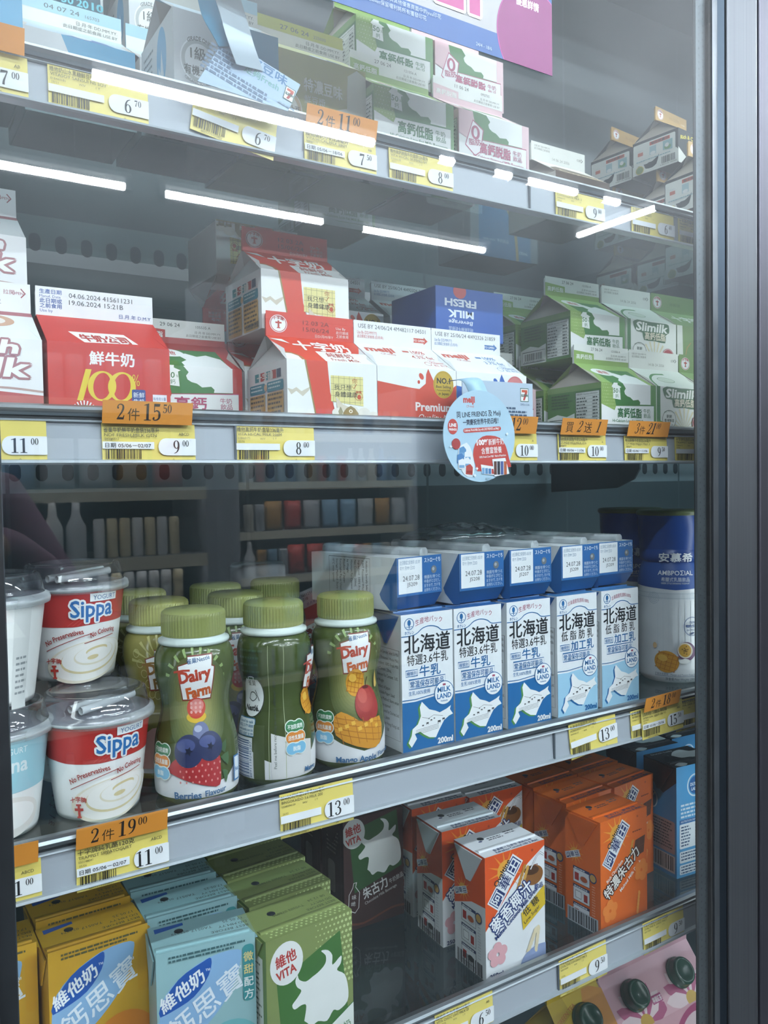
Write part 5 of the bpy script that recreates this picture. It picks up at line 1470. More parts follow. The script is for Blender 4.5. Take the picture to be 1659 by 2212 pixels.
def hok_art(low):
    B = '#1b66a0'; LB = '#9fcbe4'; reg = LB if low else B; A = Art(49, 106); A.rect(0, 0, 49, 106, '#e6ebee')
    A.ring(7.5, 98.5, 4.6, 4.6, 4.0, 4.0, B); A.ell(7.5, 99.4, 1.6, 2.4, B); A.rect(7.1, 95, 7.9, 98, B); A.rect(4.4, 96.2, 10.6, 96.6, B); A.text('ホクレン', 7.5, 90.6, 3.1, B, a='c', w=8.5, bold=.03)
    A.text('北海道産乳原料100%' if low else '生産地パック', 13, 96.5, 4.2 if low else 5.2, '#a8506a', w=26, arc=2.2, rot=1)
    A.stroke([(0, 89.2), (10, 89.4), (15, 91), (20, 94.2), (27, 95.4), (34, 93.8), (39, 90.8), (49, 90.6)], .7, B, 5)
    A.text('北海道', 2.6, 76.6, 15.5, '#20262c', w=43.5, bold=.02)
    A.text('低 脂 肪 乳' if low else '特選3.6牛乳', 5, 67.0, 9.0, '#20262c', w=39, bold=.006)
    A.frame(3.6, 58, 14.6, 62.8, .35, B); A.text('種類別', 4.4, 58.9, 3.5, B, w=9.4)
    A.text('加工乳' if low else '牛乳', 16.5, 57.2, 9.6, B, w=28 if low else 20, bold=.012)
    A.frame(6.4, 48, 41, 55.4, .5, B); A.text('常温保存可能品', 7.6, 49.2, 6.0, B, w=32, bold=.008)
    if not low: A.text('生乳100%使用', 6, 43.4, 3.7, B, w=20)
    A.poly([(0, 0), (49, 0), (49, 42), (30, 39.6), (12, 38), (0, 38.4)], reg); A.stroke([(0, 40.2), (12, 39.8), (30, 41.4), (49, 43.8)], .6, B)
    mapo = [(8, 3), (13, 9), (11, 13), (16, 14), (20, 11), (25, 8), (31, 7), (34, 12), (39, 19), (44, 22), (48, 23), (45, 27), (46, 30), (42, 28), (35, 26), (31, 28), (25, 30), (21, 34), (18, 37), (16, 33), (17, 26), (14, 20), (9, 17), (8, 12), (5, 7)]
    A.poly([(x - 1.8, y - .8) for x, y in mapo], B if low else '#4f8a4a'); A.poly(mapo, '#eef1f2')
    for x, y, s in ((22, 19, 1.6), (26, 21, 1.2), (29, 22, 1.0), (33, 18.5, 2.0), (37.5, 20, 1.7), (18, 18, 1.2), (24, 22.5, .8)): A.rect(x, y, x + s * 1.4, y + s * .7, '#23282c'); A.rect(x + .1, y - s * .5, x + s * .3, y, '#23282c'); A.rect(x + s, y - s * .5, x + s * 1.2, y, '#23282c')
    for k in range(4): A.stroke([(12, 12.2 + k * 1.1), (34, 14 + k * 1.1)], .22, '#23282c')
    A.stroke([(18, 25), (24, 23), (29, 25), (38, 23)], .25, '#23282c')
    A.ell(39.5, 41, 9.6, 9.6, B); A.ell(39.5, 41, 9.0, 9.0, '#eef1f2'); A.text('MILK', 39.5, 42, 5.6, B, a='c', w=13, bold=.03); A.text('LAND', 39.5, 36.8, 5.6, B, a='c', w=14, bold=.03); A.text('Hokkaido', 39.5, 34.2, 2.0, B, a='c', w=7, bold=.02); A.ell(39, 47.6, .9, .9, '#a8506a'); A.ell(40.2, 47.6, .9, .9, '#a8506a')
    A.text('200ml', 47.5, 1.8, 6.2, '#eef1f2' if not low else B, a='r', w=15, bold=.04)
    return A


def hok_side():
    A = Art(41, 106); A.rect(0, 0, 41, 106, '#dfe4e7'); A.frame(3, 8, 38, 78, .3, '#3b4046')
    tx = ['Hokkaido Specially Select 3.6 Milk', '(UHT Processed Whole Milk)', 'Ingredient: 100% Fresh Milk', 'Net Content: 200mL', 'Minimum Fat Content: 3.6%', 'by Weight', 'Product of Japan', 'Recyclable Paper Used', 'Storage Method: Store under', '10°C once opened', 'Manufactured by Dairies Ltd.', 'Hokkaido, Japan', 'Imported by Hong Kong Ltd.', 'Tel: 2647 1138']
    for k, s in enumerate(tx): A.text(s, 4.5, 73.4 - k * 4.7, 3.6, '#3b4046', w=min(32.5, 1.25 * len(s)))
    return A


_H = {}


def hok(low, loc, label, group, rz=0):
    if low not in _H:
        t = thing('milk_drink_carton', label, 'milk carton', loc, rz, group)
        mb = MB().bevelbox(0, 0, 0, HW, HD, HH, M('#e3e8eb', .35), .0012)
        hok_art(low).put(mb, (0, 0, 0), (1, 0, 0), (0, 0, 1)); hok_side().put(mb, (0, HD, 0), (0, -1, 0), (0, 0, 1))
        tp = Art(49, 41); tp.rect(0, 0, 49, 41, '#2a62a0' if not low else '#4d86ba'); tp.put(mb, (0, 0, HH), (1, 0, 0), (0, 1, 0))
        mb.build('carton_body', t)
        MB().prism_x([(.012, HH), (.0124, HH + .0012), (.014, HH + .0013), (.018, HH + .0004), (.0185, HH)][::-1], .001, HW - .001, M('#3a70a8', .35)).build('top_seam', t)
        for s, x in ((-1, 0), (1, HW)):
            x0, x1 = x + s * .0005, x + s * .0014; tri = [(.002, HH - .001), (HD - .002, HH - .001), (.022, HH - .024), (.019, HH - .024)]
            v = [(x0, y, z) for y, z in tri] + [(x1, y, z) for y, z in tri]; fs = [(0, 1, 2, 3), (7, 6, 5, 4), (4, 5, 1, 0), (5, 6, 2, 1), (6, 7, 3, 2), (7, 4, 0, 3)]
            MB().add(v, fs if s > 0 else [f[::-1] for f in fs], M('#2a62a0', .35)).build('side_flap', t)
        _H[low] = t; return t
    return dup(_H[low], loc, rz, label, group)


HG = 'standing blue and white milk cartons'; HL = 'standing light blue low-fat milk cartons'
ordn = ('first', 'second', 'third', 'fourth', 'fifth')
HX = (.3450, .3955, .4505, .5075, .5625)
for k, x in enumerate(HX):
    low = k > 2
    hok(low, (x, .020, Z3), f'standing {"light blue low-fat" if low else "dark blue and white"} milk carton, {ordn[k]} in the front row', HL if low else HG)
for k, x in enumerate(HX):
    low = k > 2
    hok(low, (x + .002, .063, Z3), f'standing {"light blue low-fat" if low else "dark blue and white"} milk carton in the second row, {ordn[k]} from the left', HL if low else HG)
hok(False, (HX[0] + .002, .106, Z3), 'standing dark blue and white milk carton in the third row, behind the mango bottle', HG)


def hok_lying(label, loc, rz, stamp):
    t = thing('milk_drink_carton', label, 'milk carton', loc, rz, 'milk cartons lying on top of the standing ones')
    L = HH; mb = MB(); Wt = M('#dfe4e7', .35); B = '#27639f'; Bm = M(B, .35); h = HD; cz = .011; cy = .008
    prof = [(0, cz), (cy, 0), (L, 0), (L, h), (0, h)]
    v = [(0, y, z) for y, z in prof] + [(HW, y, z) for y, z in prof]
    mb.add(v, [(0, 4, 3, 2, 1), (5, 6, 7, 8, 9), (6, 1, 2, 7)][:3], Wt)
    mb.add(v, [(2, 3, 8, 7)], Wt); mb.add(v, [(4, 9, 8, 3)], Wt)
    mb.add(v, [(0, 1, 6, 5), (4, 0, 5, 9)], Bm)
    f = Art(49, h * 1000 - 11); H = h * 1000 - 11
    f.rect(0, 0, 49, H, B)
    f.rect(1.5, 2, 27, H - .8, '#e4e9ec'); f.text('此日期或之前食用 USE BY', 3, H - 5.4, 3.6, '#5f7f9f', w=22); f.text('年YY 月MM 日DD', 3, H - 9.6, 3.6, '#5f7f9f', w=16)
    f.text('24.07.28', 6, H - 18.2, 5.6, '#3d434a', w=18); f.text(stamp, 10.5, H - 22.6, 4.2, '#3d434a', w=11)
    f.text('ストローぐち', 29.5, H - 5.2, 4.2, '#e4ebf2', w=18, bold=.02)
    f.ell(40, H - 11.5, 3.1, 3.1, M('#a9b3ba', .25, .6)); f.ell(39.4, H - 11, 1.4, 1.4, M('#d9dee2', .2, .5))
    for k, s in enumerate(('側面を持つと', '中身がとびだし', 'ますので､カドを', 'お持ちください。')): f.text(s, 29, H - 18 - k * 3.4, 3.1, '#cfdcea', w=18)
    f.put(mb, (0, 0, cz), (1, 0, 0), (0, 0, 1))
    s = Art(L * 1000, h * 1000)
    # left side: u runs from the back end to the front
    for k, tx in enumerate(('Hokkaido Specially Select 3.6 Milk', '(UHT Processed Whole Milk)', 'Ingredient: 100% Fresh Milk', 'Net Content: 200mL', 'Minimum Fat Content: 3.6%', 'by Weight', 'Product of Japan', 'Recyclable Paper Used', 'Storage Method: Store under', '10°C once opened')):
        s.text(tx, 70 - k * 4.6, 37, 3.5, '#3b4046', rot=-90, w=min(33, 1.2 * len(tx)))
    s.frame(24, 2, 75, 39, .3, '#3b4046'); s.poly([(L * 1000, 41), (L * 1000 - 1, 41), (86, 12), (88, 8), (98, 0), (L * 1000, 0)], B)
    s.put(mb, (0, L, 0), (0, -1, 0), (0, 0, 1))
    mb.build('carton_body', t)
    st = MB(); st.tube([(.030, .004, h + .0032), (.016, .102, h + .0032)], .0024, M('#eef1f1', .25), 12); o = st.build('straw', t)
    w_ = MB(); pr = [(-.0046, 0), (.0046, 0), (.0042, .0040), (.0022, .0060), (-.0022, .0060), (-.0042, .0040)]
    vs = []
    for y, cx in ((.001, .0304), (.105, .0156)):
        vs += [(cx + px_, y, h + .0003 + pz) for px_, pz in pr]
    w_.add(vs, [tuple(range(6)), tuple(range(11, 5, -1))] + [(k2, 6 + k2, 6 + (k2 + 1) % 6, (k2 + 1) % 6) for k2 in range(6)], FROST)
    sa = Art(); sa.text('ストローはバイオマスプラスチックです', 30, -1.4, 3.2, '#5f7478', w=56, rot=0); sa.rrect(6, -1.9, 18, 1.9, .6, '#2f6e5a'); sa.text('のみくち', 7, -1.2, 2.8, '#dfe8e4', w=10, bold=.02)
    ax = Vector((-.0148, .104, 0)).normalized(); sa.put(w_, Vector((.0304, .001, h + .0063)), ax, Vector((-ax.y, ax.x, 0)))
    w_.build('straw_wrapper', t)
    return t


ZL = Z3 + HH + .0025
for k, (x, y, rz, s) in enumerate(((.3435, .022, 10, 'J5209'), (.4020, .020, 4, 'J5208'), (.4545, .020, 2.5, 'J5207'), (.5130, .0195, 3, 'J5209'), (.5655, .026, 3, 'J5209'))):
    hok_lying(f'lying blue and white milk carton, {ordn[k]} from the left in the top layer', (x, y, ZL), rz, s)

# ------------------------------------------------------------------ small drink boxes on the lowest shelf
BW, BD, BH = .065, .0425, .104


def sun(a, x, y, r, c='#e0a63a', ray='#e8963a'):
    for k in range(12):
        t = math.radians(30 * k + 10); a.poly([(x + r * .9 * math.cos(t - .12), y + r * .9 * math.sin(t - .12)), (x + r * 2.2 * math.cos(t), y + r * 2.2 * math.sin(t)), (x + r * .9 * math.cos(t + .12), y + r * .9 * math.sin(t + .12))], ray)
    a.ell(x, y, r, r, c)


def logo(a, x, y, rot, s=1.0):
    """three dark characters on a white slanting bar"""
    c, q = math.cos(math.radians(rot)), math.sin(math.radians(rot))
    def P(u, v): return (x + (u * c - v * q) * s, y + (u * q + v * c) * s)
    a.poly([P(-1, -1), P(37, -1), P(37, 11), P(-1, 11)], '#e9ecef')
    for k, ch in enumerate('阿華田'):
        a.poly([P(k * 12.2, 0), P(k * 12.2 + 11.4, 0), P(k * 12.2 + 11.4, 10), P(k * 12.2, 10)], '#22366b') if k != 1 else None
        px, py = P(k * 12.2 + .8, 1.2); a.text(ch, px, py, 10.2 * s, '#e9ecef' if k != 1 else '#22366b', rot=rot, w=9.6 * s, bold=.02)


def pictos(a, x, y, w, bar, base):
    for k in range(3):
        y0 = y - k * 17
        a.rect(x, y0 - 15, x + w, y0, '#2b3344'); a.rect(x + .4, y0 - 14.6, x + w - .4, y0 - .4, '#dfe2e6'); a.rect(x + .4, y0 - 2.6, x + w - .4, y0 - .4, '#2b3a66')
        a.lines(x + 1.5, y0 - 2.1, x + w - 2, 1, 1, 1.1, '#dfe2e6', k + 2)
        if k == 1: a.poly([(x + 2, y0 - 6), (x + 9, y0 - 5), (x + 12, y0 - 12), (x + 5, y0 - 13)], '#eef0f2'); a.frame(x + 3, y0 - 12, x + 10, y0 - 5.5, .4, '#3a4254'); a.rect(x + w - 7, y0 - 13, x + w - 2.6, y0 - 6, '#a8322e')
        else: a.rect(x + 2, y0 - 12.6, x + 7, y0 - 5.5, '#a8322e'); a.ell(x + w - 7, y0 - 10, 5.6, 3.6, '#c9cdd2'); a.ell(x + w - 7, y0 - 9.4, 4.2, 2.6, '#b0562c' if k == 0 else '#33302e')
    a.bars(bar[0] + 1, bar[1] + 1, bar[2] - 1, bar[3] - .6, '#23282e', n=36)


def drink_art(orange):
    O = '#df6a22'
    f = Art(65, 104); f.rect(0, 0, 65, 104, O if orange else '#e6e9ec')
    if not orange: f.poly([(0, 104), (65, 104), (65, 99), (46, 88), (28, 72), (12, 55), (0, 42)], '#d9541f')
    sun(f, 22, 88, 9, '#e2a23c', '#e58a2c' if not orange else '#eda03a')
    logo(f, 13, 58, 52, 1.18)
    f.text('Ovaltine', 12.5, 76, 7.4, '#20242c', rot=52, w=24, bold=.02)
    f.lines(44, 84, 58, 1, 1, 1.2, '#7a3a1c', 3)
    f.text('®', 50, 97, 3, '#20242c')
    if orange:
        f.poly([(44, 60), (60, 62), (62, 78), (48, 76)], '#5a3320'); f.stroke([(52, 61), (54, 77)], .4, '#7a4a30'); f.stroke([(45, 68), (61, 70)], .4, '#7a4a30')
        for k in range(5): f.ell(40 + k * 1.0, 62 + k * 3.4, 2.2, 1.5, '#c9923a', rot=50)
        f.text('Rich Chocolate', 9, 46, 4.6, '#efe6da', rot=35, w=26, bold=.02)
        f.outlined('特濃朱古力', 9, 31, 13, '#f3efe8', '#3a2018', 1.0, rot=36, w=55, bold=.02)
        f.text('Malted Milk Drink', 27, 33, 4.8, '#f3efe8', rot=36, w=36, bold=.015)
        fl = '#e9873a'
    else:
        f.ell(53, 76, 10, 8.4, '#8a5a2c'); f.ell(50, 81, 8.4, 4, '#4f3420', rot=-10); f.stroke([(49, 82), (56, 92), (60, 94), (64, 91)], 1.6, '#3a4048'); f.stroke([(49, 82), (56, 92), (60, 94), (64, 91)], 1.0, '#eef0f2')
        for k in range(6): f.ell(35 + k * 1.4, 70 + k * 3.2, 2.6, 1.6, '#b9853a', rot=55); f.ell(39 + k * 1.3, 68 + k * 3.2, 2.6, 1.6, '#c99a4a', rot=75)
        f.outlined('麥香椰汁', 9.6, 38, 14.4, '#f1f3f5', '#233a74', 1.1, rot=34, w=50, bold=.025)
        f.text('飲品', 53, 64, 5, '#233a74', bold=.02)
        f.poly([(64, 65), (38, 47), (40, 32), (46, 36), (65, 48)], '#d4b42e'); f.text('低 糖', 42, 43, 8, '#20242c', rot=32, w=19, bold=.02); f.text('Low Sugar', 42, 36.6, 4.4, '#20242c', rot=32, w=20, bold=.01)
        f.text('Malted Coconut Milk Drink', 11, 32, 5.2, '#233a74', rot=34, w=56, bold=.03)
        f.ell(58, 0, 22, 15, '#8f9fc4')
        for k in range(6): f.ell(46 + k * 1.6, 14 + k * 3.0, 3, 1.7, '#e0d2b0', rot=30); f.ell(54 + k * .6, 12 + k * 3.4, 3, 1.7, '#e0d2b0', rot=100)
        fl = '#dfaab0'
    for k in range(5):
        t = math.radians(72 * k + 20); f.ell(12 + 6 * math.cos(t), 20 + 6 * math.sin(t), 4.6, 4.6, fl)
    if orange:
        for k in range(5):
            t = math.radians(72 * k); f.ell(56 + 6 * math.cos(t), 46 + 6 * math.sin(t), 4.6, 4.6, fl)
        for k in range(6): f.ell(50 + k * .5, 8 + k * 3.4, 2.4, 1.5, '#ecA04a', rot=100)
    f.text('250ml', 3.5, 1.6, 5.0, '#2b3a66', w=14, bold=.03)
    L = Art(42.5, 104); L.rect(0, 0, 43, 104, O if orange else '#dfe2e6')
    if not orange: L.poly([(0, 104), (43, 104), (43, 62), (24, 60), (0, 50)], '#d9541f')
    sun(L, 12, 66, 5, '#e2a23c', '#e8a23a'); logo(L, 2, 58, 24, .5)
    pictos(L, 10, 54, 20, (3, 0, 40, 13), O)
    L.ell(34, 50, 4.6, 4.6, '#3a4468'); L.ell(34, 50, 3.4, 3.4, '#c9a05a'); L.lines(33, 42, 37, 12, 2.4, .9, '#b9bcc4' if not orange else '#f0b08a', 8)
    if orange: L.rect(3, 0, 40, 14, '#b9bfc6'); L.bars(4.5, 1, 38.5, 13, '#23282e', n=36)
    T_ = Art(65, 42.5); T_.rect(0, 0, 65, 43, '#d86822' if orange else '#dcdfe3')
    T_.text('Delicious Choco & Malt' if orange else 'Refreshing Coconut milk & Malt!', 14, 1.4, 4.4, '#2b3a66', w=46, bold=.03); T_.text('朱古力 · 麥芽味' if orange else '香濃椰汁及麥芽·清新怡神', 14, 5.4, 3.6, '#2b3a66', w=42, bold=.03)
    T_.lines(24, 27, 40, 2, 3, 1.4, '#3a3f48', 3); T_.lines(44, 30, 58, 2, 3.4, 1.6, '#5a5f66', 5); T_.ell(16, 26, 2, 1.2, '#2b3a66')
    return f, L, T_


_B = {}


def box_drink(kind, loc, label, group, rz=0):
    if kind in _B: return dup(_B[kind], loc, rz, label, group)
    if kind in ('coconut', 'choco'):
        f, L, T_ = drink_art(kind == 'choco'); base = '#df6a22' if kind == 'choco' else '#dfe2e6'
        t = brik('drink_box', label, 'drink carton', loc, rz, base, BW, BD, BH, f, L, T_, group, ear='#d4631f' if kind == 'choco' else '#cdd2d7')
    elif kind in ('calciyellow', 'calciblue'):
        Yl = kind == 'calciyellow'; base = '#cf9f2a' if Yl else '#93b9bd'
        w, h = .066, .108; f = Art(66, 108); f.rect(0, 0, 68, 108, base)
        f.poly([(2, 40), (2, 72), (14, 88), (34, 98), (54, 99), (56, 92), (50, 74), (38, 58), (20, 44)], '#8ab2d8', 3); f.poly([(2, 66), (2, 72), (14, 88), (30, 96), (36, 97), (34, 86), (24, 74), (10, 68)], '#1f56a8', 3)
        f.text('維他奶', 4, 68, 11, '#eef2f6', rot=30, w=32, bold=.03, shear=.2); f.text('™', 32, 88, 4, '#eef2f6')
        f.text('鈣思寶', 10, 44, 19, '#e4edf5', rot=33, w=58, bold=.01, shear=.2); f.text('™', 52, 84, 5, '#e4edf5')
        f.ell(48, 30, 22, 22, '#d8842a' if Yl else '#6fb0b4')
        for an in (20, 65, 110, 155):
            t = math.radians(an); f.poly([(48, 24), (48 + 7 * math.cos(t) - 3.4 * math.sin(t), 24 + 7 * math.sin(t) + 3.4 * math.cos(t)), (48 + 17 * math.cos(t), 24 + 17 * math.sin(t)), (48 + 7 * math.cos(t) + 3.4 * math.sin(t), 24 + 7 * math.sin(t) - 3.4 * math.cos(t))], '#e9ede9', 2)
        if not Yl:
            f.rrect(57, 62, 65, 101, 3, '#3d8f94')
            for k, ch in enumerate('微甜配方'): f.text(ch, 61, 90 - k * 8.6, 7, '#e0cf8a' if k < 2 else '#e6efee', a='c', bold=.02)
        else: f.rrect(58, 62, 65, 100, 3, '#cf9a22')
        f.lines(8, 103.4, 62, 2, 2.6, 1.4, '#5d5a34' if Yl else '#3f6468', 4)
        T_ = Art(68, 43); T_.rect(0, 0, 68, 43, base); T_.text('BEST BEFORE', 66, 20, 4, '#3f4a3f', rot=180, w=26); T_.text('DD.MM.YY', 66, 25, 4, '#3f4a3f', rot=180, w=20); T_.text('TA0517', 42, 28, 4.4, '#4a5450', rot=180); T_.text('17.05.25', 64, 31, 4.4, '#4a5450', rot=180); T_.text('024774' if Yl else '055339', 26, 29, 4, '#4a5450', rot=180)
        T_.poly([(4, 33), (24, 37), (24, 40.5), (4, 39)], '#1f56a8'); T_.lines(8, 2.4, 60, 1, 2, 1.3, '#3f6468', 2)
        t = brik('drink_box', label, 'drink carton', loc, rz, base, w, BD, h - .004, f, None, T_, group)
    elif kind in ('vita', 'vitachoc'):
        ch = kind == 'vitachoc'; base = '#7f8d55' if not ch else '#3f2624'
        w = .0705 if not ch else .065; W_ = w * 1000; f = Art(W_, 104); f.rect(0, 0, W_, 104, base)
        if not ch:
            for i in range(10):
                for j in range(13): f.ell(40 + i * 3.4 + (j % 2) * 1.7, 102 - j * 4, .5 + .09 * i, .5 + .09 * i, '#b9c98a', n=10)
        f.poly([(13, 6), (8, 72), (60, 92), (66, 30), (66, 6)] if not ch else [(11, 34), (6, 92), (58, 103), (63, 48)], '#3f6e34' if not ch else '#2f5a2e', 0)
        cow(f, 29 if not ch else 25, 38 if not ch else 53, .93, '#e6e9e6')
        f.ell(16, 84, 13, 15, '#e6e8e6') if not ch else f.ell(11, 90, 12, 14, '#d9dbd9')
        yy = 84 if not ch else 90; xx = 16 if not ch else 11
        f.text('維他', xx, yy, 9.5, '#b23a34', a='c', w=16, bold=.03, rot=10); f.text('VITA', xx, yy - 9, 8.6, '#b23a34', a='c', w=16, rot=10, bold=.03)
        if not ch:
            f.poly([(13, 0), (70.5, 0), (70.5, 36), (52, 27), (34, 20), (13, 12)], '#e4e8e2'); f.stroke([(13, 12), (34, 20), (52, 27), (70.5, 36)], .7, '#2f6e3a'); f.text('高鈣低脂', 14, 5, 14, '#2f6e3a', w=38, rot=9, bold=.03); f.text('牛奶', 55, 17, 7, '#2f6e3a', rot=9); f.text('飲品', 56, 10.5, 7, '#2f6e3a', rot=9)
        else:
            f.text('朱古力', 21, 26, 12, '#e3e0dc', w=27, rot=14, bold=.02); f.text('牛奶飲品', 49, 33.4, 5.4, '#cfcac4', w=16, rot=14); f.text('Chocolate Milk Beverage', 22, 20.4, 4.0, '#cfcac4', w=36, rot=14)
            f.stroke([(12, 40), (13, 44), (10, 44), (9, 40), (5, 34), (4, 20), (11, 16), (15, 20), (16, 34), (12, 40)], .6, '#e3e0dc'); f.text('味', 8, 29, 5, '#e3e0dc'); f.text('哋', 7, 23, 5, '#e3e0dc')
            f.stroke([(2, 8), (20, 4), (50, 10), (65, 9)], 2, '#6a3a28', 4)
        L = Art(43, 104); L.rect(0, 0, 43, 104, '#6f8a48' if not ch else '#38231f')
        if ch: L.rrect(6, 20, 38, 96, 3, '#4c3a36'); L.rrect(7, 21, 37, 95, 3, '#3a2825'); L.lines(10, 88, 34, 6, 4, 1.6, '#8a7c76', 3); L.rrect(12, 30, 26, 60, 4, '#8a827c')
        else: L.rect(6, 10, 38, 90, '#dfe4da'); L.lines(8, 84, 36, 20, 3.6, 1.4, '#55624a', 3)
        T_ = Art(W_, 43); T_.rect(0, 0, W_, 43, base)
        for i in range(16):
            for j in range(3): T_.ell(6 + i * 4 + (j % 2) * 2, 3 + j * 3, .9, .9, '#b9c98a' if not ch else '#5a403a', n=10)
        T_.text('BEST BEFORE', 68, 20, 4, '#3f4a30', rot=180, w=24); T_.text('DD.MM.YY', 68, 25, 4, '#3f4a30', rot=180, w=18); T_.text('TV0202 078890', 46, 28, 4, '#3f4a30', rot=180); T_.text('08 12 24', 66, 31, 4.2, '#3f4a30', rot=180)
        t = brik('drink_box', label, 'drink carton', loc, rz, base, w, BD, BH, f, L, T_, group)
    else:
        Bl = '#4f9bd0'; w, d, h = .064, .046, .116; f = Art(64, 116); f.rect(0, 0, 64, 116, Bl)
        f.ring(26, 94, 11, 12, 9.4, 10.4, '#cfe2f0'); f.ell(26, 94, 8, 9, '#2a62a0'); f.text('DUTCH', 26, 93.6, 4.6, '#e3edf5', a='c', w=13, bold=.03); f.text('LADY', 26, 88.6, 4.6, '#e3edf5', a='c', w=10, bold=.03)
        f.lines(6, 74, 34, 4, 4, 2, '#cfe2f0', 5); f.ell(46, 72, 7, 8, '#dfe9f0'); f.ring(46, 72, 7, 8, 6.4, 7.4, '#2a62a0')
        f.rect(4, 56, 64, 60, '#2a62a0'); f.text('NUTRITION INFORMATION 營養資料', 6, 57, 3.0, '#e3edf5', w=48); f.rrect(4, 30, 66, 55.6, 1.5, '#dde6ee'); f.rrect(4, 15, 66, 27, 1.5, '#dde6ee'); f.rrect(4, 3, 66, 13, 1.5, '#dde6ee')
        for k in range(7): f.lines(6, 51.6 - k * 3.2, 20, 1, 1, 1.5, '#2f4f74', k); f.lines(26, 51.6 - k * 3.2, 38, 1, 1, 1.5, '#2f4f74', k + 9); f.lines(46, 51.6 - k * 3.2, 60, 1, 1, 1.5, '#2f4f74', k + 19)
        f.lines(6, 24, 62, 3, 3.2, 1.5, '#2f4f74', 31); f.lines(6, 10, 62, 3, 3, 1.4, '#2f4f74', 37)
        L = Art(46, 116); L.rect(0, 0, 46, 116, '#3f86bd'); L.poly([(46, 116), (46, 100), (30, 86), (28, 84), (0, 100), (0, 116)], '#23282e'); L.ell(12, 74, 8, 10, '#cfdfe8'); L.ell(12, 74, 6.8, 8.6, '#5a8fbe'); L.stroke([(8, 78), (11, 74), (17, 82)], 1.4, '#cfdfe8'); L.rrect(6, 24, 44, 58, 2, '#9a8a8c'); L.lines(8, 54, 42, 9, 3.2, 1.5, '#3a3a44', 8); L.rect(6, 4, 44, 22, '#b9bcc0'); L.bars(7, 6, 43, 21, '#23282e', n=34); L.ell(10, 66, 3, 3, '#4f9bd0')
        T_ = Art(64, 46); T_.rect(0, 0, 64, 46, '#23282e'); T_.poly([(24, 30), (34, 38), (46, 40), (52, 32), (64, 30), (64, 18), (48, 14), (38, 18), (28, 20)], '#dfe4e8', 3); T_.poly([(4, 6), (14, 10), (20, 4), (10, 0)], '#dfe4e8', 3); T_.text('Dutch Lady', 6, 40, 4.4, '#cfd6dc', w=30)
        t = brik('drink_box', label, 'drink carton', loc, rz, Bl, w, d, h, f, L, T_, group, flap='#2a3036', ear='#262c33')
    _B[kind] = t
    return t


g = 'white and orange coconut malt drink boxes'
box_drink('coconut', (.4235, .0195, Z4), 'white and orange drink box at the front of its row, nearest the shelf edge', g, -1)
box_drink('coconut', (.4245, .080, Z4), 'white and orange drink box second from the front, overlapped by the front one', g, -3)
box_drink('coconut', (.4315, .137, Z4), 'white and orange drink box third from the front, beside the brown box', g, -3)
box_drink('coconut', (.4940, .128, Z4), 'white and orange drink box at the right rear, beside the orange boxes', g, -3)
g = 'orange chocolate malt drink boxes'
box_drink('choco', (.5530, .0145, Z4), 'orange drink box at the front of its row, nearest the shelf edge', g, 2)
box_drink('choco', (.5600, .0635, Z4), 'orange drink box second in the left row', g, 3)
box_drink('choco', (.5625, .1120, Z4), 'orange drink box third in the left row', g, 3)
box_drink('choco', (.5640, .1590, Z4), 'orange drink box at the back of the left row', g, 3)
box_drink('choco', (.6290, .0660, Z4), 'orange drink box at the front of the right row, behind the blue box', g, 5)
box_drink('choco', (.6290, .1160, Z4), 'orange drink box at the rear of the right row', g, 3)
g = 'blue milk boxes with black and white cow-patched tops'
box_drink('blue', (.6985, .046, Z4), 'blue milk box with cow-patched top in front, by the door edge', g, -6)
box_drink('blue', (.7040, .102, Z4), 'blue milk box with cow-patched top behind the front one', g, -4)
box_drink('blue', (.7730, .110, Z4), 'blue milk box with cow-patched top further right, cut off by the door edge', g, -4)
g = 'yellow calcium soy drink boxes'
box_drink('calciyellow', (.0950, .0685, Z4), 'yellow drink box in the front row at the bottom left', g, 1)
box_drink('calciyellow', (.0955, .1145, Z4), 'yellow drink box in the second row at the bottom left', g, 1)
box_drink('calciyellow', (.0255, .088, Z4), 'yellow drink box at the far bottom left, only its side showing', g, 0)
g = 'light blue calcium soy drink boxes'
box_drink('calciblue', (.1535, .0265, Z4), 'light blue drink box in the front row between the yellow and green ones', g, -9)
box_drink('calciblue', (.1700, .0680, Z4), 'light blue drink box in the second row between yellow and green ones', g, -3) .location = (.1620, .0735, Z4)
box_drink('calciblue', (.1630, .1190, Z4), 'light blue drink box in the third row between yellow and green ones', g, -3)
g = 'green milk drink boxes with a white cow head'
box_drink('vita', (.2220, .0065, Z4), 'green drink box with white cow head in the front row', g, 4)
box_drink('vita', (.2310, .0550, Z4), 'green drink box with cow head in the second row', g, 4)
box_drink('vita', (.2330, .1020, Z4), 'green drink box with cow head in the third row', g, 4)
box_drink('vita', (.2345, .1490, Z4), 'green drink box with cow head in the fourth row', g, 4)
g = 'brown chocolate milk boxes with a white cow head'
box_drink('vitachoc', (.3640, .1500, Z4), 'brown and green chocolate milk box standing back from the shelf edge', g, -1)
box_drink('vitachoc', (.3640, .1960, Z4), 'brown chocolate milk box hidden behind the other brown one', g, -1)

# ------------------------------------------------------------------ cartons with screw caps on the shelf below
Z5 = .698
RIM[5] = .707
s5 = thing('refrigerator_shelf', 'glass shelf at the very bottom carrying cartons with green caps', 'shelf', (0, 0, 0))
MB().bevelbox(.045, .0025, Z5 - .006, 1.34, .405, Z5, SHELFGLASS, .001).build('glass_panel', s5)
MB().box(.03, -.004, Z5 - .028, 1.34, .0022, Z5 + .008, CHANNEL).build('label_channel', s5)


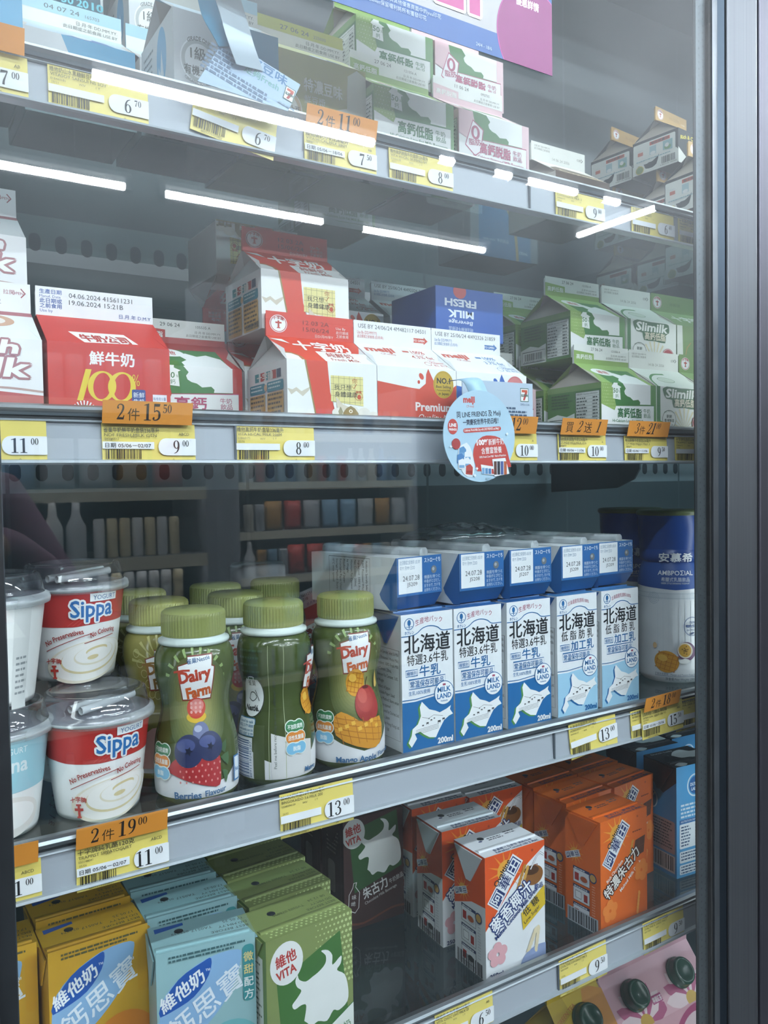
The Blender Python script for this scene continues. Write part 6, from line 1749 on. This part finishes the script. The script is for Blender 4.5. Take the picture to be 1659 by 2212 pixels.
def cap_carton(label, loc, kind):
    w, d, h, rh = .0735, .0735, .130, .044
    t = thing('juice_carton', label, 'juice carton', loc, 0, 'cartons with dark green screw caps')
    base = '#d8a9b4' if kind == 'pink' else '#cfae2e'
    mb = MB().bevelbox(0, 0, 0, w, d, h, M(base), .001)
    yr = d / 2; zr = h + rh
    mb.add([(0, 0, h), (w, 0, h), (w, yr, zr), (0, yr, zr)], [(0, 1, 2, 3)], M(base)); mb.add([(w, d, h), (0, d, h), (0, yr, zr), (w, yr, zr)], [(0, 1, 2, 3)], M(base))
    for x, s in ((0, 1), (w, -1)):
        v = [(x, d, h), (x, 0, h), (x + s * .014, yr, zr)]; mb.add(v, [(0, 1, 2) if s > 0 else (2, 1, 0)], M('#c9b4b8' if kind == 'pink' else '#b99a30'))
    Ln = math.hypot(yr, rh) * 1000
    a = Art(w * 1000, Ln); a.rect(0, 0, 80, 80, base)
    if kind == 'pink':
        for k in range(8):
            t_ = math.radians(10 + k * 23); c, q = math.cos(t_), math.sin(t_); x, y = 40, 4
            a.poly([(x, y), (x + 20 * c - 8 * q, y + 20 * q + 8 * c), (x + 38 * c, y + 38 * q), (x + 20 * c + 8 * q, y + 20 * q - 8 * c)], ('#b0507a', '#e6cdd2')[k % 2], 2)
        a.ell(40, 3, 9, 8, '#c9a03a'); a.rect(58, 14, 76, 22, '#a83f74'); a.text('檸檬紅茶', 59, 15.4, 6, '#efe0e6', w=14, bold=.02)
    else:
        a.poly([(30, 0), (80, 0), (80, 46), (50, 60), (36, 30)], '#d08a2a'); a.poly([(0, 30), (24, 40), (20, 60), (0, 60)], '#b99a2a'); a.rect(50, 4, 76, 14, '#b5602a'); a.text('檸檬茶', 52, 5.4, 7, '#efe6d2', bold=.02); a.text('GREEN TEA', 4, 34, 6, '#b5602a', rot=20)
    a.put(mb, (0, 0, h), (1, 0, 0), (0, yr, rh))
    f = Art(w * 1000, h * 1000)
    f.rect(0, 0, 80, 140, base); f.ell(40, 100, 30, 28, '#b0507a' if kind == 'pink' else '#c98a2c'); f.ell(40, 100, 20, 19, '#e6cdd2' if kind == 'pink' else '#e0c04a'); f.text('檸檬茶', 12, 40, 18, '#7a2c4c' if kind == 'pink' else '#7a4a1c', w=50, bold=.03)
    f.put(mb, (0, 0, 0), (1, 0, 0), (0, 0, 1))
    mb.build('carton_body', t)
    MB().box(0, yr - .0012, zr - .001, w, yr + .0012, zr + .014, M(base)).build('top_seal', t)
    cm = M('#1d4a3c', .22, noise=.05)
    cb = MB(); seg = 48
    cb.lathe([(.0150, 0), (.0158, .001), (.0158, .003), (.0146, .0038), (.0142, .0045), (.0142, .0105), (.0134, .0125), (.0110, .0134), (.0104, .0128), (.0001, .0130)], cm, seg)
    o = cb.build('screw_cap', t)
    ang = math.atan2(rh, yr)
    o.location = (w * .5, yr * .52, h + rh * .52 + .0002); o.rotation_euler = (ang, 0, 0)
    return t


cap_carton('yellow lemon carton with dark green screw cap, leftmost under the bottom tags', (.5690, .067, Z5), 'lemon')
cap_carton('pink flower carton with dark green screw cap, middle of the three', (.6400, .067, Z5), 'pink')
cap_carton('pink flower carton with dark green screw cap, cut off by the door edge', (.7135, .067, Z5), 'pink')

# ------------------------------------------------------------------ price tags
price_tag('price tag 7.00 with a faded red offer strip, far left of topmost shelf', 1, .0305, '7', '00', '維他豆奶', 'VITASOY', extra='AB', z_top=RIM[1] - .0095, offer=('2', '件', '13', 55))
price_tag('price tag 6.70 under the pale soy milk cartons, topmost shelf', 1, .0975, '6', '70', '維他奶山水黑糖鮮豆漿236毫升', 'VITASOY SANSUI NS SOY', '018460181', date2='29/11')
price_tag('crooked price tag 6.70 below the blue paper dangler', 1, .1795, '6', '70', '維他奶鮮豆漿', 'VITASOY SOY', date2='28/11', foot='D', tiltdeg=9, z_top=RIM[1] - .0035, h=.025)
price_tag('price tag 7.50 with a brown 2 for 11.00 offer strip, topmost shelf', 1, .2585, '7', '50', '維他高鈣牛奶236毫升', 'VITA HI-CAL MILK 236M', '018460173', '日期 05/06－18/06', date2='05/06', extra='AB', offer=('2', '件', '11'))
price_tag('price tag 8.00 on the topmost shelf under the pink cartons', 1, .3260, '8', '00', '維他高鈣脱脂牛奶盒裝236毫升', 'VITA HI-CAL SKIMMED M', '018460183', date2='05/11', foot='')
price_tag('price tag 9.00 on the topmost shelf below the word Chocolate', 1, .4880, '9', '00', '朱古力牛奶飲品', 'CHOCOLATE MILK 2', date2='05/06')
price_tag('price tag 6.40 on the topmost shelf below the black cartons', 1, .5790, '6', '40', '十字牌朱古力奶', 'TRAPPIST DAIRY', date2='05/06')
price_tag('price tag cut off by the door edge on the topmost shelf', 1, .6420, '6', '40', '十字牌低脂奶', 'TRAPPIST LOW', date2='05/06')

price_tag('price tag 11.00 at the far left of the eye-level shelf', 2, .0345, '11', '00', '鮮牛奶', 'FRESH MILK')
price_tag('price tag 9.00 with an orange 2 for 15.50 offer strip, eye-level shelf', 2, .1215, '9', '00', '雀巢牛奶鮮牛奶盒裝236毫升', 'NDF FRESH MILK CTN', '010340012', '日期 05/06－02/07', date2='05/06', extra='ABCD', offer=('2', '件', '15', 54, '50'))
price_tag('price tag 8.00 on the eye-level shelf left of the round dangler', 2, .2050, '8', '00', '維他高鈣牛奶盒裝236毫升', 'VITA HI-CAL MILK 236M', date2='05/06')
price_tag('price tag 10.00 with a half hidden orange strip, behind the dangler', 2, .4080, '10', '00', '明治鮮牛奶', 'CP MEIJI', extra='A', offer=('', '', '12', 53))
price_tag('price tag 10.00 below an orange strip, left of the 9.50 tag', 2, .4880, '10', '00', '明治高鈣脱脂牛奶236毫升', 'CP MEIJI HI.S MILK 236', '24036400', '日期 05/06－11/06', date2='05/06', extra='A', offer=('2', 'B', '1', 53))
price_tag('price tag 9.50 with an orange 3 for 21.00 offer strip', 2, .5680, '9', '50', '明治新鮮牛奶飲品236毫升', 'CP MEIJI FRESH MILK 2', '24036401', '日期 05/06－11/06', date2='05/06', offer=('3', '件', '21', 54), offer_slant=True)
price_tag('price tag cut off by the door edge on the eye-level shelf', 2, .6360, '9', '00', '十字牌低脂奶236毫升', 'TRAPPIST SLIMILK', date2='05/06')

price_tag('price tag with orange strip, cut off at the left end of the bottle shelf', 3, .0245, '11', '00', '乳酪', 'YOGURT', extra='ABCD', offer=('2', '件', '19', 55))
price_tag('price tag with an orange 2 for 19.00 strip under the red yogurt cup', 3, .1000, '11', '00', '十字牌純乳酪120克', 'TRAPPIST SIPPAYOGURT', '050144041', '日期 05/06－02/07', date2='05/06', extra='ABCD', w=54.5, z_top=RIM[3] - .0085, h=.0275, offer=('2', '件', '19', 53.5))
price_tag('price tag 13.00 on the bottle shelf below the side-on bottle', 3, .2305, '13', '00', 'BINGO紅特選3.6牛乳200毫升', 'BINGOKAIDO 3.6 MILK 200', '13340594139', date2='26/02', foot='24', z_top=RIM[3] - .0072, h=.0295)
price_tag('tilted price tag 13.00 hanging below the light blue milk cartons', 3, .5000, '13', '00', '北海道低脂肪乳200毫升', 'HOKKAIDO LOW FAT MILK', 'HHW60147', date2='11/04', tiltdeg=-5, z_top=RIM[3] - .0065, h=.0300)
price_tag('price tag at the back of the overlapping bunch under the tall blue bottles', 3, .5745, '15', '50', '安慕希希臘式乳酪飲品', 'AMBROSIAL GREEK', z_top=RIM[3] - .0075, h=.026, tiltdeg=-2)
price_tag('price tag 15.50 with curled orange strip, frontmost of the overlapping bunch', 3, .5860, '15', '50', '安慕希希臘式乳酪飲品-黃桃燕麥', 'AMBROSIAL GREEK DR YO', '62074002', '日期 05/06－25/06', date2='05/06', extra='ABC', tiltdeg=-2, y=-.0066, z_top=RIM[3] - .0075, h=.027, offer=('2', '件', '18', 48))
price_tag('price tag of the overlapping bunch nearest the door edge', 3, .6350, '15', '50', '安慕希希臘式乳酪飲品-原味', 'AMBROSIAL GREEK DR YO', y=-.0046, z_top=RIM[3] - .0075, h=.029)

price_tag('price tag 6.50 at the bottom of the picture, lowest shelf', 4, .3550, '6', '50', '維他朱古力牛奶250毫升', 'VITA CHOC UHT MILK 25', date2='', extra='AB', z_top=RIM[4] - .0068, h=.029)
price_tag('price tag 9.50 on the lowest shelf below the white and orange boxes', 4, .4845, '9', '50', '阿華田麥香椰汁飲品250毫升', 'OVALTINE COCONUT MK B', '620114244', date2='10/04', tiltdeg=-1, z_top=RIM[4] - .0075, h=.0305)
price_tag('price tag 9.50 on the lowest shelf below the orange boxes', 4, .5890, '9', '50', '阿華田特濃朱古力麥芽牛奶飲品', 'OVALTINE R. CHOC MALT', '620114220', date2='', foot='13', tiltdeg=-1, z_top=RIM[4] - .0075, h=.0290)

# ------------------------------------------------------------------ danglers, notice card, poster, dial
def plate(name, pts, y0, th, mat, parent, lean=(0, 0)):
    """flat card: outline in x, z metres"""
    mb = MB(); n = len(pts); zc = sum(p[1] for p in pts) / n; xc = sum(p[0] for p in pts) / n
    f = lambda x, z, k: (x, y0 + k + (z - zc) * lean[0] + (x - xc) * lean[1], z)
    v = [f(x, z, 0) for x, z in pts] + [f(x, z, th) for x, z in pts]
    mb.add(v, [tuple(range(n)), tuple(range(2 * n - 1, n - 1, -1))] + [(n + k, n + (k + 1) % n, (k + 1) % n, k) for k in range(n)], mat)
    return mb


LBLUE = '#b4d3e6'
# round dangler on the eye-level shelf
yd = -.024
cc = at(1037, 942, yd)
dg = thing('shelf_dangler', 'round light blue advertising dangler hanging in front of the eye-level shelf', 'advertising sign', (cc.x, yd, cc.z))
R_ = .0338
pts = [(R_ * math.cos(2 * math.pi * k / 56), R_ * 1.0 * math.sin(2 * math.pi * k / 56)) for k in range(56)]
mb = plate('disc', pts, 0, .0006, M(LBLUE, .3), dg)
a = Art(); sc = 1.0
RD = '#c2443c'; NV = '#26344a'
a.text('meiji', -10, 24.4, 6.4, RD, a='c', w=11, bold=.05, rot=2); a.text('CP-meiji', -9, 20.8, 2.4, RD, a='c', w=7, rot=2)
a.text('同 LINE FRIENDS 及 Meiji', -21.5, 13.0, 5.2, NV, w=42, bold=.02, rot=4); a.text('一齊慶祝世界牛奶日啦！', -16, 7.8, 4.6, NV, w=34, bold=.025, rot=4)
a.rrect(-16, 3.2, 20.5, 6.4, 1.6, RD, rot=4); a.text('Celebrate World Milk Day with LINE FRIENDS and Meiji !', -15, 3.0, 2.5, '#f2e4e2', w=34, bold=.02, rot=4)
a.ell(-25.6, 6.4, 4.6, 5.6, RD); a.text('LINE', -25.6, 6.4, 3.3, '#f2f2f2', a='c', bold=.04, w=6.6); a.text('FRIENDS', -25.6, 3.6, 2.2, '#f2f2f2', a='c', bold=.03, w=7)
a.poly([(-5, -21), (-7, -14), (-5, -6), (2, -.4), (10, .6), (19, -1), (25, -7), (28, -16), (30, -22), (28, -23), (8, -25), (-3, -26)], RD, 2)
a.text('100%', -3.4, -6.8, 5.4, '#f2eeee', w=11, bold=.05, rot=4); a.text('新鮮牛奶', 8, -6.4, 5.2, '#f2eeee', w=15, bold=.01, rot=4); a.text('含豐富營養', 1, -13, 5.2, '#f2eeee', w=20, bold=.01, rot=4); a.text('100% Fresh Cow Milk！Rich of Nutrition', -1, -16.4, 2.2, '#f2eeee', w=26, bold=.02, rot=4)
a.poly([(-21, -9), (-13, -5), (-8, -12), (-6, -22), (-8, -30), (-16, -28), (-20, -20)], '#e6edf2', 2)
for x, y, c in ((-17, -12, '#5a8fbe'), (-12, -15, '#e9ecef'), (-19, -17, '#4a7fb6'), (-13, -20, '#e9ecef'), (-11, -25, '#b5453c'), (-18, -21, '#e9ecef')): a.poly([(x - 3.4, y - 3), (x + 3, y - 3.6), (x + 3.4, y + 2), (x + 1, y + 4.4), (x - 3, y + 3)], c); a.rect(x - 2.6, y - 2.4, x + 2.4, y - .4, '#7aa6cc' if c != '#b5453c' else '#8f2f2a')
a.ell(-23, -6, 4, 4, '#a83a3a')
a.poly([(0, -21), (13, -22.6), (14, -29), (1, -28)], '#eef1f4')
for k in range(4): a.rect(1 + k * 3.1, -28, 3.6 + k * 3.1, -23.4 - k * .3, ('#7aa6cc', '#5a8fbe', '#4a7fb6', '#b5453c')[k])
a.poly([(11, -17), (24, -16), (28, -28), (13, -30)], '#eef1f4')
for k in range(4): a.rect(12.6 + k * 3.3, -28.6, 15.4 + k * 3.3, -18.6, ('#5a3a30', '#2c2f3a', '#4a5f9a', '#b5603c')[k])
a.text('©LY Corp.', 4, -32.6, 2.4, '#51616e', w=8)
for x, y in ((-28, -8), (26, 2), (-4, -24), (-6, -29)): a.ell(x, y, .5, 1.3, '#eef5f9'); a.ell(x, y, 1.3, .5, '#eef5f9')
a.t = [([(x * .985, max(-33.2, y)) for x, y in q], m, l) for q, m, l in a.t]
a.put(mb, (0, 0, 0), (1, 0, 0), (0, 0, 1))
mb.build('disc', dg)
top = at(985, 815, -.012); P0 = [(at(985, 822, -.002) - Vector((cc.x, yd, cc.z))), (at(1000, 818, -.012) - Vector((cc.x, yd, cc.z))), (at(1022, 824, -.02) - Vector((cc.x, yd, cc.z))), (at(1038, 860, -.0228) - Vector((cc.x, yd, cc.z))), (at(1047, 885, -.0228) - Vector((cc.x, yd, cc.z)))]
arm = MB()
path = catmull([tuple(p) for p in P0], 6); vs = []
wd = Vector((.0075, -.001, .0012))
for p in path: vs += [Vector(p) - wd, Vector(p) + wd]
nb = len(vs); vs += [v + Vector((0, .0006, 0)) for v in vs]
fs = [(2 * k, 2 * k + 1, 2 * k + 3, 2 * k + 2) for k in range(len(path) - 1)] + [(nb + 2 * k + 2, nb + 2 * k + 3, nb + 2 * k + 1, nb + 2 * k) for k in range(len(path) - 1)]
fs += [(2 * k + 2, nb + 2 * k + 2, nb + 2 * k, 2 * k) for k in range(len(path) - 1)] + [(2 * k + 1, nb + 2 * k + 1, nb + 2 * k + 3, 2 * k + 3) for k in range(len(path) - 1)]
arm.add(vs, fs, M('#a9cfe6', .3), True)
arm.build('bent_arm', dg)


def emblem7(a, x, y, s):
    a.rect(x, y, x + 9 * s, y + 11 * s, '#2f5a4c'); a.rect(x + .6 * s, y + .6 * s, x + 8.4 * s, y + 10.4 * s, '#eef0ef')
    a.poly([(x + 1.6 * s, y + 7.6 * s), (x + 7.6 * s, y + 7.6 * s), (x + 7.6 * s, y + 9.6 * s), (x + 1.6 * s, y + 9.6 * s)], '#c9502c'); a.poly([(x + 5 * s, y + 7.6 * s), (x + 7.6 * s, y + 7.6 * s), (x + 4.8 * s, y + 1.2 * s), (x + 2.8 * s, y + 1.2 * s)], '#b8352f')
    a.text('ELEVEN', x + 4.6 * s, y + 4.2 * s, 2.6 * s, '#2f5a4c', a='c', w=7 * s, bold=.05)


# white notice card behind it
p0, p1, p2 = at(1050, 822, .004), at(1152, 822, .004), at(1152, 912, .004)
nc = thing('notice_card', 'pale blue notice card with small print behind the round dangler', 'sign', (at(1000, 830, .004).x, .0050, p2.z - .004))
w_ = (p1.x - nc.location.x) * 1000; h_ = (p0.z - nc.location.z) * 1000
mb = MB().box(0, 0, 0, w_ / 1000, .0006, h_ / 1000, M('#b9cbdd', .3))
a = Art(w_, h_); emblem7(a, w_ - 13.5, h_ - 15, 1.0); a.text('29/5-11/6', w_ - 13.5, h_ - 18, 2.4, '#4a5f7a', w=9.5)
for k in range(5): a.lines(4, h_ - 21.4 - k * 2.7, w_ - 3, 1, 1, 1.5, '#33506e', k + 2)
a.put(mb, (0, 0, 0), (1, 0, 0), (0, 0, 1)); mb.build('card', nc)
o = MB().box(.002, -.0012, -.002, w_ / 1000 - .03, .0018, .004, CLEAR).build('clip', nc)

# bent paper dangler on the topmost shelf
yb = -.020
tl, tr_, br, bl = at(487, 81, yb), at(649, 183, yb), at(622, 240, yb), at(427, 175, yb)
pd = thing('shelf_dangler', 'bent blue paper dangler with small print at the topmost shelf', 'advertising sign', (bl.x, yb, bl.z))
q = [(p.x - bl.x, p.z - bl.z) for p in (bl, br, tr_, tl)]
mb = plate('card', q, 0, .0006, M('#9db8d4', .3), pd)
ux = Vector((q[2][0] - q[3][0], 0, q[2][1] - q[3][1])); L_ = ux.length * 1000
a = Art(L_, 40)
a.text('濃郁豆味', 12, -5.6 + 0, 6.6, '#3c78a8', w=34, bold=.03) if False else None
a.clipbox = None
a.text('濃郁豆味', 8, -6.2, 6.8, '#3f79a8', w=36, bold=.03); a.text('足夠Fresh', 16, -12.4, 5.6, '#6fa9a4', w=24, bold=.02)
for k in range(7): a.lines(-7 + k * -.4, -9 - k * 2.7, (12 if k < 4 else 38) , 1, 1, 1.6, '#5a7390', k + 3)
emblem7(a, 44, -14.6, .8); a.lines(42, -19, 54, 1, 1, 1.2, '#8fa6bc', 3)
a.put(mb, (q[3][0], 0, q[3][1]), ux, Vector((-ux.z, 0, ux.x)))
mb.build('card', pd)
def curl(path, half, col):
    m_ = MB(); vs = []
    path = catmull(path, 6)
    for p in path: vs += [Vector(p) - half, Vector(p) + half]
    nb = len(vs); vs += [v + Vector((0, .0006, 0)) for v in vs]; n = len(path) - 1
    fs = [(2 * k, 2 * k + 1, 2 * k + 3, 2 * k + 2) for k in range(n)] + [(nb + 2 * k + 2, nb + 2 * k + 3, nb + 2 * k + 1, nb + 2 * k) for k in range(n)]
    m_.add(vs, fs, M(col, .3), True); return m_
B0 = Vector((bl.x, yb, bl.z))
curl([tuple(at(x, y, yy) - B0) for x, y, yy in ((452, -40, -.010), (468, 30, -.017), (492, 76, -.0205), (505, 100, -.021))], Vector((.0095, 0, .0025)), '#3f8fb4').build('blue_arm', pd)
curl([tuple(at(x, y, yy) - B0) for x, y, yy in ((482, -40, -.020), (503, 30, -.0235), (520, 90, -.0262), (540, 146, -.0225))], Vector((.0095, .0015, .0010)), '#c3d3de').build('white_arm', pd)

# poster stuck on the outside of the door glass
ypo = YG - .0026
p0 = at(1192, 165, ypo); xl = at(430, 0, ypo).x
po = thing('door_poster', 'blue and magenta promotion poster stuck on the door glass', 'poster', (xl, ypo, p0.z))
PW = (p0.x - xl) * 1000; PH = 150
mb = MB().box(0, -.0004, 0, PW / 1000, 0, PH / 1000, M('#8f979c', .35))
a = Art(PW, PH); a.rect(0, 0, PW, 16.5, '#285690'); a.rect(PW - 5, 0, PW, PH, '#285690')
a.clipbox = (0, 0, PW, PH)
a.ell(PW - 19, 21, 34, 37, '#9b4a8c', n=60); a.ell(PW - 19, 21, 33.2, 36.2, '#752f69', n=60)
a.text('優惠詳情', PW - 24, 42.5, 6.6, '#e9dcea', a='c', w=22, bold=.03)
a.outlined('21', PW - 106, 25.5, 34, '#a04a80', '#d9dde2', 2.2, w=38, bold=.06)
lines_ = ['yuu印花換購優惠只適用於指定貨品，優惠頁面中的yuu印花不可轉移至其他優惠頁面/與其他優惠頁面中的yuu印花', '合併使用。換購數量有限，換完即止。優惠以澳門店舖為準。若有爭議，7-Eleven保留權利將所有獲發印花', '之最終決定權，圖片只供參考，優惠期內適用於牛奶飲品。']
for k, s in enumerate(lines_): a.text(s, 4, 12.2 - k * 4.3, 3.4, '#a9c2dc', w=min(PW - 62, 3.0 * len(s)))
a.text('24/4 - 18/6', PW - 58, 3.0, 3.4, '#a9c2dc', a='r', w=14)
a.put(mb, (0, -.0004, 0), (1, 0, 0), (0, 0, 1)); mb.build('sheet', po)

# thermometer dial at the back of the topmost shelf
yt = .172
pa, pb = at(30, 12, yt), at(226, 62, yt)
th = thing('thermometer', 'rectangular dark teal thermometer dial in a white frame', 'thermometer', (pa.x, yt, pb.z))
tw = pb.x - pa.x
MB().bevelbox(0, 0, 0, tw, .012, .05, M('#d3d8d8', .4), .002).build('case', th)
mb = MB().box(.004, -.0012, .006, tw - .003, .0005, .046, M('#1c4654', .25))
a = Art(); a.text('40302010', 16, 13, 8.2, '#57b4c4', w=tw * 1000 - 26, bold=.03) if False else None
for k, s in enumerate(('40', '30', '20', '10')): a.text(s, tw * 1000 * (.34 + k * .17), 11.0, 8.0, '#57b4c4', bold=.03, w=9)
for k in range(16): a.rect(tw * 1000 * .52 + k * 1.7, 22, tw * 1000 * .52 + k * 1.7 + .4, 27 if k % 5 else 30, '#9fc6cc')
a.put(mb, (0, -.0012, 0), (1, 0, 0), (0, 0, 1)); mb.build('dial', th)

# crumpled clear wrap on the lying milk cartons
ww = MB(); nx, ny = 22, 12; vs = []
rnd = random.Random(5)
for j in range(ny + 1):
    for i in range(nx + 1):
        u, v = i / nx, j / ny
        z = ZL + HD + .0075 + .016 * math.sin(math.pi * u) ** .5 * math.sin(math.pi * v) ** .5 * (0.35 + .65 * rnd.random())
        vs.append((.405 + .125 * u + .006 * math.sin(9 * v), .070 + .055 * v + .006 * math.sin(7 * u), z))
ww.add(vs, [(j * (nx + 1) + i, j * (nx + 1) + i + 1, (j + 1) * (nx + 1) + i + 1, (j + 1) * (nx + 1) + i) for j in range(ny) for i in range(nx)], FILM, True)
o = ww.build('plastic_wrap'); md = o.modifiers.new('smooth', 'SUBSURF'); md.levels = 1; md.render_levels = 1
md = o.modifiers.new('thick', 'SOLIDIFY'); md.thickness = .0003
tag(o, 'crumpled clear plastic wrap on top of the lying blue cartons', 'wrapping')

# ------------------------------------------------------------------ the person taking the picture, seen only in the glass
pe = thing('person', 'person in a mauve long-sleeved top holding up a phone before the refrigerator', 'person', (0, -.98, 0))


def skin(name, V, E, mat, root=0, lv=2):
    me = bpy.data.meshes.new(name); me.from_pydata([v[:3] for v in V], E, []); me.materials.append(mat)
    o = bpy.data.objects.new(name, me); COL.objects.link(o); o.parent = pe
    sk = o.modifiers.new('skin', 'SKIN'); sk.use_smooth_shade = True
    sb = o.modifiers.new('smooth', 'SUBSURF'); sb.levels = lv; sb.render_levels = lv
    if not me.skin_vertices:
        bpy.context.view_layer.objects.active = o
    for k, v in enumerate(V):
        sv = me.skin_vertices[0].data[k]; r = v[3]
        sv.radius = r if isinstance(r, tuple) else (r, r); sv.use_root = (k == root)
    return o


SKINTONE = M('#c99a80', .5)
V = [(0, 0, .95, (.15, .11)), (0, -.01, 1.10, (.13, .095)), (0, -.01, 1.27, (.16, .11)), (0, -.01, 1.38, (.12, .08)), (0, 0, 1.46, .052), (0, .02, 1.53, (.072, .085)), (0, .03, 1.61, (.078, .095)), (0, .01, 1.68, (.06, .07)),
     (0, .118, 1.585, .014)]
E_ = [(0, 1), (1, 2), (2, 3), (3, 4), (4, 5), (5, 6), (6, 7), (6, 8)]
for s in (1, -1):
    b = len(V)
    V += [(s * .17, -.01, 1.37, .06), (s * .28, .05, 1.15, .045), (s * .20, .22, 1.27, .036), (s * .105, .37, 1.345, .026), (s * .085, .415, 1.365, (.034, .018))]
    E_ += [(3, b), (b, b + 1), (b + 1, b + 2), (b + 2, b + 3), (b + 3, b + 4)]
    h = b + 4
    for k, (dz, L) in enumerate(((.022, .058), (.007, .064), (-.008, .060), (-.022, .048))):
        f = len(V)
        V += [(s * .080, .440, 1.365 + dz, .0092), (s * .074, .462, 1.367 + dz, .0086), (s * .058, .474, 1.368 + dz, .0078), (s * (.058 - L * .35), .476, 1.368 + dz, .0068)]
        E_ += [(h, f), (f, f + 1), (f + 1, f + 2), (f + 2, f + 3)]
    f = len(V)
    V += [(s * .070, .420, 1.395, .0105), (s * .052, .436, 1.402, .009), (s * .036, .444, 1.398, .0078)]
    E_ += [(h, f), (f, f + 1), (f + 1, f + 2)]
    b = len(V)
    V += [(s * .095, 0, .86, .085), (s * .105, .02, .50, .056), (s * .105, -.02, .10, .036), (s * .11, .02, .045, .036), (s * .12, .13, .03, (.036, .022))]
    E_ += [(0, b), (b, b + 1), (b + 1, b + 2), (b + 2, b + 3), (b + 3, b + 4)]
skin('body', V, E_, SKINTONE)
MV = M('#a37a94', .85, noise=.12, scale=30)
V = [(0, 0, .90, (.165, .125)), (0, -.01, 1.10, (.145, .11)), (0, -.01, 1.27, (.172, .122)), (0, -.01, 1.385, (.13, .09)), (0, 0, 1.43, .066)]
E_ = [(0, 1), (1, 2), (2, 3), (3, 4)]
for s in (1, -1):
    b = len(V); V += [(s * .172, -.01, 1.37, .072), (s * .285, .05, 1.15, .058), (s * .20, .22, 1.27, .048), (s * .118, .352, 1.338, .038)]
    E_ += [(3, b), (b, b + 1), (b + 1, b + 2), (b + 2, b + 3)]
skin('shirt', V, E_, MV)
V = [(0, 0, .93, (.16, .12))]; E_ = []
for s in (1, -1):
    b = len(V); V += [(s * .097, 0, .84, .098), (s * .106, .02, .50, .070), (s * .106, -.02, .11, .052)]; E_ += [(0, b), (b, b + 1), (b + 1, b + 2)]
skin('trousers', V, E_, M('#2d333c', .8))
hm = MB(); ln = 24
prof = [(.098, 1.545), (.104, 1.60), (.102, 1.66), (.084, 1.71), (.045, 1.735), (.0001, 1.742)]
vs = []
for r, z in prof:
    for k in range(ln):
        a_ = 2 * math.pi * k / ln; cut = max(0, math.sin(a_))
        vs.append((r * .88 * math.cos(a_), .005 + r * math.sin(a_), z + (.075 * cut ** 2 if z < 1.65 else 0)))
hm.add(vs, [(j * ln + k, j * ln + (k + 1) % ln, (j + 1) * ln + (k + 1) % ln, (j + 1) * ln + k) for j in range(len(prof) - 1) for k in range(ln)], M('#221d1c', .6), True)
hm.build('hair', pe)
for s in (1, -1):
    eb = MB().lathe([(.0001, -.011), (.007, -.008), (.0105, 0), (.007, .008), (.0001, .011)], M('#e9e6e2', .3), 14, cap0=False, cap1=False); eb.build('eye', pe, (s * .032, .112, 1.607))
    MB().lathe([(.0001, -.026), (.010, -.018), (.012, .004), (.007, .022), (.0001, .026)], SKINTONE, 14, cap0=False, cap1=False).build('ear', pe, (s * .084, .02, 1.595))
MB().tube(catmull([(-.022, .108, 1.545), (-.008, .119, 1.542), (.008, .119, 1.542), (.022, .108, 1.545)], 4), .005, M('#a8605c', .5), 8).build('mouth', pe)
ph = thing('mobile_phone', 'dark mobile phone held up in both hands of the person', 'phone', (0, -.5105, 1.365))
MB().bevelbox(-.036, -.004, -.068, .036, .004, .075, M('#1b1e22', .3), .003).build('case', ph)
MB().box(-.032, -.0046, -.062, .032, -.004, .069, M('#2c3138', .1)).build('screen', ph)
